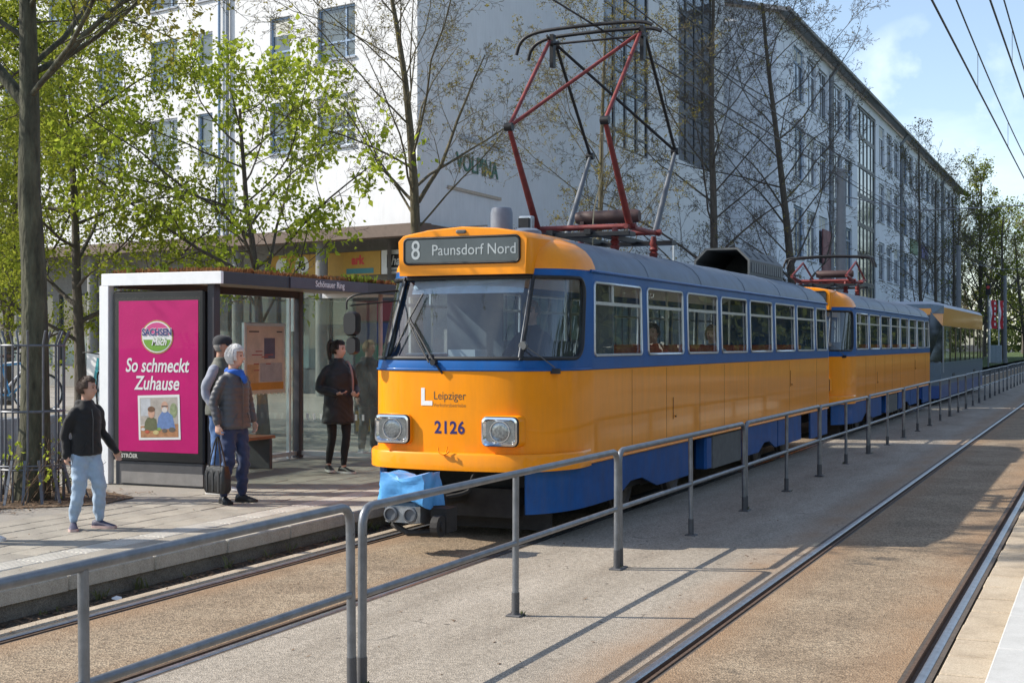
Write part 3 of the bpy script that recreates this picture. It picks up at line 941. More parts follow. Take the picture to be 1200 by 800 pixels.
for (xe, sx) in ((FX + .7, 1), (GX - .7, -1)):
    zt = FH - .05
    b.add([(xe, Y0 - .5, zt), (xe, Y1 + .5, zt), (hx, Y1 + .5, FH + 2.2), (hx, Y0 - .5, FH + 2.2), (xe, Y0 - .5, zt + .22), (xe, Y1 + .5, zt + .22), (hx, Y1 + .5, FH + 2.42), (hx, Y0 - .5, FH + 2.42)],
          [(0, 1, 2, 3), (7, 6, 5, 4), (0, 4, 5, 1), (1, 5, 6, 2), (2, 6, 7, 3), (3, 7, 4, 0)])
b.build('roof', m_roofdark, fb, fix=True)
b = MB(); b.tube([(FX + .75, Y0 - .5, FH + .1), (FX + .75, Y1 + .5, FH + .1)], .14, 8); b.build('gutter', m_roofdark, fb, smooth=40)
for y in (90.3, 123.3, 155.3):
    b = MB(); b.tube([(FX + .7, y, FH), (FX + .15, y, FH - .7), (FX + .15, y, .2)], .16, 8); b.build('downpipe', m_pipe, fb, smooth=40)
b = MB(); b.cbox(FX - 3, FX - 1.8, 121, 122.2, FH, FH + 1.9, .03); b.build('chimney', m_roofdark, fb)
tag(fb, 'long pale blue-grey office building with rows of windows receding to the right', 'building')
for (y, z0, m_, lab) in ((129.5, 10.25, mat('sign_dull_green', (0.12, 0.2, 0.12), .6), 'dull green sign board on the long building'), (137.5, 10.2, mat('sign_purple', (0.10, 0.10, 0.24), .6), 'purple sign board on the long building')):
    b = MB(); b.cbox(FX + .02, FX + .12, y, y + 5.0, z0, z0 + 1.3, .01); tag(b.build('wall_sign', m_), lab, 'sign')
for (y, z0, lab) in ((87.6, 2.2, 'red poster board by the ground floor windows of the long building'),):
    b = MB(); b.cbox(FX + .02, FX + .12, y, y + 2.6, 5.6, 9.2, .01); tag(b.build('wall_poster', mat('poster_dull_red', (0.22, 0.10, 0.10), .7, var=.4, scale=2)), lab, 'poster')

# ================================================================== TRAMS
m_orange = mat('tram_orange', (0.93, 0.305, 0.002), 0.40, var=0.05, scale=2.2, coat=0.30, spec=0.2, bump=0.16, bscale=2.6, streak=0.14)
m_blue = mat('tram_blue', (0.006, 0.092, 0.31), 0.38, var=0.12, scale=2.5, coat=0.12, spec=0.2, streak=0.15)
m_bluedirty = mat('tram_blue_dirty', (0.003, 0.082, 0.30), 0.5, var=0.22, scale=3.5, coat=0.06, spec=0.25, streak=0.35)
m_roofgrey = mat('tram_roof_grey', (0.10, 0.135, 0.19), 0.55, 0.1, var=0.25, scale=1.8, coat=0.1, streak=0.3)
m_rubber = mat('rubber_black', (0.012, 0.012, 0.013), 0.55, var=0.1)
m_alu = mat('aluminium_frame', (0.58, 0.60, 0.62), 0.35, 0.8, var=0.08)
m_chrome = mat('chrome', (0.75, 0.76, 0.78), 0.12, 1.0, var=0.03)
m_under = mat('underframe_black', (0.022, 0.020, 0.019), 0.8, var=0.4, scale=6, bump=0.3, bscale=25)
m_wheel = mat('wheel_steel', (0.10, 0.085, 0.075), 0.6, 0.5, var=0.3)
m_boxgrey = mat('equipment_grey', (0.11, 0.115, 0.115), 0.6, 0.1, var=0.2)
m_glass = glass('tram_glass', (0.90, 0.95, 0.94), 1.55, 0.0, 0.06, 0.02)
m_screen = glass('windscreen_glass', (0.68, 0.78, 0.84), 1.95, 0.0, 0.02, 0.010)
m_inner = mat('tram_interior_grey', (0.50, 0.50, 0.48), 0.6, var=0.1)
m_floor = mat('tram_floor', (0.07, 0.07, 0.07), 0.7, var=0.1)
m_seat = mat('seat_orange_red', (0.42, 0.07, 0.025), 0.6, var=0.15)
m_dash = mat('dashboard_grey', (0.10, 0.12, 0.14), 0.6, var=0.1)
m_seam = mat('panel_seam', (0.16, 0.055, 0.01), 0.7, var=0.2)
m_display = mat('display_glass', (0.045, 0.055, 0.065), 0.12, var=0.15, scale=3, spec=0.8)
m_displet = mat('display_letters', (0.40, 0.44, 0.45), 0.5, var=0.05)
m_pred = mat('pantograph_red', (0.17, 0.024, 0.021), 0.6, var=0.35, scale=10)
m_pblk = mat('pantograph_black', (0.018, 0.018, 0.02), 0.5, 0.3, var=0.2)
m_pgry = mat('pantograph_grey', (0.11, 0.12, 0.135), 0.5, 0.3, var=0.2)
m_lens = mat('lamp_lens', (0.10, 0.11, 0.115), 0.2, 0.6, var=0.55, scale=40, coat=0.8, col2=(0.36, 0.38, 0.39))
m_bluetarp = mat('blue_tarpaulin', (0.09, 0.34, 0.70), 0.45, var=0.15, scale=6, coat=0.2, bump=0.8, bscale=9)
m_coup = mat('coupler_steel', (0.40, 0.42, 0.44), 0.38, 0.8, var=0.2, scale=12)
m_navy = mat('number_navy', (0.02, 0.015, 0.12), 0.5, var=0)
m_greytxt = mat('operator_grey', (0.09, 0.06, 0.035), 0.5, var=0)
m_orangetxt = mat('operator_dim_orange', (0.42, 0.17, 0.02), 0.5, var=0)

FRONT = [(0, 0), (.25, .008), (.5, .035), (.70, .085), (.80, .15), (.90, .27), (.98, .42), (1.04, .60), (1.08, .82), (1.1, 1.12)]
TL = 14.4
def make_outline():
    f = [Vector((x, y, 0)) for x, y in FRONT]
    r = [Vector((x, TL - y * .62, 0)) for x, y in reversed(FRONT)]
    a = smoothpath(f, 5); c = smoothpath(r, 5)
    pts = a + c
    cum = [0.0]
    for p, q in zip(pts, pts[1:]):
        cum.append(cum[-1] + (q - p).length)
    return pts, cum
OUT, CUM = make_outline()
UL = CUM[-1]
def out_at(u):
    s = 1 if u >= 0 else -1
    u = min(abs(u), UL)
    lo, hi = 0, len(CUM) - 1
    while hi - lo > 1:
        mid = (lo + hi) // 2
        if CUM[mid] <= u: lo = mid
        else: hi = mid
    t = (u - CUM[lo]) / max(1e-9, CUM[hi] - CUM[lo])
    p = OUT[lo].lerp(OUT[hi], t)
    return s * p.x, p.y
def u_of_y(y):                      # arc length at a given y on the straight flank
    lo, hi = 0.0, UL
    for _ in range(50):
        mid = (lo + hi) / 2
        if out_at(mid)[1] < y: lo = mid
        else: hi = mid
    return lo
def tramP(u, z, off=0.0):
    x, y = out_at(u)
    lean = 0.0
    if z > 1.72:
        lean = min(z - 1.72, .92) / .9 * .45
    wf = max(0.0, 1 - y / 1.35)
    wr = max(0.0, 1 - (TL - y) / 1.35)
    y2 = y + lean * wf - lean * .35 * wr
    nar = 1.0 - .022 * max(0.0, z - 1.72) - .05 * lean * (wf + .5 * wr)
    if z < 1.0: y2 += (1.0 - z) * .03 * wf
    x2 = x * nar
    if off:
        e = 0.004
        xa, ya = out_at(u - e if abs(u) > e else u); xb, yb = out_at(u + e)
        tx, ty = xb - xa, yb - ya
        l = math.hypot(tx, ty) or 1
        nx, ny = ty / l, -tx / l
        if u < 0: nx, ny = -nx, -ny
        if abs(u) <= e: nx, ny = 0, -1
        # normal must point outwards (away from body axis)
        if nx * x < -1e-6: nx, ny = -nx, -ny
        x2 += nx * off; y2 += ny * off
    return (x2, y2, z)

def usamples(a, b, extra=()):
    """sample arc lengths: fine at the curved ends"""
    us = set([a, b]); n = 400
    for k in range(-n, n + 1):
        u = UL * k / n
        y = out_at(u)[1]
        fine = y < 1.5 or y > TL - 1.5
        if a < u < b and (fine or k % 10 == 0):
            us.add(u)
    for e in extra:
        if a <= e <= b: us.add(e)
    L_ = sorted(us)
    res = [L_[0]]
    for u in L_[1:]:
        if u - res[-1] > 0.004 or u in extra or u == b:
            res.append(u)
    return res

def shell(bm_, us, zs, holes=(), P=tramP, off=0.0, corner=0.0):
    V = {}
    def vid(i, j):
        if (i, j) not in V:
            V[(i, j)] = len(bm_.v); bm_.v.append(P(us[i], zs[j], off))
        return V[(i, j)]
    for i in range(len(us) - 1):
        for j in range(len(zs) - 1):
            cu = (us[i] + us[i + 1]) / 2; cz = (zs[j] + zs[j + 1]) / 2
            if any(h[0] < cu < h[1] and h[2] < cz < h[3] for h in holes): continue
            bm_.f.append((vid(i, j), vid(i + 1, j), vid(i + 1, j + 1), vid(i, j + 1)))
    for h in holes:
        r = h[4]
        for (cu, cz, su, sz) in ((h[0], h[2], 1, 1), (h[1], h[2], -1, 1), (h[1], h[3], -1, -1), (h[0], h[3], 1, -1)):
            n = 6; fan = []
            for k in range(n + 1):
                a = PI / 2 * k / n
                fan.append((cu + su * r * (1 - math.sin(a)), cz + sz * r * (1 - math.cos(a))))
            o = len(bm_.v)
            bm_.v.append(P(cu, cz, off))
            for (u, z) in fan: bm_.v.append(P(u, z, off))
            for k in range(n):
                t = (o, o + 1 + k, o + 2 + k)
                bm_.f.append(t)

def hole_path(h, n=6, step=.12):
    """points (u,z) round the rounded opening"""
    u0, u1, z0, z1, r = h
    pts = []
    for (cu, cz, a0) in ((u1 - r, z1 - r, 0), (u0 + r, z1 - r, 90), (u0 + r, z0 + r, 180), (u1 - r, z0 + r, 270)):
        for k in range(n + 1):
            a = R(a0 + 90 * k / n); pts.append((cu + r * math.cos(a), cz + r * math.sin(a)))
    full = []
    for p, q in zip(pts, pts[1:] + pts[:1]):
        d = math.hypot(q[0] - p[0], q[1] - p[1]); m_ = max(1, int(d / step))
        for k in range(m_): full.append((p[0] + (q[0] - p[0]) * k / m_, p[1] + (q[1] - p[1]) * k / m_))
    return full

def pane_mesh(h, off, P=tramP, nz=3):
    """glass filling a rounded opening"""
    bb = MB(); u0, u1, z0, z1, r = h
    us = [u for u in usamples(u0, u1, ())]
    # bounding rows; clip the corners by the rounded rectangle
    def zr(u):
        d = min(u - u0, u1 - u)
        if d >= r: return z0, z1
        k = r - math.sqrt(max(0, r * r - (r - d) ** 2))
        return z0 + k, z1 - k
    ex = [u0 + r * t for t in (.1, .3, .6, 1)] + [u1 - r * t for t in (.1, .3, .6, 1)]
    us = sorted(set(us + ex))
    rings = []
    for u in us:
        a, c = zr(u)
        rings.append([P(u, a + (c - a) * k / nz, off) for k in range(nz + 1)])
    bb.loft(list(reversed(rings)), False, False)
    return bb

SIDE_WIN = [(1.16, 2.70), (2.93, 4.32), (4.53, 5.93), (6.14, 7.54), (7.75, 9.15), (9.38, 10.80), (11.01, 12.42), (12.63, 13.62)]

def make_tram():
    t = empty('tram_car', (XL, 11.85, 0))
    uF = u_of_y(.86)                                  # windscreen end
    scr = (-uF, uF, 1.775, 2.575, .17)
    sides = []
    for (a, c) in SIDE_WIN:
        ua, uc = u_of_y(a), u_of_y(c)
        sides.append((ua, uc, 1.80, 2.545, .05)); sides.append((-uc, -ua, 1.80, 2.545, .05))
    holes = [scr] + sides
    brk = [v for h in holes for v in h[:2]]
    # rear window
    rw = (UL - .62, UL + .62)
    us = usamples(-UL, UL, brk)
    zs = [1.66, 1.70, 1.775, 1.80, 1.9, 2.05, 2.2, 2.35, 2.5, 2.545, 2.575, 2.62, 2.66]
    b = MB(); shell(b, us, zs, holes); b.build('window_band', m_blue, t, smooth=35)
    # belt bead
    b = MB(); b.tube([tramP(u, 1.668, .004) for u in usamples(-uF - .2, uF + .2)], .012, 6); b.build('belt_moulding', m_blue, t, smooth=60)
    # orange flanks and front
    b = MB(); shell(b, us, [.72, .9, 1.1, 1.3, 1.5, 1.655], ()); bod = b.build('body', m_orange, t, smooth=35)
    for sgn in (1,):
        for y in (2.35, 3.62, 5.05, 6.25, 7.62, 10.35, 12.62):
            b = MB(); u = u_of_y(y); p = tramP(u, .74, .0006); q = tramP(u, 1.64, .0006)
            b.bar(p, q, .007, .002, (1, 0, 0)); b.build('panel_seam', m_seam, bod)
        for (y, z) in ((3.95, 1.15), (10.5, 1.35)):
            b = MB(); u = u_of_y(y); p = tramP(u, z, .002)
            b.tube([(p[0], p[1] - .07, z - .13), (p[0], p[1] - .07, z + .13)], .005, 5); b.tube([(p[0], p[1] + .02, z - .1), (p[0] + .012, p[1] + .02, z - .1)], .012, 6)
            b.build('hatch', m_seam, bod)
    b = MB()
    for s_ in (1, -1):
        b.tube([tramP(s_ * u, .728, .006) for u in usamples(u_of_y(1.0), u_of_y(13.6))], .012, 6)
    b.build('sill_moulding', m_orange, t, smooth=60)
    # bumper ledge
    uB = u_of_y(1.05)
    ub = usamples(-uB, uB)
    b = MB(); rings = []
    for u in ub:
        k = min(1.0, (uB - abs(u)) / .35); o_ = .012 + .055 * k
        rings.append([tramP(u, .70, -.01), tramP(u, .70, o_), tramP(u, .845, o_), tramP(u, .865, o_ - .012), tramP(u, .87, -.01)])
    b.loft(rings, True, True); b.build('bumper', m_orange, t, smooth=40, fix=True)
    # glass, gaskets, frames
    b = pane_mesh(scr, -.02, nz=6); b.build('windscreen', m_screen, t, smooth=60)
    b = MB(); b.tube([tramP(u, z, -.004) for (u, z) in hole_path(scr)], .021, 6, loop=True); b.build('windscreen_gasket', m_rubber, t, smooth=60)
    for s in (1, -1):
        b = MB(); ang = .745
        b.tube([tramP(s * (ang + .0 * k), 1.76 + .83 * k / 6, .004) for k in range(7)], .021, 6); b.build('screen_pillar', m_rubber, t, smooth=60)
        b = MB(); b.tube([tramP(s * (ang - .02), 1.79 + .76 * k / 6, .018) for k in range(7)], .009, 6); b.build('pillar_trim', m_pgry, t, smooth=60)
    for i, h in enumerate(sides):
        b = pane_mesh(h, -.02); w = b.build('side_window', m_glass, t, smooth=60)
        b = MB(); b.tube([tramP(u, z, .0) for (u, z) in hole_path(h, 3, .3)], .016, 6, loop=True); b.build('frame', m_alu, w, smooth=60)
        zt = 2.335; n = 6
        b = MB()
        if i >= 0:
            b.bar(tramP(h[0] + .01, zt, -.006), tramP(h[1] - .01, zt, -.006), .02, .034); b.build('transom', m_alu, w)
        if i < 2:
            um = h[0] + (h[1] - h[0]) * (.40 if i == 0 else .6)
            b = MB(); b.bar(tramP(um, zt + .01, -.006), tramP(um, h[3], -.006), .018, .025, (0, 1, 0)); b.build('sash_bar', m_alu, w)
    # roof: rounded cap, orange at the front
    K = [(1.0, 0.0), (.99, .05), (.955, .13), (.89, .21), (.78, .285), (.62, .345), (.42, .385), (.2, .408), (.02, .415)]
    def roofP(u, k, off=0):
        x, y, z = tramP(u, 2.64)
        c, h = K[int(k)]
        wf = max(0, 1 - y / 1.5); wr = max(0, 1 - (TL - y) / 1.9)
        return (x * c, y + (1 - c) * 1.0 * wf - (1 - c) * 1.4 * wr, 2.655 + h - .05 * wr * h / .4)
    uC = u_of_y(1.22)
    b = MB(); shell(b, usamples(-uC, uC, (-uC, uC)), list(range(len(K))), (), roofP); b.build('roof_front_cap', m_orange, t, smooth=50)
    b = MB()
    for (a, c) in ((uC, UL), (-UL, -uC)):
        shell(b, usamples(a, c, (a, c)), list(range(len(K))), (), roofP)
    b.build('roof', m_roofgrey, t, smooth=50)
    b = MB(); uG = u_of_y(1.0)
    for (a, c) in ((uG, UL), (-UL, -uG)):
        b.tube([tramP(u, 2.655, .012) for u in usamples(a, c)], .016, 6)
    b.build('rain_gutter', m_blue, t, smooth=60)
    for y in (3.0, 5.2, 7.5, 9.8, 12.0):                # roof sheet joints
        b = MB(); u = u_of_y(y)
        for s in (1, -1):
            b.tube([Vector(roofP(s * u, k)) for k in range(len(K))], .006, 5)
        b.build('roof_joint', m_roofgrey, t, smooth=60)
    # destination box
    fr = [(-.70, 2.60), (.70, 2.60), (.715, 2.95), (.66, 3.005), (.38, 3.055), (0, 3.08), (-.38, 3.055), (-.66, 3.005), (-.715, 2.95)]
    b = MB()
    b.loft([[(x * .985, .335, 2.6 + (z - 2.6) * .97) for x, z in fr], [(x, .36, z) for x, z in fr], [(x * 1.02, .8, z + .01) for x, z in fr], [(x * .9, 1.75, min(z, 3.0) + .03) for x, z in fr]], True)
    db = b.build('destination_box', m_orange, t, smooth=35, fix=True)
    pr = rrect(1.26, .255, .045)
    b = MB(); b.loft([[(x, .338, 2.845 + z) for x, z in pr], [(x, .322, 2.845 + z) for x, z in pr]], True); b.build('display', m_display, db, fix=True)
    b = MB(); b.tube([(x, .328, 2.845 + z) for x, z in pr], .014, 6, loop=True); b.build('display_gasket', m_rubber, db, smooth=60)
    text('display_text', '8', .27, m_displet, db, (-.50, .3195, 2.845), bold=.001, xs=.8)
    text('display_text', 'Paunsdorf Nord', .152, m_displet, db, (.14, .3195, 2.845), bold=.0, xs=.93)
    b = MB(); pl_ = rrect(.11, .036, .017); b.loft([[(x, .345, 3.028 + z) for x, z in pl_], [(x, .325, 3.028 + z) for x, z in pl_], [(x * .8, .318, 3.028 + z * .7) for x, z in pl_]], True); b.build('marker_lamp', m_boxgrey, db, smooth=40, fix=True)
    # headlights
    for s in (-1, 1):
        cx, cz = s * .58, 1.085; y0 = .045
        pr = rrect(.37, .27, .05)
        hl = None
        b = MB(); b.loft([[(cx + x * 1.10, y0 + .10, cz + z * 1.14) for x, z in pr], [(cx + x * 1.06, y0 - .05, cz + z * 1.08) for x, z in pr], [(cx + x, y0 - .062, cz + z) for x, z in pr]], True)
        hl = b.build('headlight', m_orange, t, smooth=40, fix=True)
        b = MB(); i1 = [(x * .80, z * .74) for x, z in pr]
        b.loft([[(cx + x, y0 - .060, cz + z) for x, z in pr], [(cx + x, y0 - .085, cz + z) for x, z in pr], [(cx + x * .9, y0 - .088, cz + z * .87) for x, z in pr], [(cx + x, y0 - .066, cz + z) for x, z in i1]], False)
        b.build('bezel', m_chrome, hl, smooth=40, fix=True)
        b = MB(); b.tube([(cx + x * 1.01, y0 - .062, cz + z * 1.015) for x, z in pr], .008, 6, loop=True); b.build('bezel_gasket', m_rubber, hl, smooth=60)
        b = MB(); b.poly([(cx + x, y0 - .066, cz + z) for x, z in i1]); b.build('reflector', mat('reflector_metal', (.30, .31, .32), .25, .9, var=.2, scale=25), hl, fix=True)
        b = MB(); b.lathe([(.104, -.066), (.098, -.0695), (.05, -.072), (.001, -.0728)], (cx, y0, cz), 20, 'y'); b.build('lens', m_lens, hl, smooth=60)
        b = MB(); b.tube([(cx + .100 * math.cos(a * PI / 9), y0 - .070, cz + .100 * math.sin(a * PI / 9)) for a in range(18)], .008, 5, loop=True); b.build('lens_ring', m_chrome, hl, smooth=60)
    # lettering on the front
    b = MB()
    b.add([(-.275, .005, 1.49), (-.235, .004, 1.49), (-.235, .004, 1.365), (-.15, .0, 1.365), (-.15, .0, 1.32), (-.275, .005, 1.32)], [(5, 4, 3, 2, 1, 0)]); b.build('logo', m_white, t)
    def conform(o_):
        for v in o_.data.vertices:
            v.co.z = -tramP(abs(v.co.x + o_.location.x), 1.4)[1] + (v.co.z * .3) - o_.location.y * 0 + .0012
        o_.location.y = 0
        return o_
    conform(text('operator_name', 'Leipziger', .112, m_greytxt, t, (.035, -.0025, 1.415), bold=.0, xs=.86, extrude=.001))
    conform(text('operator_name', 'Verkehrsbetriebe', .052, m_orangetxt, t, (.035, -.0025, 1.325), xs=.95, extrude=.001))
    conform(text('fleet_number', '2126', .165, m_navy, t, (.035, -.0025, 1.105), bold=.005, xs=.92, extrude=.001, spacing=1.1))
    # wipers
    b = MB()
    piv = tramP(-.12, 1.74, .03)
    b.tube([piv, tramP(-.30, 1.95, .05), tramP(-.52, 2.17, .04)], .011, 6); b.tube([tramP(-.18, 1.74, .03), tramP(-.36, 1.95, .05), tramP(-.53, 2.15, .04)], .009, 6)
    b.tube([tramP(-.44, 2.42, .025), tramP(-.52, 2.17, .04), tramP(-.62, 1.84, .025)], .009, 6); b.lathe([(.03, -.03), (.03, .03)], (piv[0], piv[1] - .01, piv[2]), 10, 'y')
    b.tube([piv, tramP(-.03, 1.63, .02)], .010, 6)
    b.build('wiper', m_rubber, t, smooth=60)
    b = MB(); b.lathe([(.04, -.02), (.045, .02)], tramP(.745, 1.90, .02), 10, 'y'); b.tube([tramP(.76, 1.9, .03), tramP(.92, 1.80, .04), tramP(1.1, 1.69, .04)], .006, 6); b.build('wiper', m_boxgrey, t, smooth=60)
    q = tramP(1.12, 1.655, .02); b = MB(); b.xbox(Matrix.Translation(q), .09, .06, .05); b.build('side_marker', m_rubber, t)
    # mirror on the platform side
    b = MB(); b.tube(smoothpath([(-.80, .50, 2.46), (-.86, .16, 2.43), (-.99, .02, 2.41), (-1.10, .0, 2.36), (-1.11, .0, 2.26)], 4), .011, 6); b.tube([(-.78, .5, 2.36), (-1.08, .02, 2.30)], .008, 6)
    mi = b.build('mirror_arm', m_rubber, t, smooth=60)
    pr = rrect(.17, .25, .06); b = MB(); b.loft([[(-1.05 + x * .9, .045, 2.12 + z * .9) for x, z in pr], [(-1.05 + x, .0, 2.12 + z) for x, z in pr], [(-1.05 + x * .8, -.05, 2.12 + z * .85) for x, z in pr]], True); b.build('mirror', m_rubber, mi, smooth=50, fix=True)
    pr = rrect(.13, .18, .05); b = MB(); b.loft([[(-1.04 + x * .9, .045, 1.90 + z * .9) for x, z in pr], [(-1.04 + x, .0, 1.90 + z) for x, z in pr], [(-1.04 + x * .8, -.04, 1.90 + z * .85) for x, z in pr]], True); b.build('mirror', m_rubber, mi, smooth=50, fix=True)
    # interior
    b = MB(); b.box(-1.0, 1.0, .7, 13.3, .84, .88); b.build('floor', m_floor, t)
    b = MB(); shell(b, usamples(-UL, UL), [.88, 1.655], (), tramP, -.04); b.build('wall_lining', m_inner, t)
    b = MB(); b.loft([[(-.95, y, 2.63), (-.6, y, 2.80), (.6, y, 2.80), (.95, y, 2.63)] for y in (1.5, 13.6)], False, False); b.build('ceiling', mat('tram_ceiling', (.72, .72, .70), .6, var=.03), t)
    b = MB()
    b.box(-.98, 1.0, 2.0, 2.04, .88, 1.95); b.box(-.98, -.3, 2.0, 2.04, 1.95, 2.6); b.box(.62, 1.0, 2.0, 2.04, 1.95, 2.6); b.build('cab_bulkhead', m_dash, t)
    b = MB(); b.loft([[(-.75, .28, 1.05), (.75, .28, 1.05), (.75, .28, 1.66), (-.75, .28, 1.66)], [(-.95, .85, 1.05), (.95, .85, 1.05), (.95, .85, 1.72), (-.95, .85, 1.72)]], True); b.build('dashboard', m_dash, t, fix=True)
    b = MB(); b.box(-.25, .05, .55, .85, 1.72, 1.86); b.build('ticket_display', m_inner, t)
    b = MB()
    for k in range(6):
        pass
    b = MB(); b.poly([tramP(u, 2.42, -.06) for u in usamples(-.66, .66)] + [tramP(u, 2.555, -.06) for u in reversed(usamples(-.66, .66))]); b.build('sun_blind', mat('sun_blind_cloth', (.55, .62, .70), .7), t)
    sp = None
    for s in (1, -1):
        for k in range(11):
            y = 2.75 + k * .92
            if sp is None:
                bb = MB(); bb.cbox(-.21, .21, -.2, .22, .42, .48, .02); bb.cbox(-.20, .20, .17, .23, .46, 1.02, .025); bb.box(-.05, .05, -.05, .05, 0, .42)
                sp = bb.mesh('seat')
            obj('seat', sp, m_seat, t, (s * .72, y, .88))
    for (x, y) in ((.4, 3.2), (-.4, 4.2), (.4, 5.9), (-.4, 7.4), (.4, 9.2), (-.4, 10.7), (.4, 12.2)):
        b = MB(); b.tube([(x, y, .88), (x, y, 2.75)], .017, 8); b.build('grab_pole', m_alu, t, smooth=60)
    # skirts
    def skirt(ya, yb, zb=.28, zt=.715, tip=0.0, notch=None, off=-.015):
        bb = MB(); us_ = usamples(u_of_y(ya), u_of_y(yb), ())
        if notch:
            us_ = sorted(set(us_ + [u_of_y(v) for v in notch[:4]]))
        rings = []
        for u in us_:
            y = out_at(u)[1]
            z = zb
            if notch and notch[0] <= y <= notch[3]:
                if y < notch[1]: z = zb + notch[4] * (y - notch[0]) / (notch[1] - notch[0])
                elif y > notch[2]: z = zb + notch[4] * (notch[3] - y) / (notch[3] - notch[2])
                else: z = zb + notch[4]
            ins = tip * max(0, 1 - (y - ya) / .5)
            rings.append([tramP(u, z, off - ins), tramP(u, (z + zt) / 2, off), tramP(u, zt, off), tramP(u, zt, off - .03), tramP(u, z, off - .03 - ins)])
        bb.loft(rings, True, True)
        return bb
    for sgn in (1, -1):
        for (ya, yb, kw) in ((.13, 4.62, dict(zb=.285, notch=(1.9, 2.35, 2.75, 3.3, .14), tip=.0)), (7.35, 9.55, dict(zb=.30, notch=(8.3, 8.65, 9.0, 9.4, .12))), (9.6, 11.35, dict(zb=.30)), (12.15, 13.7, dict(zb=.25))):
            bb = skirt(ya, yb, **kw)
            if sgn < 0: bb.v = [(-x, y, z) for (x, y, z) in bb.v]
            bb.build('skirt', m_bluedirty, t, smooth=40, fix=True)
        b = MB(); x0, x1 = (.90, 1.075) if sgn > 0 else (-1.075, -.9)
        b.cbox(x0, x1, 5.75, 7.28, .27, .71, .02); b.build('equipment_box', m_boxgrey, t)
        b = MB(); b.cbox(x0 + .01, x1 - .01 if sgn < 0 else x1 + .005, 5.42, 5.70, .29, .71, .03); b.build('skirt', m_bluedirty, t)
    # underframe, bogies, wheels
    b = MB(); b.box(-.86, .86, .55, 13.3, .5, .715); b.box(-.55, .55, .35, 2.2, .22, .5); b.box(-.75, .75, 5.5, 8.4, .22, .5); b.build('underframe', m_under, t)
    wm = None
    for yb in (3.78, 10.2):
        for dy in (-.95, .95):
            for s in (-1, 1):
                if wm is None:
                    bb = MB(); bb.lathe([(.1, -.075), (.30, -.075), (.335, -.06), (.335, -.03), (.30, -.02), (.30, .03), (.25, .05), (.22, .02), (.09, .02), (.09, .06), (.01, .065)], (0, 0, 0), 20, 'x'); wm = bb.mesh('wheel', 35)
                w = obj('wheel', wm, m_wheel, t, (s * .80, yb + dy, .337)); w.rotation_euler = (0, 0, 0 if s > 0 else PI)
        b = MB(); b.box(-.95, -.86, yb - 1.4, yb + 1.4, .32, .52); b.box(.86, .95, yb - 1.4, yb + 1.4, .32, .52); b.box(-.8, .8, yb - .25, yb + .25, .25, .5)
        for s in (-1, 1): b.box(s * .82 - .06, s * .82 + .06, yb - .45, yb + .45, .06, .14)
        b.build('bogie', m_under, t)
    # lifeguard and hoses at the front
    b = MB(); b.box(-.85, .85, .6, .64, .08, .32); b.tube([(-.6, .5, .6), (-.6, .45, .3), (-.2, .4, .25)], .025, 6); b.tube(smoothpath([(.25, .1, .62), (.22, .02, .5), (.05, -.1, .45)], 4), .02, 6)
    b.tube(smoothpath([(.3, .05, .70), (.3, -.06, .64), (.26, -.02, .56)], 4), .012, 6); b.build('front_gear', m_under, t)
    b = MB(); b.tube(smoothpath([(-.05, -.075, .92), (-.03, -.085, .87), (.03, -.085, .86), (.05, -.075, .93)], 4), .007, 5); b.tube([(.01, -.07, .855), (.06, -.10, .87), (.08, -.09, .89)], .009, 5); b.build('bumper_hook', m_orange, t)
    return t

tram = make_tram()
tag(tram, 'orange and blue tram car 2126 at the front, headed Paunsdorf Nord', 'tram')

def coupler(t):
    """folded coupler under a blue tarpaulin"""
    e = empty('coupler', (0, 0, 0)); e.parent = t
    b = MB(); b.tube([(0, .7, .42), (0, -.45, .42)], .07, 10); b.build('drawbar', m_under, e, smooth=40)
    b = MB(); b.cbox(-.22, .14, -.84, -.52, .29, .47, .03); hd = b.build('coupler_head', m_coup, e)
    b = MB()
    for x in (-.14, .06):
        b.lathe([(.07, -.005), (.07, -.025), (.055, -.03), (.05, -.012), (.001, -.01)], (x, -.84, .365), 16, 'y')
    b.build('coupler_face', m_pgry, hd, smooth=35)
    b = MB(); b.lathe([(.10, -.02), (.10, .05)], (.30, -.80, .27), 14, 'x'); b.lathe([(.04, -.05), (.04, .07)], (.30, -.80, .27), 10, 'x'); b.box(.2, .36, -.72, -.5, .2, .42); b.tube([(-.2, -.7, .25), (0, -.78, .19), (.25, -.7, .2)], .03, 8); b.build('coupler_gear', m_under, hd)
    # tarpaulin: subdivided box, crumpled
    bb = bmesh.new(); bmesh.ops.create_cube(bb, size=1); bmesh.ops.subdivide_edges(bb, edges=bb.edges, cuts=9, use_grid_fill=True)
    for v in bb.verts:
        p = v.co.copy()
        if p.z > .49: p.z = .49
        n = mnoise.fractal(Vector((p.x * 2.2, p.y * 2.2, p.z * 1.6 + 7)), 1.1, 2.0, 3)
        n2 = mnoise.noise(Vector((p.x * 9, p.y * 9, p.z * 7)))
        sag = -.07 * (1 - abs(p.x) * 2) if p.z > .4 else 0
        k = 1 + .10 * max(0, -p.z)
        hem = .03 * math.sin(p.x * 7 + 1) + .02 * math.sin(p.y * 9) if p.z < -.4 else 0
        v.co = Vector((p.x * .46 * (1 - .10 * p.z) + n * .028 + n2 * .006 - .03, p.y * .38 * (1 - .10 * p.z) + n * .024 + n2 * .008 - .68, .60 + p.z * .28 + n * .022 + sag * .5 + hem))
    me = bpy.data.meshes.new('tarpaulin'); bb.to_mesh(me); bb.free()
    for p in me.polygons: p.use_smooth = True
    me.set_sharp_from_angle(angle=R(75))
    obj('tarpaulin', me, m_bluetarp, e)
    return e
coupler(tram)

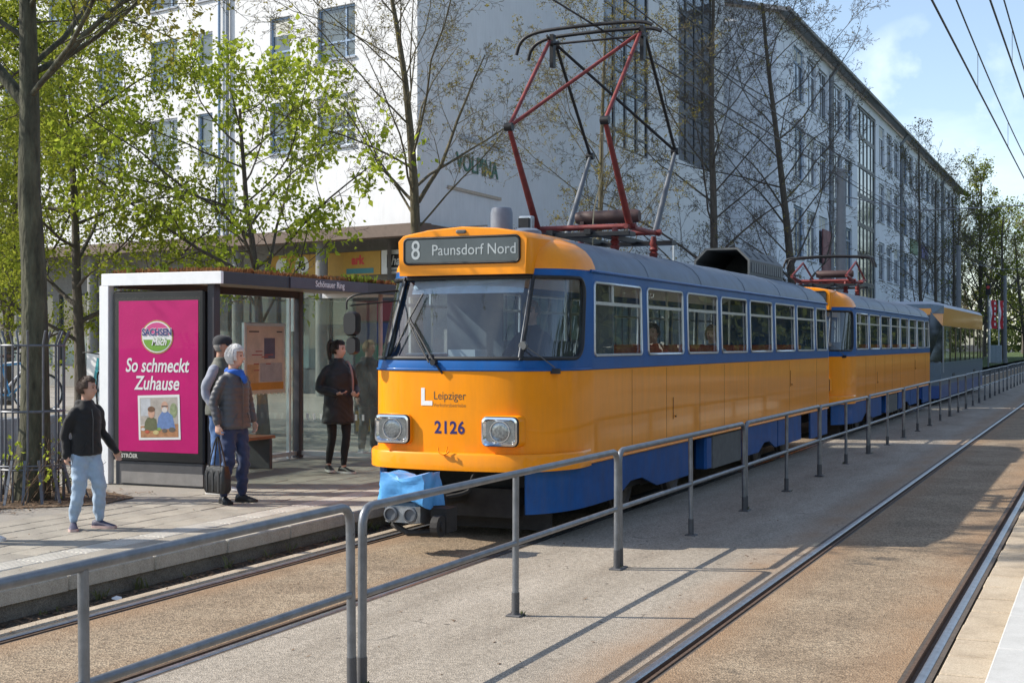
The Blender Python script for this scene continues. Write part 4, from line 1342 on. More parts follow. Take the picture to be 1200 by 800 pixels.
def pantograph(t, yc, raised=True):
    e = empty('pantograph', (0, yc, 3.05)); e.parent = t
    fr_, kn, hd_ = .5, 1.38, 2.69
    w = .60
    b = MB()
    for y in (-fr_, fr_): b.tube([(-w - .08, y, .28), (w + .08, y, .28)], .035, 8)
    for x in (-w, w): b.tube([(x, -fr_ - .15, .27), (x, fr_ + .15, .27)], .03, 8)
    b.build('base_frame', m_pred, e, smooth=50)
    b = MB()
    for x in (-.5, .5):
        for y in (-.75, .75):
            b = MB(); b.lathe([(.05, 0), (.06, .05), (.04, .07), (.06, .10), (.04, .13), (.055, .17), (.03, .27)], (x, y, -.02), 10); b.build('insulator', m_pred, e, smooth=40)
    pass
    b = MB(); b.cbox(-.75, .75, -.95, -.72, .14, .19, .01); b.cbox(-.75, .75, .72, .95, .14, .19, .01); b.box(-.28, -.2, -1.0, 1.0, .16, .22); b.box(.2, .28, -1.0, 1.0, .16, .22); b.build('mounting_bars', m_pblk, e)
    b = MB(); b.lathe([(.07, -.42), (.085, -.38), (.085, .38), (.07, .42)], (.1, .12, .46), 12, 'x'); b.box(-.25, -.2, .05, .2, .25, .5); b.build('spring_drum', mat('drum_brown', (.06, .03, .028), .6), e, smooth=40)
    if raised:
        zk = 1.42
        for s in (-1, 1):
            b = MB(); b.tube([(s * w, -fr_, .28), (s * w, -kn, zk)], [.047, .030], 8); b.build('lower_arm', m_pred, e, smooth=50)
            b = MB(); b.tube([(s * w, fr_, .28), (s * w, (fr_ + kn) / 2, (.28 + zk) / 2), (s * w, kn, zk)], [.042, .038, .026], 8); b.build('lower_arm', m_pgry, e, smooth=50)
            b = MB(); b.tube([(s * w, -kn, zk), (s * w, -.10, hd_)], .024, 8); b.build('upper_arm', m_pred, e, smooth=50)
            b = MB(); b.tube([(s * w, kn, zk), (s * w, .10, hd_)], .022, 8); b.build('upper_arm', m_pblk, e, smooth=50)
            for y in (-kn, kn): b = MB(); b.lathe([(.05, -.05), (.05, .05)], (s * w, y, zk), 10, 'x'); b.build('knee_joint', m_pblk, e, smooth=40)
            b = MB(); b.tube([(s * w, -.12, hd_ - .02), (s * w, .12, hd_ - .02)], .03, 8); b.bar((s * w, 0, hd_ - .32), (s * w, 0, hd_ + .1), .05, .09, (0, 1, 0)); b.tube([(s * w, -.19, hd_ + .05), (s * w, 0, hd_ - .02), (s * w, .19, hd_ + .05)], .018, 6); b.build('head_joint', m_pblk, e, smooth=40)
        b = MB(); b.tube([(-w, -kn, zk), (w, -.10, hd_)], .022, 8); b.build('diagonal_brace', m_pred, e, smooth=50)
        b = MB(); b.tube([(w, kn, zk), (-w, .10, hd_)], .020, 8); b.build('diagonal_brace', m_pblk, e, smooth=50)
        b = MB(); b.tube([(-w, 0, hd_ - .02), (w, 0, hd_ - .02)], .016, 6); b.build('cross_rod', m_pblk, e, smooth=50)
        for y in (-.19, .19):
            path = smoothpath([(-1.02, y, hd_ - .16), (-.97, y, hd_ - .02), (-.85, y, hd_ + .07), (-.6, y, hd_ + .115), (0, y, hd_ + .13), (.5, y, hd_ + .12), (.68, y, hd_ + .10), (.78, y, hd_ + .06)], 4)
            b = MB(); b.tube(path, .024, 8); b.build('contact_bow', m_pblk, e, smooth=50)
        b = MB(); b.tube(smoothpath([(.05, -.3, .05), (.08, -.33, .5), (.25, -.5, .95), (.5, -1.2, 1.3)], 5), .009, 5); b.build('cable', mat('cable_beige', (.35, .32, .22), .7), e)
    else:
        for s in (-1, 1):
            for g_ in (-1, 1): b = MB(); b.tube([(s * w, g_ * fr_, .28), (s * w, g_ * 1.25, .36)], [.05, .035], 8); b.build('lower_arm', m_pred, e, smooth=50)
            b = MB(); b.tube([(s * w, -1.25, .36), (s * w, 0, .72), (s * w, 1.25, .36)], .024, 8); b.build('upper_arm', m_pred, e, smooth=50)
        for y in (-.19, .19):
            path = smoothpath([(-1.02, y, .60), (-.97, y, .74), (-.85, y, .82), (0, y, .86), (.85, y, .82), (.97, y, .74), (1.02, y, .60)], 4)
            b = MB(); b.tube(path, .024, 8); b.build('contact_bow', m_pblk, e, smooth=50)
    return e

# second car: same kind, lowered pantograph, no rooftop box or text
tram2 = copy_tree(tram, None, skip=('coupler', 'fleet_number', 'operator_name', 'logo', 'display_text'))
tram2.location = (XL, 27.5, 0)
tag(tram2, 'second orange and blue tram car, coupled behind car 2126, lowered pantograph', 'tram')
pantograph(tram, 4.25, True)
pantograph(tram2, 4.1, False)
for t_ in (tram, tram2):
    b = MB(); b.tube([(0, 14.2, .45), (0, 15.75, .45)], .06, 8); b.build('drawbar', m_under, t_, smooth=40)

# roof gear of the first car
b = MB(); b.lathe([(.115, 0), (.115, .22), (.10, .27), (.09, .275)], (.12, 1.05, 3.05), 16); b.build('antenna_drum', mat('antenna_grey', (.16, .19, .24), .5), tram, smooth=40)
b = MB(); b.lathe([(.16, 0), (.15, .05), (.10, .075), (.01, .08)], (.42, 1.0, 3.02), 16); b.build('roof_disc', MATS['antenna_grey'], tram, smooth=40)
b = MB(); b.cbox(-.32, 0, 1.0, 1.3, 3.04, 3.13, .02); b.build('roof_box', MATS['antenna_grey'], tram)
b = MB(); b.cbox(-.62, -.45, 3.2, 3.3, 3.0, 3.45, .01); b.build('arrester', m_alu, tram)
b = MB(); b.box(-.6, -.47, 3.15, 3.2, 3.02, 3.42); b.build('arrester_plate', m_pblk, tram)
b = MB(); b.tube([(-.2, 8.2, 3.04), (-.2, 8.2, 3.42)], .02, 8); b.build('roof_rod', m_alu, tram, smooth=50)
# ventilated roof housing with open end
hx = .47; y0, y1 = 10.25, 12.75; zb, zt = 3.05, 3.50
pr = [(-hx, zb), (-hx, zt - .2), (-hx + .2, zt), (hx - .2, zt), (hx, zt - .2), (hx, zb)]
b = MB(); rings = [[(x, y, z) for x, z in pr] for y in (y0, y1)]
b.loft(rings, False, False)
inn = [(x * .93, zb + (z - zb) * .93) for x, z in pr]
b.loft([[(x, y, z) for x, z in inn] for y in (y1 - .6, y0)], False, False)
b.poly([(x, y1, z) for x, z in pr]); b.poly([(x, y1 - .6, z) for x, z in inn])
for i in range(5):
    b.poly([(pr[i][0], y0, pr[i][1]), (pr[i + 1][0], y0, pr[i + 1][1]), (inn[i + 1][0], y0, inn[i + 1][1]), (inn[i][0], y0, inn[i][1])])
rh = b.build('resistor_housing', m_boxgrey, tram)
for k in range(14):
    b = MB(); y = y0 + .12 + k * .165
    b.box(hx, hx + .012, y, y + .12, zb + .05, zt - .24); b.build('louvre', m_pgry, rh)
for k in range(4):
    b = MB(); y = y0 + .3 + k * .55; m4 = Matrix.Translation((hx - .1, y, zt - .095)) @ Matrix.Rotation(R(45), 4, 'Y')
    b.xbox(m4, .14, .14, .01); b.build('vent_slot', m_pblk, rh)
# ------------------------------------------------ third vehicle: low-floor trailer
def make_trailer():
    t = empty('tram_trailer', (XL, 43.25, 0)); Lg = 16.2; w = 1.12
    def sec(y, ztop, zbot, lean): return y
    m_tg = mat('trailer_grey', (0.10, 0.15, 0.20), 0.4, var=0.12, coat=.4)
    m_tgl = mat('trailer_pale_grey', (0.38, 0.40, 0.42), 0.4, var=0.08, coat=.4)
    m_to = mat('trailer_orange', (0.80, 0.31, 0.03), 0.35, var=0.08, coat=.5)
    m_tb = mat('trailer_blue', (0.015, 0.07, 0.28), 0.4, var=0.15, coat=.4)
    m_dg = mat('trailer_dark_glass', (0.02, 0.025, 0.028), 0.06, var=0.2, spec=.9)
    def fy(z): return .05 + max(0, z - 1.2) * .42             # sloping nose
    def ring(z, ins=0):
        y0 = fy(z) + ins
        return [(-w * .72 + ins, y0, z), (w * .72 - ins, y0, z), (w - ins, y0 + .55, z), (w - ins, Lg - .5, z), (w * .75 - ins, Lg, z), (-w * .75 + ins, Lg, z), (-w + ins, Lg - .5, z), (-w + ins, y0 + .55, z)]
    def band(name, z0, z1, m, ins=0):
        b = MB(); b.loft([ring(z0, ins), ring(z1, ins)], True); return b.build(name, m, t)
    band('skirt', .22, .62, m_tb, .01)
    band('body', .62, 1.32, m_tg)
    # window band: posts and panes, open to see through
    b = MB()
    def col(ya, yb, s):
        b.box(s * w - (.06 if s > 0 else 0), s * w + (0 if s > 0 else .06), ya, yb, 1.322, 2.46)
    posts = [(1.25, 2.0), (3.5, 3.7), (5.2, 5.4), (6.9, 7.1), (8.6, 8.8), (10.3, 10.5), (12.0, 12.2), (13.7, 13.9), (14.9, 15.7)]
    for (ya, yb) in posts:
        for s in (1, -1): col(ya, yb, s)
    b.build('window_post', m_dg, t)
    b = MB(); b.box(w - .02, w + .012, 1.22, 1.42, 1.0, 2.46); b.build('door_pillar', m_tgl, t)
    gm = glass('trailer_glass', (.5, .55, .55), 1.7, 0, .05)
    for s in (1, -1):
        for (p, q) in zip(posts, posts[1:]):
            b = MB(); x = s * (w - .02); b.quad((x, p[1] + .002, 1.324), (x, q[0] - .002, 1.324), (x, q[0] - .002, 2.458), (x, p[1] + .002, 2.458)); b.build('side_window', gm, t)
    b = MB(); r0 = ring(1.45); r1 = ring(2.75)
    b.poly([(r0[0][0], r0[0][1] - .012, 1.4), (r0[1][0], r0[1][1] - .012, 1.4), (r1[1][0], r1[1][1] - .012, 2.8), (r1[0][0], r1[0][1] - .012, 2.8)]); b.build('windscreen', m_dg, t)
    for s in (1, -1):
        b = MB(); a = ring(1.4); c = ring(2.75); i, j = (1, 2) if s > 0 else (0, 7)
        b.poly([(a[i][0], a[i][1] - .01, 1.36), (a[j][0] + s * .012, a[j][1], 1.36), (c[j][0] + s * .012, c[j][1] - .25, 2.46), (c[i][0], c[i][1] - .01, 2.9)]); b.build('corner_window', m_dg, t)
    b = MB(); b.loft([[(x, y, z) for (x, y, z) in ring(1.33, .03)[:2]] + [(w * .7, 1.3, 1.33), (-w * .7, 1.3, 1.33)], [(x, y, z) for (x, y, z) in ring(2.46, .03)[:2]] + [(w * .7, 1.3, 2.46), (-w * .7, 1.3, 2.46)]], True); b.build('cab', m_dg, t)
    band('upper_band', 2.47, 3.05, m_to)
    b = MB(); b.loft([ring(3.052), ring(3.16, .1), ring(3.24, .35)], True); b.build('roof', mat('trailer_roof', (.38, .40, .44), .5), t)
    b = MB(); b.loft([[(-.85, fy(3.0) - .02, 2.85), (.85, fy(3.0) - .02, 2.85), (1.14, fy(3.0) + .5, 2.85), (-1.14, fy(3.0) + .5, 2.85)], [(-.8, fy(3.1) - .02, 3.14), (.8, fy(3.1) - .02, 3.14), (1.14, fy(3.0) + .5, 3.1), (-1.14, fy(3.0) + .5, 3.1)]], True); b.build('front_hood', m_tg, t, fix=True)
    b = MB(); b.box(-1.0, 1.0, .9, 15.6, .5, .62); b.build('floor', m_floor, t)
    for y in (2.6, 13.2):
        b = MB()
        for dy in (-.8, .8):
            for s in (-1, 1): b.lathe([(.3, -.05), (.3, .05)], (s * .75, y + dy, .3), 14, 'x')
        b.build('wheelset', m_wheel, t)
    b = MB()
    for s in (1, -1):
        b.box(s * w - .01, s * w + .01, 4.0, 4.7, .84, .93); b.box(s * w - .01, s * w + .01, 11.6, 12.3, .84, .93)
    b.build('vent', m_rubber, t)
    for (y, s) in ((4.2, 1), (6.1, 1), (9.5, -1)):
        pass
    tag(t, 'low-floor tram trailer, grey with orange upper band, last of the train', 'tram')
    return t
make_trailer()

# ================================================================== WAITING SHELTER
m_anth = mat('anthracite_metal', (0.045, 0.042, 0.05), 0.45, 0.2, var=0.1)
m_silver = mat('pale_aluminium_panel', (0.86, 0.87, 0.88), 0.45, 0.1, var=0.04)
m_sheltglass = glass('shelter_glass', (0.78, 0.84, 0.82), 1.5, 0.0, 0.13)
m_soffit = mat('soffit_pale', (0.42, 0.38, 0.33), 0.7, var=0.15)
m_blackcase = mat('poster_case_black', (0.014, 0.014, 0.015), 0.35, var=0.15)
m_casegrey = mat('case_base_grey', (0.07, 0.07, 0.075), 0.55, var=0.15)
m_pinkish = mat('post_pinkish_grey', (0.42, 0.34, 0.31), 0.55, 0.2, var=0.1)
S = empty('tram_shelter', (0, 0, PZ))
XF, XB, YA, YB = -9.62, -11.24, 13.42, 17.62
b = MB(); b.box(XB - .1, XF, YA - .02, YB + .9, 2.50, 2.56); b.build('roof', m_soffit, S)
b = MB(); b.cbox(XF - .02, XF + .03, YA, YB + .95, 2.43, 2.575, .006); b.build('fascia', m_anth, S)
b = MB(); b.cbox(XF + .031, XF + .045, YA + 1.42, YA + 3.4, 2.432, 2.573, .003); sg = b.build('name_plate', mat('name_plate_violet_grey', (0.075, 0.07, 0.09), .5), S)
text('stop_name', 'Schönauer Ring', .118, m_white, sg, (XF + .048, YA + 2.38, 2.503), (PI / 2, 0, PI / 2), bold=.0012, xs=1.0)
b = MB(); b.cbox(XB - .13, XF + .03, YA - .05, YA - .001, 2.43, 2.575, .005); b.build('end_fascia', m_silver, S)
b = MB(); b.cbox(XB - .13, XF + .03, YB + .9, YB + .95, 2.43, 2.575, .005); b.build('end_fascia', m_silver, S)
b = MB(); b.cbox(XB - .16, XB - .02, YA - .05, YA + .06, 0, 2.428, .005); b.build('end_post', m_silver, S)
b = MB(); b.cbox(XF - .22, XF - .12, YA + .02, YA + .14, 0, 2.44, .005); b.build('corner_post', m_anth, S)
b = MB(); b.cbox(XB - .06, XB + .06, YB - .06, YB + .06, 0, 2.5, .005); b.build('corner_post', m_anth, S)
b = MB(); b.cbox(XB - .03, XB + .03, YB - .28, YB - .24, 0, 2.5, .003); b.cbox(XB - .03, XB + .03, YB - .16, YB - .14, 1.9, 2.45, .003); b.build('door_jamb', m_alu, S)
b = MB(); b.tube([(XF - .2, YB + .0, 0), (XF - .2, YB + .0, 2.45)], .032, 10); b.build('front_post', m_pinkish, S, smooth=40)
b = MB(); b.box(XB - .05, XB + .05, YA + .05, YB, 2.40, 2.50); b.build('rear_beam', m_anth, S)
# glass: rear wall in two panes, far end wall
ys = [YA + .12, YA + 2.05, YB - .08]
for a, c in zip(ys, ys[1:]):
    b = MB(); b.box(XB - .005, XB + .005, a + .03, c - .03, .12, 2.38); p = b.build('glass_pane', m_sheltglass, S)
    b = MB(); b.box(XB - .02, XB + .02, a - .0, a + .028, .05, 2.40); b.build('pane_edge', m_alu, p)
    for k in range(int((c - a - .2) / .11)):
        b = MB(); y = a + .1 + k * .11; b.box(XB + .0055, XB + .0065, y, y + .035, .98, 1.07); b.build('safety_mark', m_white, p)
b = MB(); b.box(XB + .08, XF - .26, YB - .005, YB + .005, .12, 2.40); p = b.build('glass_pane', m_sheltglass, S)
for k in range(9):
    b = MB(); x = XB + .15 + k * .12
    b.box(x, x + .04, YB - .0065, YB - .0055, .58, .67); b.build('safety_mark', m_white, p)
b = MB(); b.box(XB + .06, XF - .2, YB - .02, YB + .02, .04, .10); b.build('base_rail', m_alu, S)
b = MB(); b.box(XB - .02, XB + .02, YA + .1, YB - .06, .04, .10); b.build('base_rail', m_alu, S)
# poster case (near end)
m_pink = mat('poster_magenta', (0.52, 0.011, 0.16), 0.6, var=0.10, scale=2.5, spec=.15)
pc = empty('poster_case', (0, 0, 0)); pc.parent = S
cx0, cx1 = XB + .02, XF - .24
b = MB(); b.cbox(cx0, cx1, YA - .02, YA + .16, .30, 2.36, .02); b.build('case', m_blackcase, pc)
b = MB(); b.cbox(cx0 + .03, cx1 - .03, YA, YA + .14, .0, .295, .01); b.build('case_base', m_casegrey, pc)
b = MB(); b.box(cx0 + .13, cx1 - .02, YA - .012, YA, .02, .16); b.build('base_panel', mat('base_panel_grey', (.22, .21, .20), .7, var=.15), pc)
px0, px1, pz0, pz1 = cx0 + .10, cx1 - .08, .41, 2.24
b = MB(); b.poly([(px0, YA - .024, pz0), (px1, YA - .024, pz0), (px1, YA - .024, pz1), (px0, YA - .024, pz1)]); po = b.build('poster', m_pink, pc)
pcx = (px0 + px1) / 2; yP = YA - .027
def flat(name, pts, m, parent, lift=0):
    bb = MB(); bb.poly([(x, yP - lift, z) for x, z in pts]); return bb.build(name, m, parent)
def ell(cx, cz, rx, rz, n=28, a0=0, a1=360): return [(cx + rx * math.cos(R(a0 + (a1 - a0) * k / n)), cz + rz * math.sin(R(a0 + (a1 - a0) * k / n))) for k in range(n if a1 - a0 == 360 else n + 1)]
m_gold = mat('print_gold', (0.48, 0.27, 0.08), .5, var=.1); m_pgreen = mat('print_green', (0.16, 0.36, 0.03), .5, var=.05); m_pnavy = mat('print_navy', (0.03, 0.03, 0.18), .5, var=0)
m_plightpink = mat('print_pink', (0.62, 0.06, 0.25), .5, var=.05)
lx, lz = pcx - .01, 1.80
for (nm, rx, rz, m_, l_) in (('logo_rim', .238, .205, m_gold, .000), ('logo_white', .222, .190, m_white, .002)):
    flat(nm, ell(lx, lz, rx, rz), m_, po, l_)
flat('logo_top', ell(lx, lz, .205, .174, 24, 8, 172), m_plightpink, po, .004)
flat('logo_bottom', ell(lx, lz - .01, .205, .164, 24, 188, 352), m_pgreen, po, .004)
b = MB()
for sgn in (1,):
    pass
tx = text('logo_text', 'SACHSEN', .112, m_white, po, (lx, yP - .006, lz + .055), bold=.008, xs=.92, extrude=.0003)
tx = text('logo_text', 'SACHSEN', .112, m_pnavy, po, (lx, yP - .0075, lz + .055), bold=.0035, xs=.92, extrude=.0003)
text('logo_text', 'Milch', .12, m_pgreen, po, (lx + .03, yP - .006, lz - .062), shear=.35, bold=.007, xs=.85, extrude=.0003)
text('logo_text', 'Milch', .12, m_white, po, (lx + .03, yP - .0075, lz - .062), shear=.35, bold=.003, xs=.85, extrude=.0003)
text('slogan', 'So schmeckt', .235, m_white, po, (pcx - .02, yP, 1.45), shear=.22, bold=.004, xs=.78, extrude=.0003)
text('slogan', 'Zuhause', .235, m_white, po, (pcx - .02, yP, 1.235), shear=.22, bold=.004, xs=.82, extrude=.0003)
# printed photo: white-bordered snapshot of two people at a kitchen table
def tilt(pts, a=R(2.0), c=(pcx + .02, .83)):
    return [(c[0] + (x * math.cos(a) - z * math.sin(a)), c[1] + (x * math.sin(a) + z * math.cos(a))) for x, z in pts]
def pm(n, c, var=.15, sc=14): return mat('print_' + n, c, .6, var=var, scale=sc)
flat('photo_border', tilt([(-.31, -.27), (.31, -.27), (.31, .27), (-.31, .27)]), m_white, po, .001)
flat('photo_wall', tilt([(-.28, -.09), (.28, -.09), (.28, .24), (-.28, .24)]), pm('wall', (.42, .38, .34), .25, 9), po, .002)
flat('photo_cupboard', tilt([(-.27, .02), (-.12, .02), (-.12, .23), (-.27, .23)]), pm('cupboard', (.5, .52, .55)), po, .0025)
flat('photo_plant', tilt(ell(.22, .08, .055, .09)), pm('plant', (.25, .30, .16), .4, 30), po, .0025)
flat('photo_table', tilt([(-.28, -.24), (.28, -.24), (.28, -.08), (-.28, -.10)]), pm('table', (.42, .20, .09), .3, 20), po, .0027)
flat('photo_shirt', tilt([(-.04, -.14), (.24, -.14), (.20, .02), (.13, .07), (.05, .07), (-.01, .0)]), pm('blue_shirt', (.13, .22, .45), .2, 25), po, .003)
flat('photo_head', tilt(ell(.09, .125, .052, .068)), pm('skin_a', (.55, .33, .24), .12, 30), po, .0035)
flat('photo_beard', tilt(ell(.088, .09, .04, .035)), pm('beard', (.62, .58, .55), .1, 40), po, .0038)
flat('photo_glasses', tilt([(.045, .125), (.135, .125), (.135, .14), (.045, .14)]), pm('glasses', (.05, .04, .04)), po, .0042)
flat('photo_jumper', tilt([(-.23, -.16), (-.02, -.16), (-.04, -.02), (-.10, .01), (-.17, .0), (-.21, -.05)]), pm('olive', (.12, .13, .06), .25, 25), po, .0032)
flat('photo_head', tilt(ell(-.11, .055, .05, .062)), pm('skin_b', (.58, .34, .24), .12, 30), po, .0036)
flat('photo_hair', tilt(ell(-.11, .10, .055, .035)), pm('hair_brown', (.16, .08, .04), .2, 40), po, .0039)
for (x, z, r_, c, n_) in ((-.18, -.17, .035, (.5, .10, .05), 'food_red'), (-.05, -.18, .045, (.55, .45, .2), 'food_gold'), (.08, -.16, .04, (.12, .10, .08), 'pan'), (.19, -.15, .05, (.10, .10, .10), 'pan'), (.0, -.14, .03, (.2, .35, .08), 'food_green'), (-.24, -.14, .03, (.6, .6, .6), 'plate')):
    flat('photo_food', tilt(ell(x, z, r_, r_ * .6, 14)), pm(n_, c), po, .0045)
text('case_brand', 'STRÖER', .068, m_pale, pc, (px0 + .16, YA - .023, .352), bold=.002, extrude=.0003)
b = MB(); b.poly([(px0 - .04, YA - .040, pz0 - .03), (px1 + .04, YA - .040, pz0 - .03), (px1 + .04, YA - .040, pz1 + .04), (px0 - .04, YA - .040, pz1 + .04)]); b.build('cover_glass', glass('poster_glass', (.98, .98, .98), 1.2, 0, .006), pc)
# timetable and map board on the rear wall
ib = empty('timetable_board', (0, 0, 0)); ib.parent = S
iy0, iy1, iz0, iz1 = 15.62, 16.92, 1.0, 2.02
iy0, iy1 = 16.12, 17.16
b = MB(); b.cbox(XB + .02, XB + .075, iy0, iy1, iz0, iz1, .008); b.build('board_frame', m_alu, ib)
m_map = mat('map_paper', (0.66, 0.52, 0.42), .5, var=.14, scale=5, coat=.4)
def bp(name, a0, a1, z0, z1, m, lift): 
    bb = MB(); x = XB + .077 + lift; bb.poly([(x, iy0 + a0, iz0 + z0), (x, iy0 + a1, iz0 + z0), (x, iy0 + a1, iz0 + z1), (x, iy0 + a0, iz0 + z1)]); return bb.build(name, m, ib)
W_ = iy1 - iy0
bp('map_sheet', .05, W_ - .05, .05, .97, m_map, 0)
bp('map_footer', .06, W_ - .06, .055, .16, mat('map_orange', (.62, .25, .03), .5, var=.15), .001)
bp('map_inset', .48, .76, .50, .80, mat('map_inset_grey', (.13, .11, .17), .5, var=.15), .001)
bp('map_field', .06, .34, .16, .42, mat('map_peach', (.60, .34, .17), .5, var=.15, scale=9), .001)
bp('map_field', .38, .95, .17, .44, mat('map_greyish', (.42, .38, .38), .5, var=.2, scale=7), .001)
for k in range(9):
    q = random.Random(k); a = q.uniform(.1, .6); z = q.choice([.55, .60, .47, .42, .33, .52]); 
    bp('map_line', a, a + q.uniform(.12, .25), z, z + .016, mat('map_redline', (.45, .10, .08), .5, var=0), .002 + k * .0002)
bp('map_title', .1, .35, .88, .90, m_casegrey, .002); bp('map_title', .8, .95, .88, .90, m_casegrey, .002)
b = MB(); b.poly([(XB + .09, iy0 + .03, iz0 + .03), (XB + .09, iy1 - .03, iz0 + .03), (XB + .09, iy1 - .03, iz1 - .03), (XB + .09, iy0 + .03, iz1 - .03)]); b.build('cover_glass', MATS['poster_glass'], ib)
b = MB(); b.cbox(XB + .02, XB + .04, 15.95, 16.35, .80, .98, .003); b.build('notice', m_yel, S)
# planted roof
nr = np.random.RandomState(11)
vv = []; qq = []
def blade(x, y, z, s, h):
    a = nr.uniform(0, 2 * PI); t = nr.uniform(-.5, .5, 2) * h; o = len(vv)
    c, s_ = math.cos(a) * s, math.sin(a) * s
    vv.extend([(x - c, y - s_, z), (x + c, y + s_, z), (x + c * .6 + t[0], y + s_ * .6 + t[1], z + h), (x - c * .6 + t[0], y - s_ * .6 + t[1], z + h)]); qq.append((o, o + 1, o + 2, o + 3))
def patchfill(n, hmul, s0, s1, f):
    global vv, qq
    vv = []; qq = []
    for _ in range(n):
        x = nr.uniform(XB - .05, XF); y = nr.uniform(YA + .03, YB + .85)
        if not f(x, y): continue
        blade(x, y, 2.562, nr.uniform(s0, s1), nr.uniform(.02, .07) * hmul)
    return np_mesh('roof_plants', vv, quads=qq)
fn = lambda x, y: mnoise.noise(Vector((x * 2.2, y * 1.1, 3.0)))
m_sed = leafmat('sedum_red', (0.16, 0.06, 0.03), (0.24, 0.13, 0.06), .3)
m_moss = leafmat('sedum_green', (0.14, 0.20, 0.03), (0.24, 0.28, 0.05), .4)
o = obj('roof_plants', patchfill(11000, 1.2, .006, .016, lambda x, y: True), m_sed, S); o['kind'] = 'stuff'
o = obj('roof_moss', patchfill(14000, 1.9, .008, .022, lambda x, y: fn(x, y) > .22), m_moss, S); o['kind'] = 'stuff'
tag(S, 'glass tram shelter with planted roof, magenta poster and stop name sign', 'shelter')
# bench inside
be = empty('bench', (XB + .42, 15.12, PZ))
m_wood = mat('bench_wood', (0.30, 0.11, 0.04), .5, var=.25, scale=9, coat=.2)
for y in (-.9, .75):
    b = MB(); b.cbox(-.20, .24, y, y + .07, 0, .41, .008); b.build('leg', m_casegrey, be)
for k in range(4):
    b = MB(); x = -.20 + k * .113; b.cbox(x, x + .10, -.98, .90, .412, .455, .008); b.build('slat', m_wood, be)
tag(be, 'bench with brown wooden slats and dark end supports inside the shelter', 'bench')

# ================================================================== TREE GUARD AND STREET THINGS
m_guard = mat('guard_steel', (0.13, 0.14, 0.16), .5, .4, var=.2)
tg = empty('tree_guard', (-10.95, 11.72, PZ))
for k in range(14):
    a = 2 * PI * k / 14; r0 = .36; ca, sa = math.cos(a), math.sin(a)
    b = MB(); b.tube([(r0 * ca, r0 * sa, 0), (r0 * ca, r0 * sa, 1.72), ((r0 + .06) * ca, (r0 + .06) * sa, 1.86)], .0125, 6); b.build('bar', m_guard, tg, smooth=50)
for z in (.35, .98, 1.70):
    b = MB(); b.tube([(.36 * math.cos(2 * PI * k / 24), .36 * math.sin(2 * PI * k / 24), z) for k in range(24)], .014, 6, loop=True); b.build('ring', m_guard, tg, smooth=50)
for k in range(20):
    a = 2 * PI * k / 20; ca, sa = math.cos(a), math.sin(a)
    b = MB(); b.bar((.62 * ca, .62 * sa, 0), (.45 * ca, .45 * sa, .46), .03, .012, (ca, sa, .3)); b.build('foot_bar', m_guard, tg)
b = MB(); b.tube([(.47 * math.cos(2 * PI * k / 24), .47 * math.sin(2 * PI * k / 24), .40) for k in range(24)], .01, 6, loop=True); b.build('ring', m_guard, tg, smooth=50)
tag(tg, 'steel cage of upright bars round the big tree trunk at left', 'tree guard')

def bicycle(loc, rz, frame_m, label):
    e = empty('bicycle', loc, rz)
    for y in (-.52, .52):
        b = MB(); b.tube([(0, y + .33 * math.cos(2 * PI * k / 28), .345 + .33 * math.sin(2 * PI * k / 28)) for k in range(28)], .017, 6, loop=True); w = b.build('wheel', m_rubber, e, smooth=60)
        b = MB(); b.tube([(0, y + .305 * math.cos(2 * PI * k / 28), .345 + .305 * math.sin(2 * PI * k / 28)) for k in range(28)], .010, 5, loop=True); b.build('rim', m_alu, w, smooth=60)
        b = MB()
        for k in range(14):
            a = 2 * PI * k / 14; b.tube([(0, y, .345), (0, y + .305 * math.cos(a), .345 + .305 * math.sin(a))], .002, 4)
        b.build('spokes', m_alu, w); b = MB(); b.lathe([(.03, -.04), (.03, .04)], (0, y, .345), 8, 'x'); b.build('hub', m_boxgrey, w)
    b = MB(); bbk = (0, .05, .30); seat = (0, .20, .82); head = (0, -.33, .86); h2 = (0, -.37, .70)
    for p, q in ((bbk, seat), (bbk, h2), (seat, head), (head, h2), (bbk, (0, .52, .345)), (seat, (0, .52, .345))): b.tube([p, q], .02, 8)
    b.build('frame', frame_m, e, smooth=50)
    b = MB(); b.tube([h2, (0, -.44, .5), (0, -.52, .345)], .016, 8); b.build('fork', m_alu, e, smooth=50)
    b = MB(); b.tube([head, (0, -.35, 1.0)], .014, 8); b.tube(smoothpath([(-.3, -.22, 1.02), (-.22, -.36, 1.03), (0, -.37, 1.0), (.22, -.36, 1.03), (.3, -.22, 1.02)], 4), .012, 8); b.build('handlebar', m_rubber, e, smooth=50)
    b = MB(); b.tube([seat, (0, .23, .95)], .013, 8); b.build('seat_post', m_alu, e); b = MB(); b.loft([[(-.02, -.02, .95), (.02, -.02, .95), (.02, -.02, .98), (-.02, -.02, .98)], [(-.08, .28, .95), (.08, .28, .95), (.07, .28, 1.0), (-.07, .28, 1.0)], [(-.06, .33, .95), (.06, .33, .95), (.05, .33, .99), (-.05, .33, .99)]], True); b.build('saddle', mat('saddle_brown', (.10, .05, .03), .6), e, smooth=50, fix=True)
    b = MB(); b.lathe([(.09, -.005), (.09, .005)], (.03, .05, .30), 16, 'x'); b.tube([(.04, .05, .30), (.05, .16, .18)], .01, 6); b.tube([(-.04, .05, .30), (-.05, -.06, .42)], .01, 6); b.build('crank', m_boxgrey, e, smooth=40)
    tag(e, label, 'bicycle', 'bicycles parked on the terrace'); return e
bicycle((-17.15, 17.95, .73), R(112), mat('bike_blue', (.05, .25, .48), .35, coat=.4), 'light blue bicycle parked on the terrace by the left edge of the photo')
bicycle((-17.9, 18.5, .73), R(100), mat('bike_white', (.62, .62, .64), .35, coat=.4), 'white bicycle behind the light blue one on the terrace')
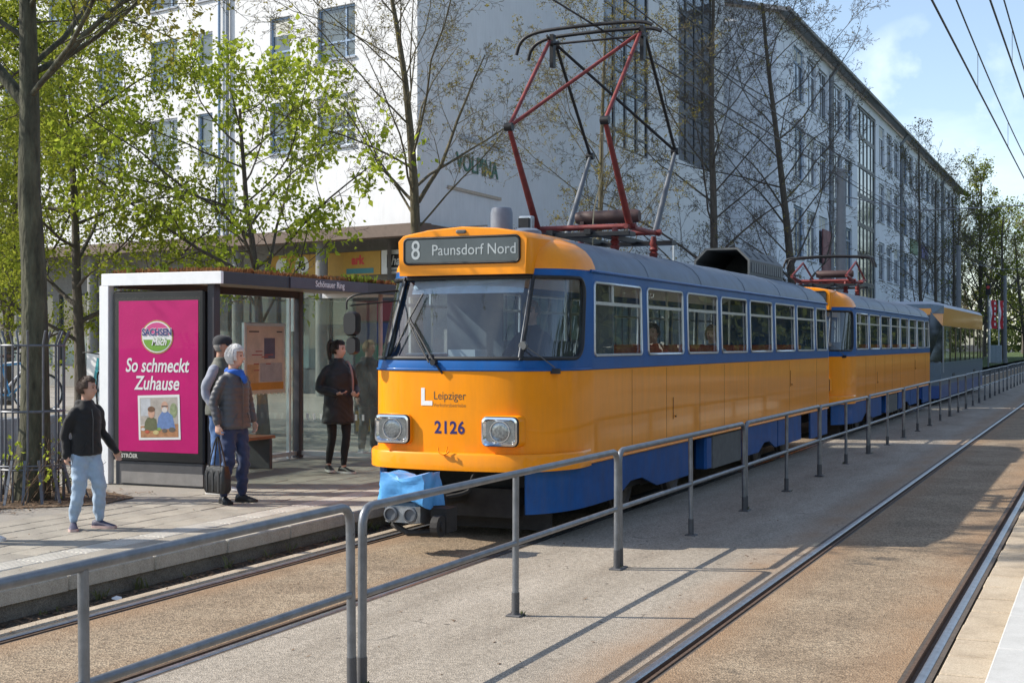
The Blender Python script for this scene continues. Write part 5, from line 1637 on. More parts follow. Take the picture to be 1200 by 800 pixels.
bicycle((-17.0, 20.0, .73), R(35), m_rubber, 'black bicycle on the terrace behind the caged tree')
# basket on a dark stand
bk = empty('basket_stand', (-16.1, 19.75, .73))
b = MB(); b.cbox(-.22, .22, -.22, .22, 0, .62, .02); b.build('stand', m_casegrey, bk)
b = MB(); b.lathe([(.26, .63), (.33, .9), (.34, .92), (.31, .92), (.25, .66)], (0, 0, 0), 18, cap=False)
ba = b.build('basket', mat('wicker', (.22, .12, .06), .8, var=.4, scale=30, bump=.8, bscale=50), bk, smooth=40)
rr = random.Random(3)
for k in range(12):
    a = rr.uniform(0, 2 * PI); r_ = rr.uniform(0, .22); b = MB(); s_ = rr.uniform(.07, .10)
    b.lathe([(s_ * math.cos(t), s_ * math.sin(t)) for t in [R(-80 + 32 * i) for i in range(6)]], (r_ * math.cos(a), r_ * math.sin(a), .93 + rr.uniform(0, .05)), 8); b.build('bloom', mat('bloom_orange', (.60, .13, .03), .7, var=.3, scale=12), ba, smooth=60)
tag(bk, 'wicker basket of orange blooms on a dark stand behind the boy', 'basket')
b = MB(); b.cbox(-17.35, -16.75, 20.0, 20.06, .75, 1.75, .01); bd = b.build('display_board', m_white); 
tag(bd, 'small white board with turquoise print behind the tree cage', 'board')
b = MB(); b.poly([(-17.25, 19.996, .95), (-16.95, 19.996, .95), (-16.85, 19.996, 1.6), (-17.1, 19.996, 1.66)]); b.build('print', mat('print_turquoise', (.06, .38, .42), .6, var=.3, scale=8), bd)

# ================================================================== OVERHEAD LINE
m_wire = mat('wire_black', (0.012, 0.012, 0.014), .5, var=0)
def wire(name, pts, r, label, grp=None):
    b = MB(); b.tube(pts, r, 5); o = b.build(name, m_wire, None, smooth=60); tag(o, label, 'wire', grp); return o
def sagline(x, z, ya, yb, sag, n=24):
    return [(x, ya + (yb - ya) * k / n, z - sag * 4 * (k / n) * (1 - k / n)) for k in range(n + 1)]
def span(xc, zc, zm, label, r1=.013, r2=.011):
    e = empty('overhead_line', (xc, 0, 0))
    ysup = [-20, 8, 46.7, 86, 126, 166, 206]
    b = MB()
    for a, c in zip(ysup, ysup[1:]): b.tube([(p[0], p[1], p[2]) for p in sagline(0, zm, a, c, .45)], r2, 5)
    b.build('messenger_wire', m_wire, e)
    b = MB(); b.tube([(0, -20, zc), (0, 206, zc)], r1, 5); b.build('contact_wire', m_wire, e)
    for a, c in zip(ysup, ysup[1:]):
        for k in range(1, 6):
            t_ = k / 6; y = a + (c - a) * t_; b = MB(); b.tube([(0, y, zc), (0, y, zm - .45 * 4 * t_ * (1 - t_))], .004, 4); b.build('dropper', m_wire, e)
    tag(e, label, 'overhead line'); return e
span(XL, 5.885, 6.8, 'overhead contact line above the orange trams')
span(XR, 5.62, 6.55, 'left pair of overhead wires crossing the sky at upper right')
span(XR + .47, 5.95, 6.85, 'right pair of overhead wires crossing the sky at upper right')
m_mast = mat('mast_grey', (0.20, 0.21, 0.225), .6, .2, var=.1)
def mast(x, y, h, label, arm=True, r_=.16):
    e = empty('catenary_mast', (x, y, PZ if x < -7 else 0))
    b = MB(); b.lathe([(r_, 0), (r_ * .8, h)], (0, 0, 0), 14); b.build('mast', m_mast, e, smooth=40)
    b = MB(); b.lathe([(r_ + .05, 0), (r_ + .05, .3), (r_, .34)], (0, 0, 0), 14); b.build('base_collar', m_mast, e, smooth=40)
    if arm:
        b = MB(); b.tube([(0, 0, h - .9), (-x + XL, 0, 6.1), (-x + XR + .6, 0, 6.15)], .02, 8); b.tube([(0, 0, h - .15), (-x + XL - .4, 0, 6.1)], .012, 6); b.build('cantilever', m_mast, e, smooth=50)
        b = MB()
        for xx in (XL, XR): b.tube([(-x + xx, 0, 6.12), (-x + xx, 0, 6.75)], .012, 6)
        b.build('hanger', m_mast, e)
    tag(e, label, 'mast', 'catenary masts along the tracks'); return e
mast(-8.3, 46.7, 7.6, 'thick grey catenary mast rising behind the first tram', r_=.19)
mast(-8.3, 86, 7.6, 'slimmer-looking catenary mast farther off beside the long building')
mast(-8.3, 126, 7.6, 'dark catenary mast among the trees at far right')

# ================================================================== FAR RIGHT THINGS
def flag(x, y, label):
    e = empty('flag', (x, y, .2), R(50)); b = MB(); b.tube([(0, 0, 0), (0, 0, 5.6)], [.06, .04], 8); b.build('pole', m_white, e, smooth=50)
    m1, m2 = mat('flag_red', (.50, .02, .03), .7, var=.15), m_white
    n = 10
    for (i, (u0, u1, m_)) in enumerate(((.04, .22, m2), (.22, .80, m1))):
        b = MB(); rings = []
        for k in range(n + 1):
            z = 5.5 - 2.5 * k / n
            rings.append([(u, .08 * math.sin(k * .9 + u * 3), z) for u in (u0, (u0 + u1) / 2, u1)])
        b.loft(rings, False, False); b.build('cloth', m_, e)
    for k in range(5):
        b = MB(); z = 5.1 - k * .46; b.box(.42, .60, -.1, -.095, z, z + .24); b.build('print', m2, e)
    tag(e, label, 'flag', 'red and white flags'); return e
flag(-9.6, 126.5, 'left red and white flag beyond the last tram'); flag(-9.0, 128.5, 'right red and white flag beyond the last tram')
ce = empty('switch_cabinet', (-8.9, 124, .2)); b = MB(); b.cbox(-.45, .45, -.2, .2, .1, 1.55, .02); b.build('cabinet', mat('cabinet_grey', (.30, .36, .40), .6), ce); b = MB(); b.box(-.4, .4, -.18, .18, 0, .1); b.build('plinth', m_ret, ce); b = MB(); b.box(-.004, .004, -.203, -.2, .15, 1.5); b.build('door_gap', m_black, ce)
tag(ce, 'pale grey switch cabinet on the verge at far right', 'cabinet')
# plain signal sign: small red disc by the far tracks
sg = empty('signal', (-8.0, 104, .2)); b = MB(); b.tube([(0, 0, 0), (0, 0, 5.6)], .05, 8); b.build('pole', m_mast, sg, smooth=50); b = MB(); b.cbox(-.18, .18, -.12, .12, 5.2, 6.0, .03); b.build('lamp_box', m_black, sg); b = MB(); b.lathe([(.12, -.13), (.10, -.125)], (0, 0, 5.75), 12, 'y'); b.build('lamp', mat('signal_red', (.5, .05, .04), .4), sg)
tag(sg, 'slim signal post with a red lamp beside the far tracks', 'signal')

# ================================================================== TREES
class Tree:
    """level-by-level growth, all branches of a level at once"""
    def __init__(s, seed):
        s.r = np.random.RandomState(seed)
        s.V = []; s.F = []; s.n = 0
        s.tips = []
    def tubes(s, P, rad, n):
        B, N = P.shape[:2]
        T = np.gradient(P, axis=1); T /= (np.linalg.norm(T, axis=2, keepdims=True) + 1e-9)
        U = np.cross(T, np.array([0.37, 0.61, 0.70])); U /= (np.linalg.norm(U, axis=2, keepdims=True) + 1e-9); W = np.cross(T, U)
        th = np.arange(n) * 2 * PI / n
        ring = P[:, :, None, :] + rad[:, :, None, None] * (np.cos(th)[None, None, :, None] * U[:, :, None, :] + np.sin(th)[None, None, :, None] * W[:, :, None, :])
        s.V.append(ring.reshape(-1, 3))
        base = (np.arange(B) * N * n)[:, None, None]
        i = np.arange(N - 1)[None, :, None] * n; j = np.arange(n)[None, None, :]; k = (np.arange(n) + 1)[None, None, :] % n
        s.F.append(np.stack([base + i + j, base + i + k, base + i + n + k, base + i + n + j], -1).reshape(-1, 4) + s.n)
        s.n += B * N * n
    def grow(s, roots, prm, lev0=0, inject=()):
        rs = s.r
        p = np.array([q[0] for q in roots], float); d = np.array([q[1] for q in roots], float)
        L = np.array([q[2] for q in roots], float); r = np.array([q[3] for q in roots], float)
        maxl = prm['levels']
        for lev in range(lev0, maxl):
            if lev == 1 and inject:
                p = np.concatenate([p, [q[0] for q in inject]]); d = np.concatenate([d, [q[1] for q in inject]])
                L = np.concatenate([L, [q[2] for q in inject]]); r = np.concatenate([r, [q[3] for q in inject]])
            nseg = (10, 7, 5, 3, 2, 2)[min(lev, 5)]; sides = (12, 7, 5, 4, 3, 3)[min(lev, 5)]
            n = len(p); d = d / np.linalg.norm(d, axis=1, keepdims=True)
            P = np.empty((n, nseg + 1, 3)); D = np.empty((n, nseg + 1, 3)); P[:, 0] = p; D[:, 0] = d
            wob = prm['wob'] * (prm.get('tw', .35) if lev == 0 else 1.0)
            for k in range(nseg):
                d = d + rs.normal(0, wob, (n, 3)); d[:, 2] += prm['up'] if lev else .02
                if lev >= 3: d[:, 2] -= prm.get('droop', 0.0)
                d /= np.linalg.norm(d, axis=1, keepdims=True)
                p = p + d * (L / nseg)[:, None]; P[:, k + 1] = p; D[:, k + 1] = d
            tend = prm.get('trunk_end', .25) if lev == 0 else .28
            rad = r[:, None] * (1 - (1 - tend) * (np.arange(nseg + 1) / nseg) ** prm.get('tp', .9) if lev == 0 else 1 - (1 - tend) * (np.arange(nseg + 1) / nseg))[None, :]
            if lev == 0: rad[:, 0] *= 1.35; rad[:, 1] *= 1.05
            rad = np.maximum(rad, prm['rmin'])
            s.tubes(P, rad, sides)
            if lev >= maxl - 2: s.tips.append(P[:, 1:].reshape(-1, 3))
            if lev >= maxl - 1: break
            nc = prm['kids'][lev]; t0 = prm['start'] if lev == 0 else .22
            t = np.minimum(.99, t0 + (1 - t0) * (np.arange(nc)[None, :] + rs.uniform(0, .8, (n, nc))) / nc)
            f = t * nseg; i = np.minimum(f.astype(int), nseg - 1); bi = np.arange(n)[:, None]
            q = P[bi, i] + (P[bi, i + 1] - P[bi, i]) * (f - i)[..., None]
            dd = D[bi, i + 1]
            az = rs.uniform(0, 2 * PI, (n, 1)) + np.cumsum(2.4 + rs.uniform(-.5, .5, (n, nc)), 1)
            ref = np.where(np.abs(dd[..., 2:3]) < .9, np.array([.21, .33, .92]), np.array([1., 0, 0]))
            a = np.cross(dd, ref); a /= np.linalg.norm(a, axis=2, keepdims=True); bb = np.cross(dd, a)
            ang = (prm['ang'][lev] * rs.uniform(.75, 1.25, (n, nc)))[..., None]
            nd = dd * np.cos(ang) + (a * np.cos(az)[..., None] + bb * np.sin(az)[..., None]) * np.sin(ang)
            if lev == 0 and 'lean' in prm: nd = nd + np.array(prm['lean']) * rs.uniform(.3, 1, (n, nc, 1))
            if lev == 0:
                if prm.get('shape') == 'cone': kk = 1.15 - .75 * t
                else: kk = (.55 + .9 * np.sin(PI * np.minimum(1, (t - t0) / (1 - t0) * .75 + .2))) * .75
            else: kk = 1.05 - .6 * t
            ll = L[:, None] * prm['len'][lev] * kk * rs.uniform(.8, 1.2, (n, nc))
            rr_ = np.maximum(prm['rmin'], rad[bi, i] * prm['rk'] * (1.0 if lev else rs.uniform(.7, 1.1, (n, nc))))
            p = q.reshape(-1, 3); d = nd.reshape(-1, 3); L = ll.reshape(-1); r = rr_.reshape(-1)
    def wood(s, name):
        return np_mesh(name, np.concatenate(s.V), quads=np.concatenate(s.F), smooth=True)
    def leaves(s, name, n, size, spread, zmin=None, sel=None, asp=.6):
        tp = np.concatenate(s.tips)
        nc = max(1, n // 5); cc = tp[s.r.randint(0, len(tp), nc)] + s.r.normal(0, spread, (nc, 3))
        c = cc[s.r.randint(0, nc, n)] + s.r.normal(0, min(spread, size) * .7, (n, 3))
        sz = size * s.r.uniform(.4, 1.5, (n, 1))
        d = s.r.normal(0, 1, (n, 3)); d[:, 2] -= .5; d /= np.linalg.norm(d, axis=1, keepdims=True)
        e = np.cross(d, s.r.normal(0, 1, (n, 3))); e /= (np.linalg.norm(e, axis=1, keepdims=True) + 1e-9)
        nn = np.cross(d, e)
        v = np.stack([c, c + d * sz * .45 + e * sz * .5 * asp + nn * sz * .12, c + d * sz, c + d * sz * .45 - e * sz * .5 * asp + nn * sz * .12], 1).reshape(-1, 3)
        f = np.arange(n * 4).reshape(-1, 4)
        return np_mesh(name, v, quads=f)

def bark(name, c1, c2, sc=7, moss=None):
    if name in MATS: return MATS[name]
    m = mat(name, c1, .95, var=.5, scale=sc, col2=c2, bump=1.0, bscale=14)
    nt = m.node_tree; tcn = [n for n in nt.nodes if n.type == 'TEX_COORD'][0]
    mp = nt.nodes.new('ShaderNodeMapping'); mp.inputs['Scale'].default_value = (1.6, 1.6, .45)
    nt.links.new(tcn.outputs['Object'], mp.inputs['Vector'])
    for n in nt.nodes:
        if n.type == 'TEX_NOISE': nt.links.new(mp.outputs['Vector'], n.inputs['Vector']); n.inputs['Detail'].default_value = 9
        if n.type == 'BUMP': n.inputs['Distance'].default_value = .03
    return m
m_bark = bark('bark_grey_green', (0.028, 0.027, 0.018), (0.12, 0.118, 0.075))
m_barkd = bark('bark_dark', (0.05, 0.042, 0.034), (0.13, 0.112, 0.09))
m_barky = bark('bark_olive', (0.07, 0.06, 0.035), (0.15, 0.13, 0.08))
m_lf1 = leafmat('leaf_fresh', (0.24, 0.32, 0.03), (0.42, 0.48, 0.07), .55)
m_lf2 = leafmat('leaf_mid', (0.15, 0.20, 0.025), (0.32, 0.34, 0.05), .55)
m_lf3 = leafmat('leaf_bud_yellow', (0.20, 0.17, 0.045), (0.30, 0.26, 0.07), .4)
m_lf4 = leafmat('leaf_bud_brown', (0.12, 0.10, 0.04), (0.20, 0.17, 0.07), .4)

def plant_tree(name, label, loc, seed, H, r, prm, leaf_m, nleaf, lsize, lspread, bm_=None, group=None, tilt=(0, 0)):
    P = dict(levels=5, wob=.10, up=.03, kids=(14, 7, 5, 4), ang=(R(55), R(45), R(42), R(40)), len=(.42, .45, .48, .5), start=.3, rk=.5, rmin=.004)
    P.update(prm)
    t = Tree(seed)
    t.grow([((0, 0, -.05), (tilt[0], tilt[1], 1.0), H, r)], P, 0, prm.get('limbs', ()))
    e = empty(name, loc)
    obj('trunk', t.wood('trunk'), bm_ or m_bark, e)
    if nleaf:
        obj('crown', t.leaves('crown', nleaf, lsize, lspread), leaf_m, e)
    tag(e, label, 'tree', group)
    return e

# big caged tree at left: bare trunk to 5 m, then spreading limbs with first leaves
plant_tree('street_tree', 'big tree with mossy grey trunk standing in the steel cage', (-10.95, 11.72, .2), 3, 8.6, .165,
           dict(levels=6, kids=(12, 8, 6, 4, 3), start=.50, ang=(R(58), R(40), R(40), R(42), R(42)), len=(.52, .42, .42, .45, .5), wob=.10, up=.022, rmin=.0028, lean=(.12, .0, 0), rk=.36, tp=1.3, trunk_end=.2,
                limbs=(((0, 0, 4.3), (-.75, -.1, .95), 3.8, .08), ((0, 0, 4.5), (.8, .5, .75), 3.0, .04), ((0, 0, 4.7), (.75, .75, .6), 3.0, .035))),
           leafmat('leaf_bud_lime', (0.20, 0.19, 0.035), (0.32, 0.29, 0.06), .5), 9000, .07, .05)
# leafy trees behind it
lk = dict(levels=5, kids=(16, 7, 5, 3), start=.22, ang=(R(62), R(48), R(45), R(45)), len=(.40, .45, .48, .5), wob=.12)
plant_tree('maple_tree', 'dense green tree behind the caged trunk, left of the shelter', (-18.0, 20.6, .2), 21, 7.4, .13, lk, m_lf2, 30000, .078, .19, m_barkd, 'leafy trees left of the office building')
plant_tree('maple_tree', 'leafy green tree at the very left edge of the photo', (-17.8, 16.4, .7), 22, 9.2, .13, lk, m_lf2, 30000, .075, .19, m_barkd, 'leafy trees left of the office building')
plant_tree('maple_tree', 'green tree between the caged trunk and the sunlit building front', (-22.6, 23.4, .2), 23, 6.6, .13, lk, m_lf2, 24000, .078, .2, m_barkd, 'leafy trees left of the office building')
# young fresh-green tree over the shelter roof
plant_tree('linden_tree', 'young tree with bright fresh green leaves rising behind the shelter', (-14.75, 21.9, .2), 31, 6.3, .11,
           dict(levels=5, kids=(17, 8, 5, 3), start=.30, ang=(R(66), R(48), R(46), R(45)), len=(.56, .42, .42, .45), wob=.11, up=.035, rmin=.003), m_lf1, 8500, .112, .10, m_barkd)
# bare trees
bt = dict(levels=6, kids=(22, 8, 6, 4, 3), start=.22, ang=(R(44), R(42), R(44), R(46), R(48)), len=(.36, .48, .46, .46, .5), wob=.11, up=.03, rmin=.0034, droop=.03, rk=.30)
plant_tree('bare_tree', 'bare budding tree with stout trunk behind the destination display', (-12.0, 23.0, .2), 45, 9.6, .15, dict(bt, start=.40, trunk_end=.15, len=(.40, .48, .46, .46, .5), limbs=(((0, 0, 4.3), (-.85, .1, .6), 2.8, .035), ((0, 0, 4.4), (.3, .5, .9), 3.2, .045))), m_lf3, 8000, .04, .05, m_barky, 'budding street trees along the tracks')
plant_tree('bare_tree', 'slim budding tree seen through the raised pantograph', (-14.0, 38.3, .2), 52, 11.0, .13, dict(bt, start=.22, tw=.2, kids=(22, 8, 5, 4, 3), len=(.34, .48, .46, .46, .5), rmin=.0045), m_lf3, 12000, .05, .08, m_barky, 'budding street trees along the tracks')
plant_tree('bare_tree', 'dark bare tree rising above the first tram roof housing', (-13.0, 47.8, .2), 53, 14.6, .20, dict(bt, tw=.15, kids=(26, 8, 6, 4, 3), start=.16, len=(.33, .48, .46, .46, .5), ang=(R(52), R(42), R(44), R(46), R(48)), up=.04, rmin=.0055), m_lf3, 6000, .06, .10, m_barkd, 'budding street trees along the tracks')
plant_tree('bare_tree', 'tall bare tree in front of the long building, above the second pantograph', (-11.0, 52.6, .2), 54, 15.0, .21, dict(bt, tw=.15, kids=(26, 8, 6, 4, 3), start=.18, len=(.33, .48, .46, .46, .5), ang=(R(52), R(42), R(44), R(46), R(48)), up=.04, rmin=.0055), m_lf4, 4000, .06, .10, m_barkd, 'budding street trees along the tracks')
b5 = dict(bt, levels=5, kids=(16, 8, 5, 4))
for k, (x, y, h, lab) in enumerate(((-11.2, 92.7, 14.5, 'thin bare tree before the far half of the long building'), (-11.5, 103, 13.5, 'thin bare tree just left of the last tram roof'),
                                    (-11.0, 110, 13.0, 'bare tree above the last tram roof'), (-11.2, 118, 12.5, 'bare tree at the far corner of the long building'))):
    plant_tree('bare_tree', lab, (x, y, .2), 60 + k, h, .16, dict(b5, rmin=.0065, tw=.15), m_lf4, 1500, .12, .15, m_barkd, 'budding street trees along the tracks')
plant_tree('poplar_tree', 'tall tapering green tree at far right beyond the trams', (-12.5, 152, .2), 71, 19.5, .28, dict(levels=5, kids=(26, 7, 4, 3), start=.15, ang=(R(38), R(40), R(40), R(40)), len=(.30, .42, .45, .5), shape='cone', rmin=.015), m_lf2, 6000, .22, .25, m_barkd)
for k, (x, y, h, lab) in enumerate(((-10.2, 150, 15, 'spring green tree behind the red and white flags'), (-9.0, 172, 15, 'spring green tree at the right edge of the photo'),
                                    (-14.5, 182, 17, 'spring green tree farthest down the street'), (-7.5, 205, 14, 'small spring green tree closing the street at right'), (-19, 215, 18, 'tall spring green tree beyond the end of the long building'), (-13, 240, 20, 'far pale green tree above the last tram'))):
    plant_tree('park_tree', lab, (x, y, .2), 80 + k, h, .25, dict(levels=5, kids=(16, 7, 4, 3), start=.18, len=(.38, .45, .48, .5), rmin=.015), (m_lf2, m_lf3, m_lf2, m_lf1, m_lf3, m_lf2)[k], 3400, .24, .3, m_barkd, 'green trees closing the street')
# distant belt of trees that reads as one mass
t = Tree(99); nr = np.random.RandomState(99)
tips = []
for k in range(60):
    cx = nr.uniform(-60, 70); cy = nr.uniform(270, 330); hh = nr.uniform(8, 15)
    n = 260
    p = nr.normal(0, 1, (n, 3)); p /= np.linalg.norm(p, axis=1, keepdims=True); p *= nr.uniform(.6, 1, (n, 1)) ** .4
    tips.append(p * np.array([4.5, 4.5, hh * .5]) + np.array([cx, cy, hh * .52]))
t.tips = tips
o = obj('distant_trees', t.leaves('distant_trees', 15000, 1.1, .25), leafmat('leaf_distant', (.06, .09, .03), (.13, .15, .06), .4))
tag(o, 'hazy belt of distant trees closing the view down the tracks', 'woodland', kind='stuff')

# undergrowth round the cage: twiggy shrub
t = Tree(7); rts = []
for k in range(34):
    a = t.r.uniform(0, 2 * PI); rr_ = t.r.uniform(.3, .7)
    rts.append((np.array([rr_ * math.cos(a), rr_ * math.sin(a), 0.]), np.array([.6 * math.cos(a), .6 * math.sin(a), 1.0]) + t.r.normal(0, .25, 3), t.r.uniform(.45, 1.0), .006))
t.grow(rts, dict(levels=5, kids=(0, 0, 5, 3), ang=(1, 1, R(40), R(40)), len=(1, 1, .5, .5), wob=.15, up=.02, rmin=.0016, rk=.6, start=.2), 2)
e = empty('shrub', (-11.25, 11.35, .2))
obj('stems', t.wood('stems'), mat('twig_brown', (.13, .085, .05), .9, var=.3), e); obj('leaves', t.leaves('leaves', 420, .05, .03), m_lf1, e)
tag(e, 'twiggy low shrub sprouting round the foot of the caged tree', 'shrub')
t = Tree(8); rts = []
for k in range(16):
    a = t.r.uniform(0, 2 * PI); rr_ = t.r.uniform(.0, .35)
    rts.append((np.array([rr_ * math.cos(a), rr_ * math.sin(a), 0.]), np.array([.5 * math.cos(a), .5 * math.sin(a), 1.0]) + t.r.normal(0, .25, 3), t.r.uniform(.4, .8), .006))
t.grow(rts, dict(levels=5, kids=(0, 0, 5, 3), ang=(1, 1, R(40), R(40)), len=(1, 1, .5, .5), wob=.15, up=.02, rmin=.0016, rk=.6, start=.2), 2)
e = empty('shrub', (-11.9, 10.95, .2)); obj('stems', t.wood('stems'), MATS['twig_brown'], e); obj('leaves', t.leaves('leaves', 260, .05, .03), m_lf1, e)
tag(e, 'leafless low shrub at the left edge beside the cage', 'shrub')

# unseen trees added beside the street so the tram windows reflect dark foliage
t = Tree(101); nr = np.random.RandomState(101); tips = []
for k in range(64):
    cx = nr.uniform(15, 24); cy = -14 + k * 4.2; hh = nr.uniform(7, 12); n = 300
    p = nr.normal(0, 1, (n, 3)); p /= np.linalg.norm(p, axis=1, keepdims=True); p *= nr.uniform(.4, 1, (n, 1)) ** .4
    tips.append(p * np.array([3.0, 3.0, hh * .45]) + np.array([cx, cy, hh * .55]))
t.tips = tips
o = obj('reflection_trees', t.leaves('reflection_trees', 26000, 1.0, .5), leafmat('leaf_dark', (.035, .05, .012), (.09, .11, .03), .3))
tag(o, 'unseen row of leafy trees added across the street for window reflections', 'trees', kind='stuff')

# ================================================================== PEOPLE
def chain(mb, pts, n=12, sub=4):
    """rounded limb through (x,y,z,r[,flat]) points"""
    P = smoothpath([p[:3] for p in pts], sub)
    rs = [p[3] for p in pts]; rr = []
    for i in range(len(rs) - 1):
        for k in range(sub): rr.append(rs[i] + (rs[i + 1] - rs[i]) * k / sub)
    rr.append(rs[-1])
    # rounded ends
    a = (P[0] - P[1]).normalized(); c = (P[-1] - P[-2]).normalized()
    P = [P[0] + a * rr[0] * .9, P[0] + a * rr[0] * .6] + P + [P[-1] + c * rr[-1] * .6, P[-1] + c * rr[-1] * .9]
    rr = [rr[0] * .4, rr[0] * .8] + rr + [rr[-1] * .8, rr[-1] * .4]
    mb.tube(P, rr, n)

def rings_z(mb, rs, n=20, twist=None):
    """stack of ellipses (z, rx, ry, cx, cy)"""
    out = []
    for (z, rx, ry, cx, cy) in rs:
        out.append([(cx + rx * math.copysign(abs(math.cos(2 * PI * k / n)) ** .85, math.cos(2 * PI * k / n)), cy + ry * math.copysign(abs(math.sin(2 * PI * k / n)) ** .85, math.sin(2 * PI * k / n)), z) for k in range(n)])
    mb.loft(out, True)

def interp_rings(rs, sub=4):
    out = []
    for i in range(len(rs) - 1):
        for k in range(sub):
            t = k / sub; t2 = t * t * (3 - 2 * t)
            out.append(tuple(rs[i][j] + (rs[i + 1][j] - rs[i][j]) * (t if j == 0 else t2) for j in range(5)))
    out.append(rs[-1])
    return out

def head_pt(th, ph):
    """th 0..pi from top, ph around (ph=0 -> front, -Y); unit-ish head of half height .118"""
    z = math.cos(th); s = math.sin(th)
    x = s * math.sin(ph); y = -s * math.cos(ph)
    X = x * .076; Y = y * .094; Z = z * .118
    if z < 0:                                   # jaw
        k = 1 + .30 * z; X *= k; Y = Y * (1 + .16 * z) - .016 * (-z)
        if y > 0: Y *= (1 + .22 * z)
    fr = max(0.0, math.cos(ph)) * s
    if fr > 0:
        Y += .006 * fr * math.exp(-((z - .0) / .16) ** 2)          # cheeks flatter
        nose = math.exp(-(math.sin(ph) / .16) ** 2) * (math.exp(-((z + .22) / .14) ** 2) + .45 * math.exp(-((z + .02) / .16) ** 2))
        Y -= .026 * nose * fr
        Y += .009 * math.exp(-((abs(math.sin(ph)) - .36) / .16) ** 2) * math.exp(-((z - .06) / .10) ** 2)  # sockets
        Y -= .006 * math.exp(-(math.sin(ph) / .3) ** 2) * math.exp(-((z + .52) / .09) ** 2)                # lips
        Y -= .009 * math.exp(-(math.sin(ph) / .28) ** 2) * math.exp(-((z + .86) / .12) ** 2)               # chin
        Y -= .004 * math.exp(-((z - .22) / .08) ** 2) * fr                                                 # brow
    return Vector((X, Y, Z))

def add_head(mb, M, nth=26, nph=36):
    rings = []
    for i in range(1, nth):
        th = PI * i / nth
        rings.append([M @ head_pt(th, 2 * PI * k / nph) for k in range(nph)])
    mb.loft(rings, True)
    for s in (-1, 1):                           # ears
        for (dx, dy, dz, r) in ((0, 0, 0, .014), (.004, .008, .014, .012), (.002, .0, -.014, .010)):
            c = M @ Vector((s * (.076 + dx), .006 + dy, -.008 + dz)); sp = []
            for i in range(1, 6):
                t = PI * i / 6; sp.append([c + Vector((r * .6 * math.sin(t) * math.cos(2 * PI * k / 8), r * math.sin(t) * math.sin(2 * PI * k / 8), r * 1.2 * math.cos(t))) for k in range(8)])
            mb.loft(sp, True)

def add_hand(mb, w, d, side, curl=.5, up=None, scale=1.0):
    """w wrist, d pointing direction; up = back-of-hand side normal; thumb on the given side"""
    d = Vector(d).normalized(); n = Vector(up if up is not None else (side, 0, 0)).normalized()
    n = (n - d * n.dot(d)).normalized(); a = d.cross(n).normalized() * side       # across the palm, towards thumb
    k = scale; w = Vector(w)
    rings = []
    for (t, hw, hh) in ((-.02, .024, .018), (.0, .026, .018), (.03, .036, .016), (.06, .041, .015), (.085, .041, .013), (.095, .036, .010)):
        c = w + d * t * k
        rings.append([c + a * hw * k * math.cos(2 * PI * q / 12) + n * hh * k * math.sin(2 * PI * q / 12) for q in range(12)])
    mb.loft(rings, True)
    for i, (off, L) in enumerate(((.030, .068), (.010, .076), (-.010, .071), (-.029, .055))):
        p = w + (d * .082 + a * off) * k; dd = d.copy(); pts = [(*(p - d * .015), .0088 * k)]
        for seg in range(3):
            dd = (dd * math.cos(curl * (.55 + .25 * seg)) - n * math.sin(curl * (.55 + .25 * seg))).normalized()
            p = p + dd * L * k * (.42, .33, .27)[seg]; pts.append((*p, (.0088, .0080, .0070)[seg] * k))
        chain(mb, pts, 7, 2)
    p = w + (d * .025 + a * .028) * k; q = p + (a * .75 + d * .75 - n * .25).normalized() * .036 * k; r_ = q + (d * .95 + a * .15 - n * .45).normalized() * .030 * k
    chain(mb, [(*p, .012 * k), (*q, .0105 * k), (*r_, .008 * k)], 7, 2)

def remesh(name, mb, voxel, m, parent, disp=None, smooth_it=4):
    me = mb.mesh(name)
    o = bpy.data.objects.new(name, me); COL.objects.link(o)
    md = o.modifiers.new('r', 'REMESH'); md.mode = 'VOXEL'; md.voxel_size = voxel; md.use_smooth_shade = True
    if smooth_it:
        sm_ = o.modifiers.new('s', 'SMOOTH'); sm_.factor = .5; sm_.iterations = smooth_it
    dg = bpy.context.evaluated_depsgraph_get()
    me2 = bpy.data.meshes.new_from_object(o.evaluated_get(dg))
    bpy.data.objects.remove(o, do_unlink=True); bpy.data.meshes.remove(me)
    if disp:
        n = len(me2.vertices); co = np.empty(n * 3, np.float32); no = np.empty(n * 3, np.float32)
        me2.vertices.foreach_get('co', co); me2.vertices.foreach_get('normal', no)
        co = co.reshape(-1, 3); no = no.reshape(-1, 3)
        co += no * disp(co)[:, None].astype(np.float32)
        me2.vertices.foreach_set('co', co.ravel())
    me2.polygons.foreach_set('use_smooth', np.ones(len(me2.polygons), dtype=bool))
    me2.name = name; me2.update()
    return obj(name, me2, m, parent)

def folds(amp, f=18.0, ph=0.0, quilt=0.0, qf=75.0):
    """soft creases (and optional horizontal quilting)"""
    def fn(co):
        x, y, z = co[:, 0], co[:, 1], co[:, 2]
        v = np.sin(f * z + 9 * x + 4 * np.sin(11 * y + ph) + ph) * .5 + np.sin(1.7 * f * z - 14 * y + 5 * np.sin(8 * x) + 2 * ph) * .35 + np.sin(f * .6 * (x + y) * 2.3 + 7 * z + ph) * .4
        r_ = amp * v * (.6 + .9 * np.abs(np.sin(3.1 * z + 1.3 * ph))) + amp * .35 * np.sin(61 * z + 23 * x + 31 * y + 3 * np.sin(19 * x + 7 * z))
        if quilt: r_ = r_ + quilt * (np.abs(np.sin(qf * z * .5 + 2.0 * x)) ** .6 - .6)
        return r_
    return fn

def skin(name, c): return mat(name, c, .55, var=.10, scale=14)

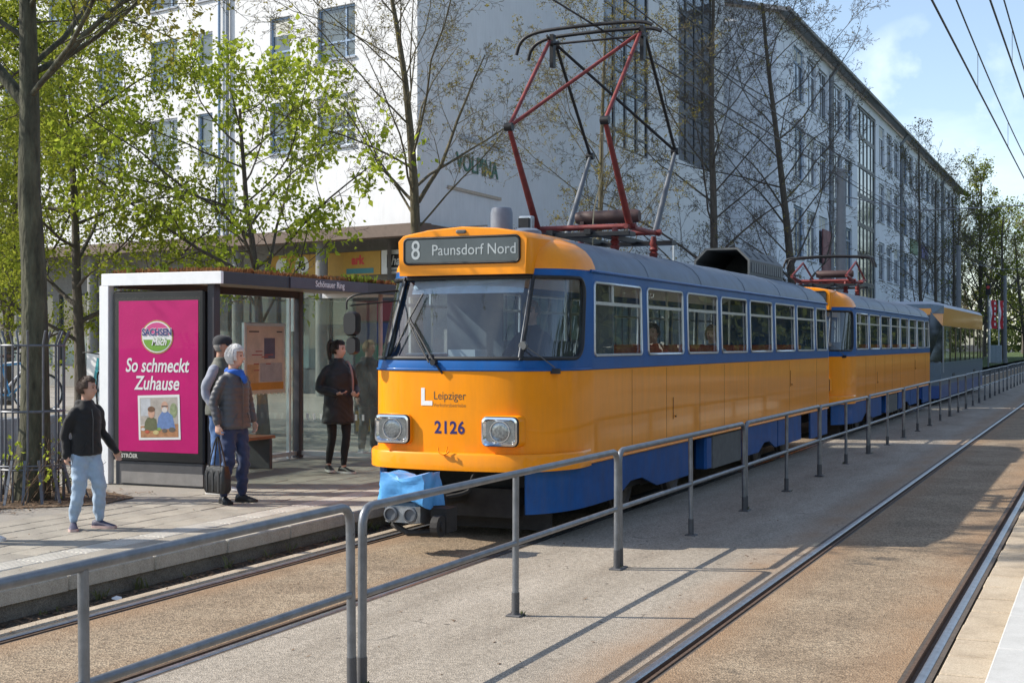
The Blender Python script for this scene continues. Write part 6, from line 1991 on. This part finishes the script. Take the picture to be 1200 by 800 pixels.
def shoe(parent, p, yaw, L, up_m, sole_m, k=1.0):
    """shoe with heel near p (ankle ground point); toe direction yaw (0 = -Y)"""
    M = Matrix.Translation(Vector(p)) @ Matrix.Rotation(yaw, 4, 'Z')
    prof = [(.075, .030, .075), (.06, .037, .085), (.02, .039, .095), (-.03, .040, .085), (-.08, .045, .064), (-.13, .047, .050), (-.165, .040, .040), (-.185, .024, .030)]
    rings = []; sol = []
    for (y, hw, h) in prof:
        rings.append([M @ Vector((hw * k * math.cos(a) * (1 if math.sin(a) < .2 else .92), y * k, (.024 + (h - .024) * max(0, math.sin(a)) ** .8 + min(0, math.sin(a)) * .01) * 1.0 * k)) for a in [2 * PI * q / 14 for q in range(14)]])
        sol.append([M @ Vector((sx * (hw + .004) * k, y * 1.02 * k, sz * k)) for (sx, sz) in ((-1, .0), (1, .0), (1.0, .026), (-1.0, .026))])
    b = MB(); b.loft(rings, True); s_ = b.build('shoe', up_m, parent, smooth=60, fix=True)
    b = MB(); b.loft(sol, True); b.build('sole', sole_m, s_, smooth=40, fix=True)
    return s_

def person(label, loc, rz, h, spec):
    """base figure 1.75 m tall facing -Y; +X is the person's left"""
    e = empty('person', loc, rz); k = h / 1.75; e.scale = (k, k, k)
    S_ = dict(head_yaw=0.0, head_pitch=0.0, build=1.0,
              armL=((.235, .03, 1.14), (.245, -.04, .89)), armR=((-.235, .03, 1.14), (-.245, -.04, .89)),
              handL=((0, -.1, -1), .6), handR=((0, -.1, -1), .6),
              legL=((.10, -.03, .48), (.11, .03, .09), 0.15), legR=((-.10, -.03, .48), (-.11, .03, .09), -0.15), lean=0.0, head_k=1.0)
    S_.update(spec); w = S_['build']
    sk = skin(*S_['skin'])
    HM = Matrix.Translation((0, -.015 + S_['lean'] * 1.6, 1.635)) @ Matrix.Rotation(S_['head_yaw'], 4, 'Z') @ Matrix.Rotation(S_['head_pitch'], 4, 'X') @ Matrix.Scale(S_['head_k'], 4)
    # continuous body
    b = MB(); add_head(b, HM)
    chain(b, [(0, .012, 1.42, .060), (0, .004, 1.50, .055), (0, -.004, 1.57, .056)], 14)
    rings_z(b, interp_rings([(.80, .13 * w, .10 * w, 0, .0), (.92, .155 * w, .11 * w, 0, .0), (1.08, .132 * w, .098 * w, 0, .0), (1.26, .140 * w, .10 * w, 0, .0), (1.36, .135 * w, .085 * w, 0, .005), (1.43, .08 * w, .065 * w, 0, .01)], 3))
    for s, A, Hn in ((1, S_['armL'], S_['handL']), (-1, S_['armR'], S_['handR'])):
        sh = (s * .140 * w, .005, 1.375)
        chain(b, [(*sh, .036), (s * .178 * w, .01, 1.31, .038), (*A[0], .034), (*A[1], .026)], 12)
        add_hand(b, A[1], Hn[0], s, Hn[1], Hn[2] if len(Hn) > 2 else None)
    for s, L in ((1, S_['legL']), (-1, S_['legR'])):
        chain(b, [(s * .085 * w, 0, .88, .07), (*L[0], .044), (L[0][0] * .5 + L[1][0] * .5, L[0][1] * .5 + L[1][1] * .5 + .012, L[0][2] * .5 + L[1][2] * .5, .040), (*L[1], .032)], 12)
    bd = remesh('body', b, S_.get('voxel', .009), sk, e, smooth_it=2)
    # face
    for s in (-1, 1):
        q = MB(); c = HM @ Vector((s * .031, -.081, .012)); 
        q.lathe([(.0001, -.005), (.007, -.003), (.0085, .0), (.007, .004)], c, 10, 'y'); q.build('eye', mat('eye_dark', (.02, .015, .012), .2, var=0), e, smooth=60)
        q = MB(); a0 = HM @ Vector((s * .016, -.089, .030)); a1 = HM @ Vector((s * .031, -.089, .036)); a2 = HM @ Vector((s * .046, -.080, .030)); q.tube([a0, a1, a2], .0028, 5); q.build('eyebrow', S_['hair_m'], e)
    q = MB(); q.tube([HM @ Vector((-.022, -.092, -.058)), HM @ Vector((0, -.0995, -.060)), HM @ Vector((.022, -.092, -.058))], [.002, .0045, .002], 6); q.build('mouth', mat('lip', (.30, .10, .08), .5, var=.05), e)
    # hair
    st = S_['hair']
    def hairshell(f, grow, nm='hair', m_=None, res=(30, 40)):
        q = MB(); nth, nph = res; ring = []
        idx = {}
        def V_(i, j):
            if (i, j) not in idx:
                th = PI * i / nth; ph = 2 * PI * j / nph; p = head_pt(th, ph); n_ = p.normalized(); g = grow(math.cos(th), ph)
                idx[(i, j)] = len(q.v); q.v.append(tuple(HM @ (p + Vector((n_.x, n_.y, n_.z)) * g)))
            return idx[(i, j)]
        for i in range(0, nth):
            for j in range(nph):
                th = PI * (i + .5) / nth; ph = 2 * PI * (j + .5) / nph
                if f(math.cos(th), ph): q.f.append((V_(i, j), V_(i + 1, j), V_(i + 1, (j + 1) % nph), V_(i, (j + 1) % nph)))
        me = q.mesh(nm, 180)
        o = obj(nm, me, m_ or S_['hair_m'], e); md = o.modifiers.new('thick', 'SOLIDIFY'); md.thickness = .012; md.offset = -1
        return o
    fz = lambda z, ph: mnoise.noise(Vector((math.sin(ph) * 3, math.cos(ph) * 3, z * 6)))
    front = lambda ph: math.cos(ph)
    if st == 'short':
        hairshell(lambda z, ph: z > (.56 + .05 * math.sin(5 * ph) if front(ph) > .45 else (.02 if front(ph) > -.05 else -.40)), lambda z, ph: .006 + .005 * fz(z * 2, ph * 2) + .008 * max(0, z))
    elif st == 'bob':
        hairshell(lambda z, ph: z > (.40 if front(ph) > .45 else (-.30 if front(ph) > .05 else -.62)), lambda z, ph: .020 + .008 * fz(z, ph) + .008 * max(0, z))
    elif st == 'ponytail':
        hairshell(lambda z, ph: z > (.50 if front(ph) > .4 else (-.0 if front(ph) > -.05 else -.45)), lambda z, ph: .008 + .003 * fz(z, ph))
        q = MB(); pp = [HM @ Vector(v) for v in ((0, .085, .09), (0, .125, .105), (0, .150, .05), (.01, .150, -.05), (.01, .14, -.14), (.01, .13, -.2))]
        chain(q, [(*p, r_) for p, r_ in zip(pp, (.022, .030, .034, .032, .024, .008))], 10); q.build('ponytail', S_['hair_m'], e, smooth=70)
    elif st == 'cap':
        hairshell(lambda z, ph: z < .3 and z > -.42 and front(ph) < -.05, lambda z, ph: .008 + .003 * fz(z, ph))
        q = MB(); rr_ = []
        for (z, s_) in ((.030, 1.10), (.055, 1.13), (.085, 1.10), (.110, .92), (.128, .60), (.134, .15)):
            rr_.append([HM @ Vector((.078 * s_ * math.sin(2 * PI * t / 24), .004 - .097 * s_ * math.cos(2 * PI * t / 24), z + (.012 * math.cos(2 * PI * t / 24) if z < .06 else 0))) for t in range(24)])
        q.loft(rr_, True); cp = q.build('cap', S_['cap_m'], e, smooth=60, fix=True)
        q = MB(); up = []; dn = []
        for t in range(13):
            a = R(-62 + 124 * t / 12); rx, ry = math.sin(a), -math.cos(a)
            up.append(HM @ Vector((rx * .084, ry * .100, .046))); dn.append(HM @ Vector((rx * .088, ry * .105 - .070 * math.cos(a * 1.3), .030 - .012 * math.sin(a) ** 2)))
        q.loft([up, dn, [p - Vector((0, 0, .006)) for p in dn], [p - Vector((0, 0, .006)) for p in up]], False, False); q.build('brim', S_['cap_m'], cp, smooth=60)
    if st in ('short', 'bob', 'ponytail'):               # loose strands over the hair
        q = MB(); rs_ = random.Random(int(h * 1000)); drop = dict(short=.05, bob=.10, ponytail=.06)[st]; lo = dict(short=.05, bob=-.25, ponytail=.1)[st]
        for _ in range(420):
            th = math.acos(rs_.uniform(lo, .98)); pz = rs_.uniform(1.45, 2 * PI - 1.45) if math.cos(th) < .62 else rs_.uniform(0, 2 * PI); tmax = .92 if math.cos(pz) > .25 else 2.1
            P_ = []
            for k_ in range(4):
                t_ = min(th + k_ * drop * 3.2, tmax); p_ = head_pt(t_, pz + rs_.uniform(-.04, .04)); g_ = .012 + (.014 if st == 'bob' else .004) + rs_.uniform(0, .006)
                P_.append(HM @ (p_ + p_.normalized() * g_))
            q.tube(P_, [.0022, .0026, .0022, .0012], 3)
        q.build('hair_strands', S_['hair_m'], e)
    # trousers
    T_ = S_['trousers']
    b = MB(); r_ = T_.get('r', 1.0)
    rings_z(b, interp_rings([(.80, .135 * w, .11 * w, 0, .005), (.92, .165 * w, .122 * w, 0, .0), (1.04, .148 * w, .112 * w, 0, .0)], 3))
    for s, L in ((1, S_['legL']), (-1, S_['legR'])):
        a = L[1]; cz = T_.get('cuff', .07)
        chain(b, [(s * .083 * w, .0, .88, .098 * r_ ** .5), (s * .09, L[0][1] * .6, .68, .086 * r_), (*L[0], .070 * r_), ((L[0][0] + a[0]) / 2, (L[0][1] + a[1]) / 2 + .012, (L[0][2] + a[2]) / 2, .064 * r_), (a[0], a[1], max(a[2], cz) + .02, T_.get('rc', .052) * r_)], 14)
    remesh('trousers', b, .015, T_['m'], e, folds(T_.get('amp', .004), T_.get('f', 26)), 2)
    # upper garment
    J = S_['jacket']; jt = J.get('t', 1.0); zb = J.get('bottom', .86)
    if J.get('sleeves', True) is not None:
        b = MB()
        rs = [(zb, J.get('hem', .185) * w * jt, .142 * w * jt, 0, 0), (zb + .02, (J.get('hem', .185) + .004) * w * jt, .146 * w * jt, 0, 0), (.98, .178 * w * jt, .138 * w * jt, 0, .0), (1.12, .172 * w * jt, .132 * w * jt, 0, .0), (1.28, .178 * w * jt, .134 * w * jt, 0, .0), (1.37, .170 * w, .120 * w, 0, .005), (1.432, .120 * w, .095 * w, 0, .008), (1.475, .082, .080, 0, .006), (1.475 + J.get('collar', .03), .074, .074, 0, .0)]
        if zb > .95: rs = [r2 for r2 in rs if r2[0] <= zb + .021 or r2[0] > zb + .05]
        if zb < .8: rs.insert(2, ((zb + .98) / 2, .182 * w * jt, .143 * w * jt, 0, 0))
        rings_z(b, interp_rings(rs, 3), 24)
        if J.get('sleeves', True):
            for s, A in ((1, S_['armL']), (-1, S_['armR'])):
                sr = J.get('sr', 1.0) * .86; W_ = Vector(A[1]); E_ = Vector(A[0]); we = E_.lerp(W_, J.get('slen', .93))
                chain(b, [(s * .145 * w, .005, 1.385, .062 * sr), (s * .188 * w, .01, 1.32, .064 * sr), (*E_, .056 * sr), (*E_.lerp(we, .55), .050 * sr), (*we, .043 * sr)], 14)
        if J.get('hood'):
            chain(b, [(-.075, .03, 1.47, .035), (-.06, .09, 1.46, .045), (0, .115, 1.45, .05), (.06, .09, 1.46, .045), (.075, .03, 1.47, .035)], 10)
        jk = remesh(J.get('name', 'jacket'), b, .014, J['m'], e, folds(J.get('amp', .004), J.get('f', 17), J.get('ph', 0), J.get('quilt', 0), J.get('qf', 75)), 2)
        for s in (-1, 1):                                    # pocket welts
            q = MB(); px_ = s * .105 * w; pz_ = max(zb + .10, .95); fy = -.118 * w * jt
            q.tube([(px_ - s * .03, fy - .022, pz_ + .06), (px_ + s * .02, fy - .002, pz_ - .04)], .005, 5); q.build('pocket', J['m'], jk)
        if J.get('zip'):
            q = MB(); fy = -.14 * w * jt; q.tube([(0, fy - .006, zb + .03), (0, fy - .004, 1.1), (0, fy - .010, 1.28), (0, -.118, 1.40)], .004, 5); q.build('zip', J['zip'], jk)
    if S_.get('shirt'):                                   # long-sleeved shirt under a vest
        b = MB(); q_ = S_['shirt']
        for s, A in ((1, S_['armL']), (-1, S_['armR'])):
            W_ = Vector(A[1]); E_ = Vector(A[0]); chain(b, [(s * .150, .005, 1.38, .062), (s * .20, .01, 1.33, .061), (*E_, .052), (*E_.lerp(W_, .9), .040)], 14)
        chain(b, [(-.1, 0, 1.3, .08), (.1, 0, 1.3, .08)], 12)
        remesh('shirt', b, .012, q_, e, folds(.004, 20, 1), 2)
    for s, L in ((1, S_['legL']), (-1, S_['legR'])):
        a = L[1]; shoe(e, (a[0], a[1], a[2] - .09), L[2], .27, S_['shoe_m'], S_['sole_m'], S_.get('shoe_k', 1.0))
    tag(e, label, 'person', 'people waiting at the stop')
    return e, HM

def cl(n, c, **k): return mat('cloth_' + n, c, k.pop('rough', .85), var=k.pop('var', .15), scale=k.pop('scale', 10), bump=.25, bscale=160, sheen=.15, **k)
hb = mat('hair_dark_brown', (.035, .02, .013), .5, var=.3, scale=30, bump=.6, bscale=90)
hw_ = mat('hair_white', (.58, .57, .56), .6, var=.15, scale=30, bump=.6, bscale=90)
hg = mat('hair_grey', (.20, .19, .18), .6, var=.2, scale=30, bump=.6, bscale=90)
hbr = mat('hair_brown', (.07, .038, .022), .5, var=.3, scale=30, bump=.6, bscale=90)
hbl = mat('hair_blond', (.35, .24, .12), .5, var=.2, scale=30, bump=.6, bscale=90)
m_shoe_w = mat('shoe_white', (.62, .61, .60), .6, var=.1); m_shoe_n = mat('shoe_navy', (.05, .05, .09), .6, var=.25, scale=25); m_shoe_k = mat('shoe_black', (.015, .015, .016), .5, var=.2)
m_sole_w = mat('sole_white', (.60, .58, .55), .7, var=.1); m_sole_p = mat('sole_pink', (.50, .36, .33), .7, var=.1); m_sole_k = mat('sole_black', (.02, .02, .02), .8, var=.1)

# boy in black hoodie
person('boy in black hooded jacket and light blue jeans beside the kerb', (-8.71, 10.04, PZ), R(72), 1.395, dict(
    skin=('skin_boy', (.52, .30, .22)), head_yaw=R(32), head_k=1.14, hair='short', hair_m=hbr, build=.96,
    armL=((.25, .07, 1.13), (.36, -.02, .91)), armR=((-.235, .07, 1.14), (-.225, .06, .88)), handL=((.45, .0, -.85), .4, (.4, .6, .3)), handR=((0, .0, -1), .9),
    legL=((.13, -.06, .48), (.16, -.02, .09), .5), legR=((-.10, -.01, .48), (-.13, .06, .09), -.55),
    trousers=dict(m=cl('light_denim', (.30, .40, .52), var=.12), r=1.14, amp=.007, f=31, rc=.046, cuff=.10),
    jacket=dict(m=cl('black_fleece', (.012, .012, .013)), bottom=.86, hem=.172, t=1.02, sr=1.12, slen=1.10, hood=True, amp=.008, zip=m_boxgrey), shoe_m=m_shoe_n, sole_m=m_sole_p, shoe_k=1.12))
# elderly woman
ew, hm = person('elderly white-haired woman in grey quilted jacket with blue scarf', (-8.69, 12.34, PZ), R(78), 1.69, dict(
    skin=('skin_woman', (.55, .34, .26)), head_yaw=R(24), hair='bob', hair_m=hw_, build=1.0, lean=-.008,
    armL=((.245, .02, 1.14), (.245, -.07, .90)), armR=((-.25, .05, 1.14), (-.255, -.02, .89)), handL=((0, -.25, -1), .9), handR=((0, 0, -1), 1.3),
    legL=((.11, -.04, .48), (.13, .0, .09), .25), legR=((-.09, -.02, .48), (-.10, .05, .09), -.35),
    trousers=dict(m=cl('dark_denim', (.018, .035, .095), var=.3), r=1.0, amp=.008, f=38),
    jacket=dict(m=cl('grey_quilt', (.060, .062, .070), rough=.45, var=.12), bottom=.83, hem=.19, t=1.06, sr=1.08, amp=.003, quilt=.009, qf=105, zip=m_boxgrey), shoe_m=m_shoe_k, sole_m=m_sole_k))
b = MB(); m_scarf = cl('blue_scarf', (.015, .10, .45))
chain(b, [(-.075, .03, 1.475, .028), (-.05, -.06, 1.465, .032), (.0, -.10, 1.45, .036), (.05, -.06, 1.465, .032), (.075, .03, 1.475, .028), (0, .085, 1.485, .03), (-.075, .03, 1.475, .028)], 10)
chain(b, [(.01, -.11, 1.45, .032), (.02, -.145, 1.40, .035), (.03, -.15, 1.35, .020)], 8)
remesh('scarf', b, .010, m_scarf, ew, folds(.004, 50), 2)
# her handbag, hung from the right hand
k = 1.69 / 1.75
M = Matrix.Translation((-8.69, 12.34, PZ)) @ Matrix.Rotation(R(78), 4, 'Z') @ Matrix.Scale(k, 4)
hp = M @ Vector((-.265, -.03, .80))
bg = empty('handbag', (hp.x, hp.y, 0.33), R(78))
m_bag = mat('bag_black_leather', (.014, .014, .015), .4, var=.3, scale=12, bump=.5, bscale=40)
b = MB(); b.loft([[(x * .9, y * .9, 0) for x, y in rrect(.13, .30, .03)], [(x, y, .04) for x, y in rrect(.14, .32, .04)], [(x, y, .20) for x, y in rrect(.13, .31, .04)], [(x * .6, y * .94, .29) for x, y in rrect(.12, .30, .03)]], True); b.build('bag_body', m_bag, bg, smooth=50, fix=True)
for x in (-.035, .035):
    b = MB(); b.tube(smoothpath([(x, -.09, .27), (x * .7, -.06, .42), (x * .2, 0, hp.z - .33 - .045), (x * .7, .06, .42), (x, .09, .27)], 5), .008, 6); b.build('handle', m_bag, bg, smooth=60)
for y in (-.09, .0, .09):
    b = MB(); b.bar((-.073, y, .02), (-.07, y, .25), .014, .006, (1, 0, 0)); b.build('strap', mat('bag_strap', (.05, .05, .052), .4), bg)
tag(bg, 'black handbag hanging from the elderly woman\'s hand', 'handbag')
# man in cap and body warmer
person('man in dark cap, olive body warmer and grey shirt behind the woman', (-9.38, 13.08, PZ), R(96), 1.80, dict(
    skin=('skin_man', (.42, .24, .17)), head_yaw=R(18), head_pitch=R(4), hair='cap', hair_m=hg, cap_m=cl('cap_charcoal', (.018, .02, .026)), build=1.04,
    armL=((.25, .03, 1.14), (.24, -.12, .93)), armR=((-.25, .06, 1.13), (-.24, -.10, .93)), handL=((0, -.5, -.8), .8), handR=((0, -.5, -.8), .8),
    legL=((.11, -.03, .48), (.12, .02, .09), .1), legR=((-.11, -.02, .48), (-.12, .04, .09), -.1),
    trousers=dict(m=cl('mid_denim', (.05, .12, .28), var=.25), r=1.05, amp=.005),
    jacket=dict(name='body_warmer', m=cl('olive_quilt', (.060, .066, .050), rough=.6), bottom=.88, t=1.06, sleeves=False, collar=.05, amp=.003, quilt=.006, qf=70), shirt=cl('grey_shirt', (.26, .28, .34)), shoe_m=m_shoe_w, sole_m=m_sole_w))
# young woman with ponytail and phone
yw, hm = person('young woman in long black coat with ponytail, holding a phone', (-9.40, 15.72, PZ), R(52), 1.755, dict(
    skin=('skin_young', (.58, .36, .28)), head_yaw=R(38), hair='ponytail', hair_m=hb, build=1.0,
    armL=((.26, .05, 1.13), (.19, -.19, 1.03)), armR=((-.255, .04, 1.13), (-.10, -.20, 1.06)), handL=((-.5, -.5, .05), .9, (.2, -.3, -1)), handR=((.55, -.5, .0), .5, (0, -.2, -1)),
    legL=((.09, -.06, .49), (.06, -.04, .09), .5), legR=((-.08, .02, .48), (-.09, .12, .11), -.1),
    trousers=dict(m=cl('black_leggings', (.010, .010, .011)), r=.84, amp=.002, rc=.045, cuff=.10),
    jacket=dict(name='coat', m=cl('black_down', (.010, .010, .012), rough=.6), bottom=.66, hem=.195, t=1.10, sr=1.14, hood=True, collar=.05, amp=.006, quilt=.004, qf=44), shoe_m=m_shoe_k, sole_m=m_sole_w))
M = Matrix.Translation((-9.40, 15.72, PZ)) @ Matrix.Rotation(R(52), 4, 'Z') @ Matrix.Scale(1.755 / 1.75, 4)
ph = M @ Vector((-.02, -.265, 1.075))
e = empty('phone', ph, R(60)); e.rotation_euler = (R(25), 0, R(60)); b = MB(); b.cbox(-.036, .036, -.075, .075, -.004, .004, .004); b.build('phone_body', m_black, e); b = MB(); b.box(-.032, .032, -.069, .069, .0042, .0046); b.build('screen', mat('phone_screen', (.02, .022, .03), .1), e)
tag(e, 'black smartphone in the young woman\'s hand', 'phone')
b = MB(); b.tube(smoothpath([(.10, .10, 1.44), (.12, -.02, 1.475), (.125, -.13, 1.40), (.14, -.165, 1.25), (.16, -.12, 1.1)], 4), .015, 6)
o = b.build('bag_strap', mat('strap_pink', (.38, .22, .20), .7), yw, smooth=60)
# person beyond the glass end wall
person('person in dark jacket and grey trousers standing behind the shelter glass', (-10.66, 18.75, PZ), R(60), 1.76, dict(
    skin=('skin_far', (.55, .34, .25)), head_yaw=R(25), hair='short', hair_m=hbl, build=1.08,
    armL=((.25, .03, 1.13), (.12, -.22, 1.04)), armR=((-.25, .04, 1.13), (-.235, -.04, .90)), handL=((-.5, -.5, .05), .8, (.2, -.3, -1)),
    trousers=dict(m=cl('grey_trousers', (.075, .078, .085)), r=1.15, amp=.006), jacket=dict(m=cl('dark_parka', (.022, .024, .026)), bottom=.74, hem=.195, t=1.08, sr=1.1, hood=True, amp=.006), shoe_m=m_shoe_w, sole_m=m_sole_w))
# walker cut by the left edge: only a shoe shows
person('person at the left photo edge of whom only a white shoe shows', (-9.12, 8.96, PZ), R(100), 1.75, dict(
    voxel=.013, skin=('skin_edge', (.55, .35, .27)), hair='short', hair_m=hbr, legL=((.10, -.10, .48), (.11, -.13, .09), 0.1), legR=((-.10, .06, .48), (-.11, .22, .10), -0.1),
    trousers=dict(m=MATS['cloth_light_denim'], r=1.1), jacket=dict(m=MATS['cloth_dark_parka'], bottom=.85), shoe_m=m_shoe_w, sole_m=m_sole_w))
# tram driver, seen dimly through the windscreen
dr, hm = person('tram driver in dark blue seated behind the windscreen of car 2126', (XL + .30, 11.85 + 1.42, .62), 0.0, 1.74, dict(
    voxel=.013, skin=('skin_driver', (.45, .28, .21)), hair='short', hair_m=hg, armL=((.25, -.12, 1.16), (.17, -.36, 1.12)), armR=((-.25, -.12, 1.16), (-.17, -.36, 1.12)), handL=((0, -1, -.1), .8, (0, 0, 1)), handR=((0, -1, -.1), .8, (0, 0, 1)),
    legL=((.12, -.40, .80), (.12, -.42, .40), 0), legR=((-.12, -.40, .80), (-.12, -.42, .40), 0), trousers=dict(m=cl('navy_uniform', (.015, .018, .04)), amp=.002, cuff=.40), jacket=dict(m=MATS['cloth_navy_uniform'], bottom=.86), shoe_m=m_shoe_k, sole_m=m_sole_k))
dr['group'] = ''
del dr['group']

def passenger(label, y, x, rz, jm, hm_, hair, sk):
    p_, _ = person(label, (XL + x, 11.85 + y, .88 - .42), rz, 1.70, dict(
        voxel=.013, skin=sk, hair=hair, hair_m=hm_, armL=((.22, -.06, 1.12), (.12, -.22, 1.0)), armR=((-.22, -.06, 1.12), (-.12, -.22, 1.0)), handL=((-.6, -.6, 0), .8, (0, 0, 1)), handR=((.6, -.6, 0), .8, (0, 0, 1)),
        legL=((.11, -.42, .86), (.11, -.44, .50), 0), legR=((-.11, -.42, .86), (-.11, -.44, .50), 0), trousers=dict(m=MATS['cloth_dark_denim'], amp=.003, cuff=.5), jacket=dict(m=jm, bottom=.86), shoe_m=m_shoe_k, sole_m=m_sole_k))
    del p_['group']
passenger('passenger in bright orange-red jacket seated inside car 2126', 4.35, .70, 0.0, cl('orange_red_jacket', (.55, .08, .02)), hb, 'short', ('skin_man', (.42, .24, .17)))
passenger('passenger in grey jacket seated further back in car 2126', 7.1, .70, 0.0, cl('mid_grey_jacket', (.22, .23, .25)), hbl, 'bob', ('skin_young', (.58, .36, .28)))
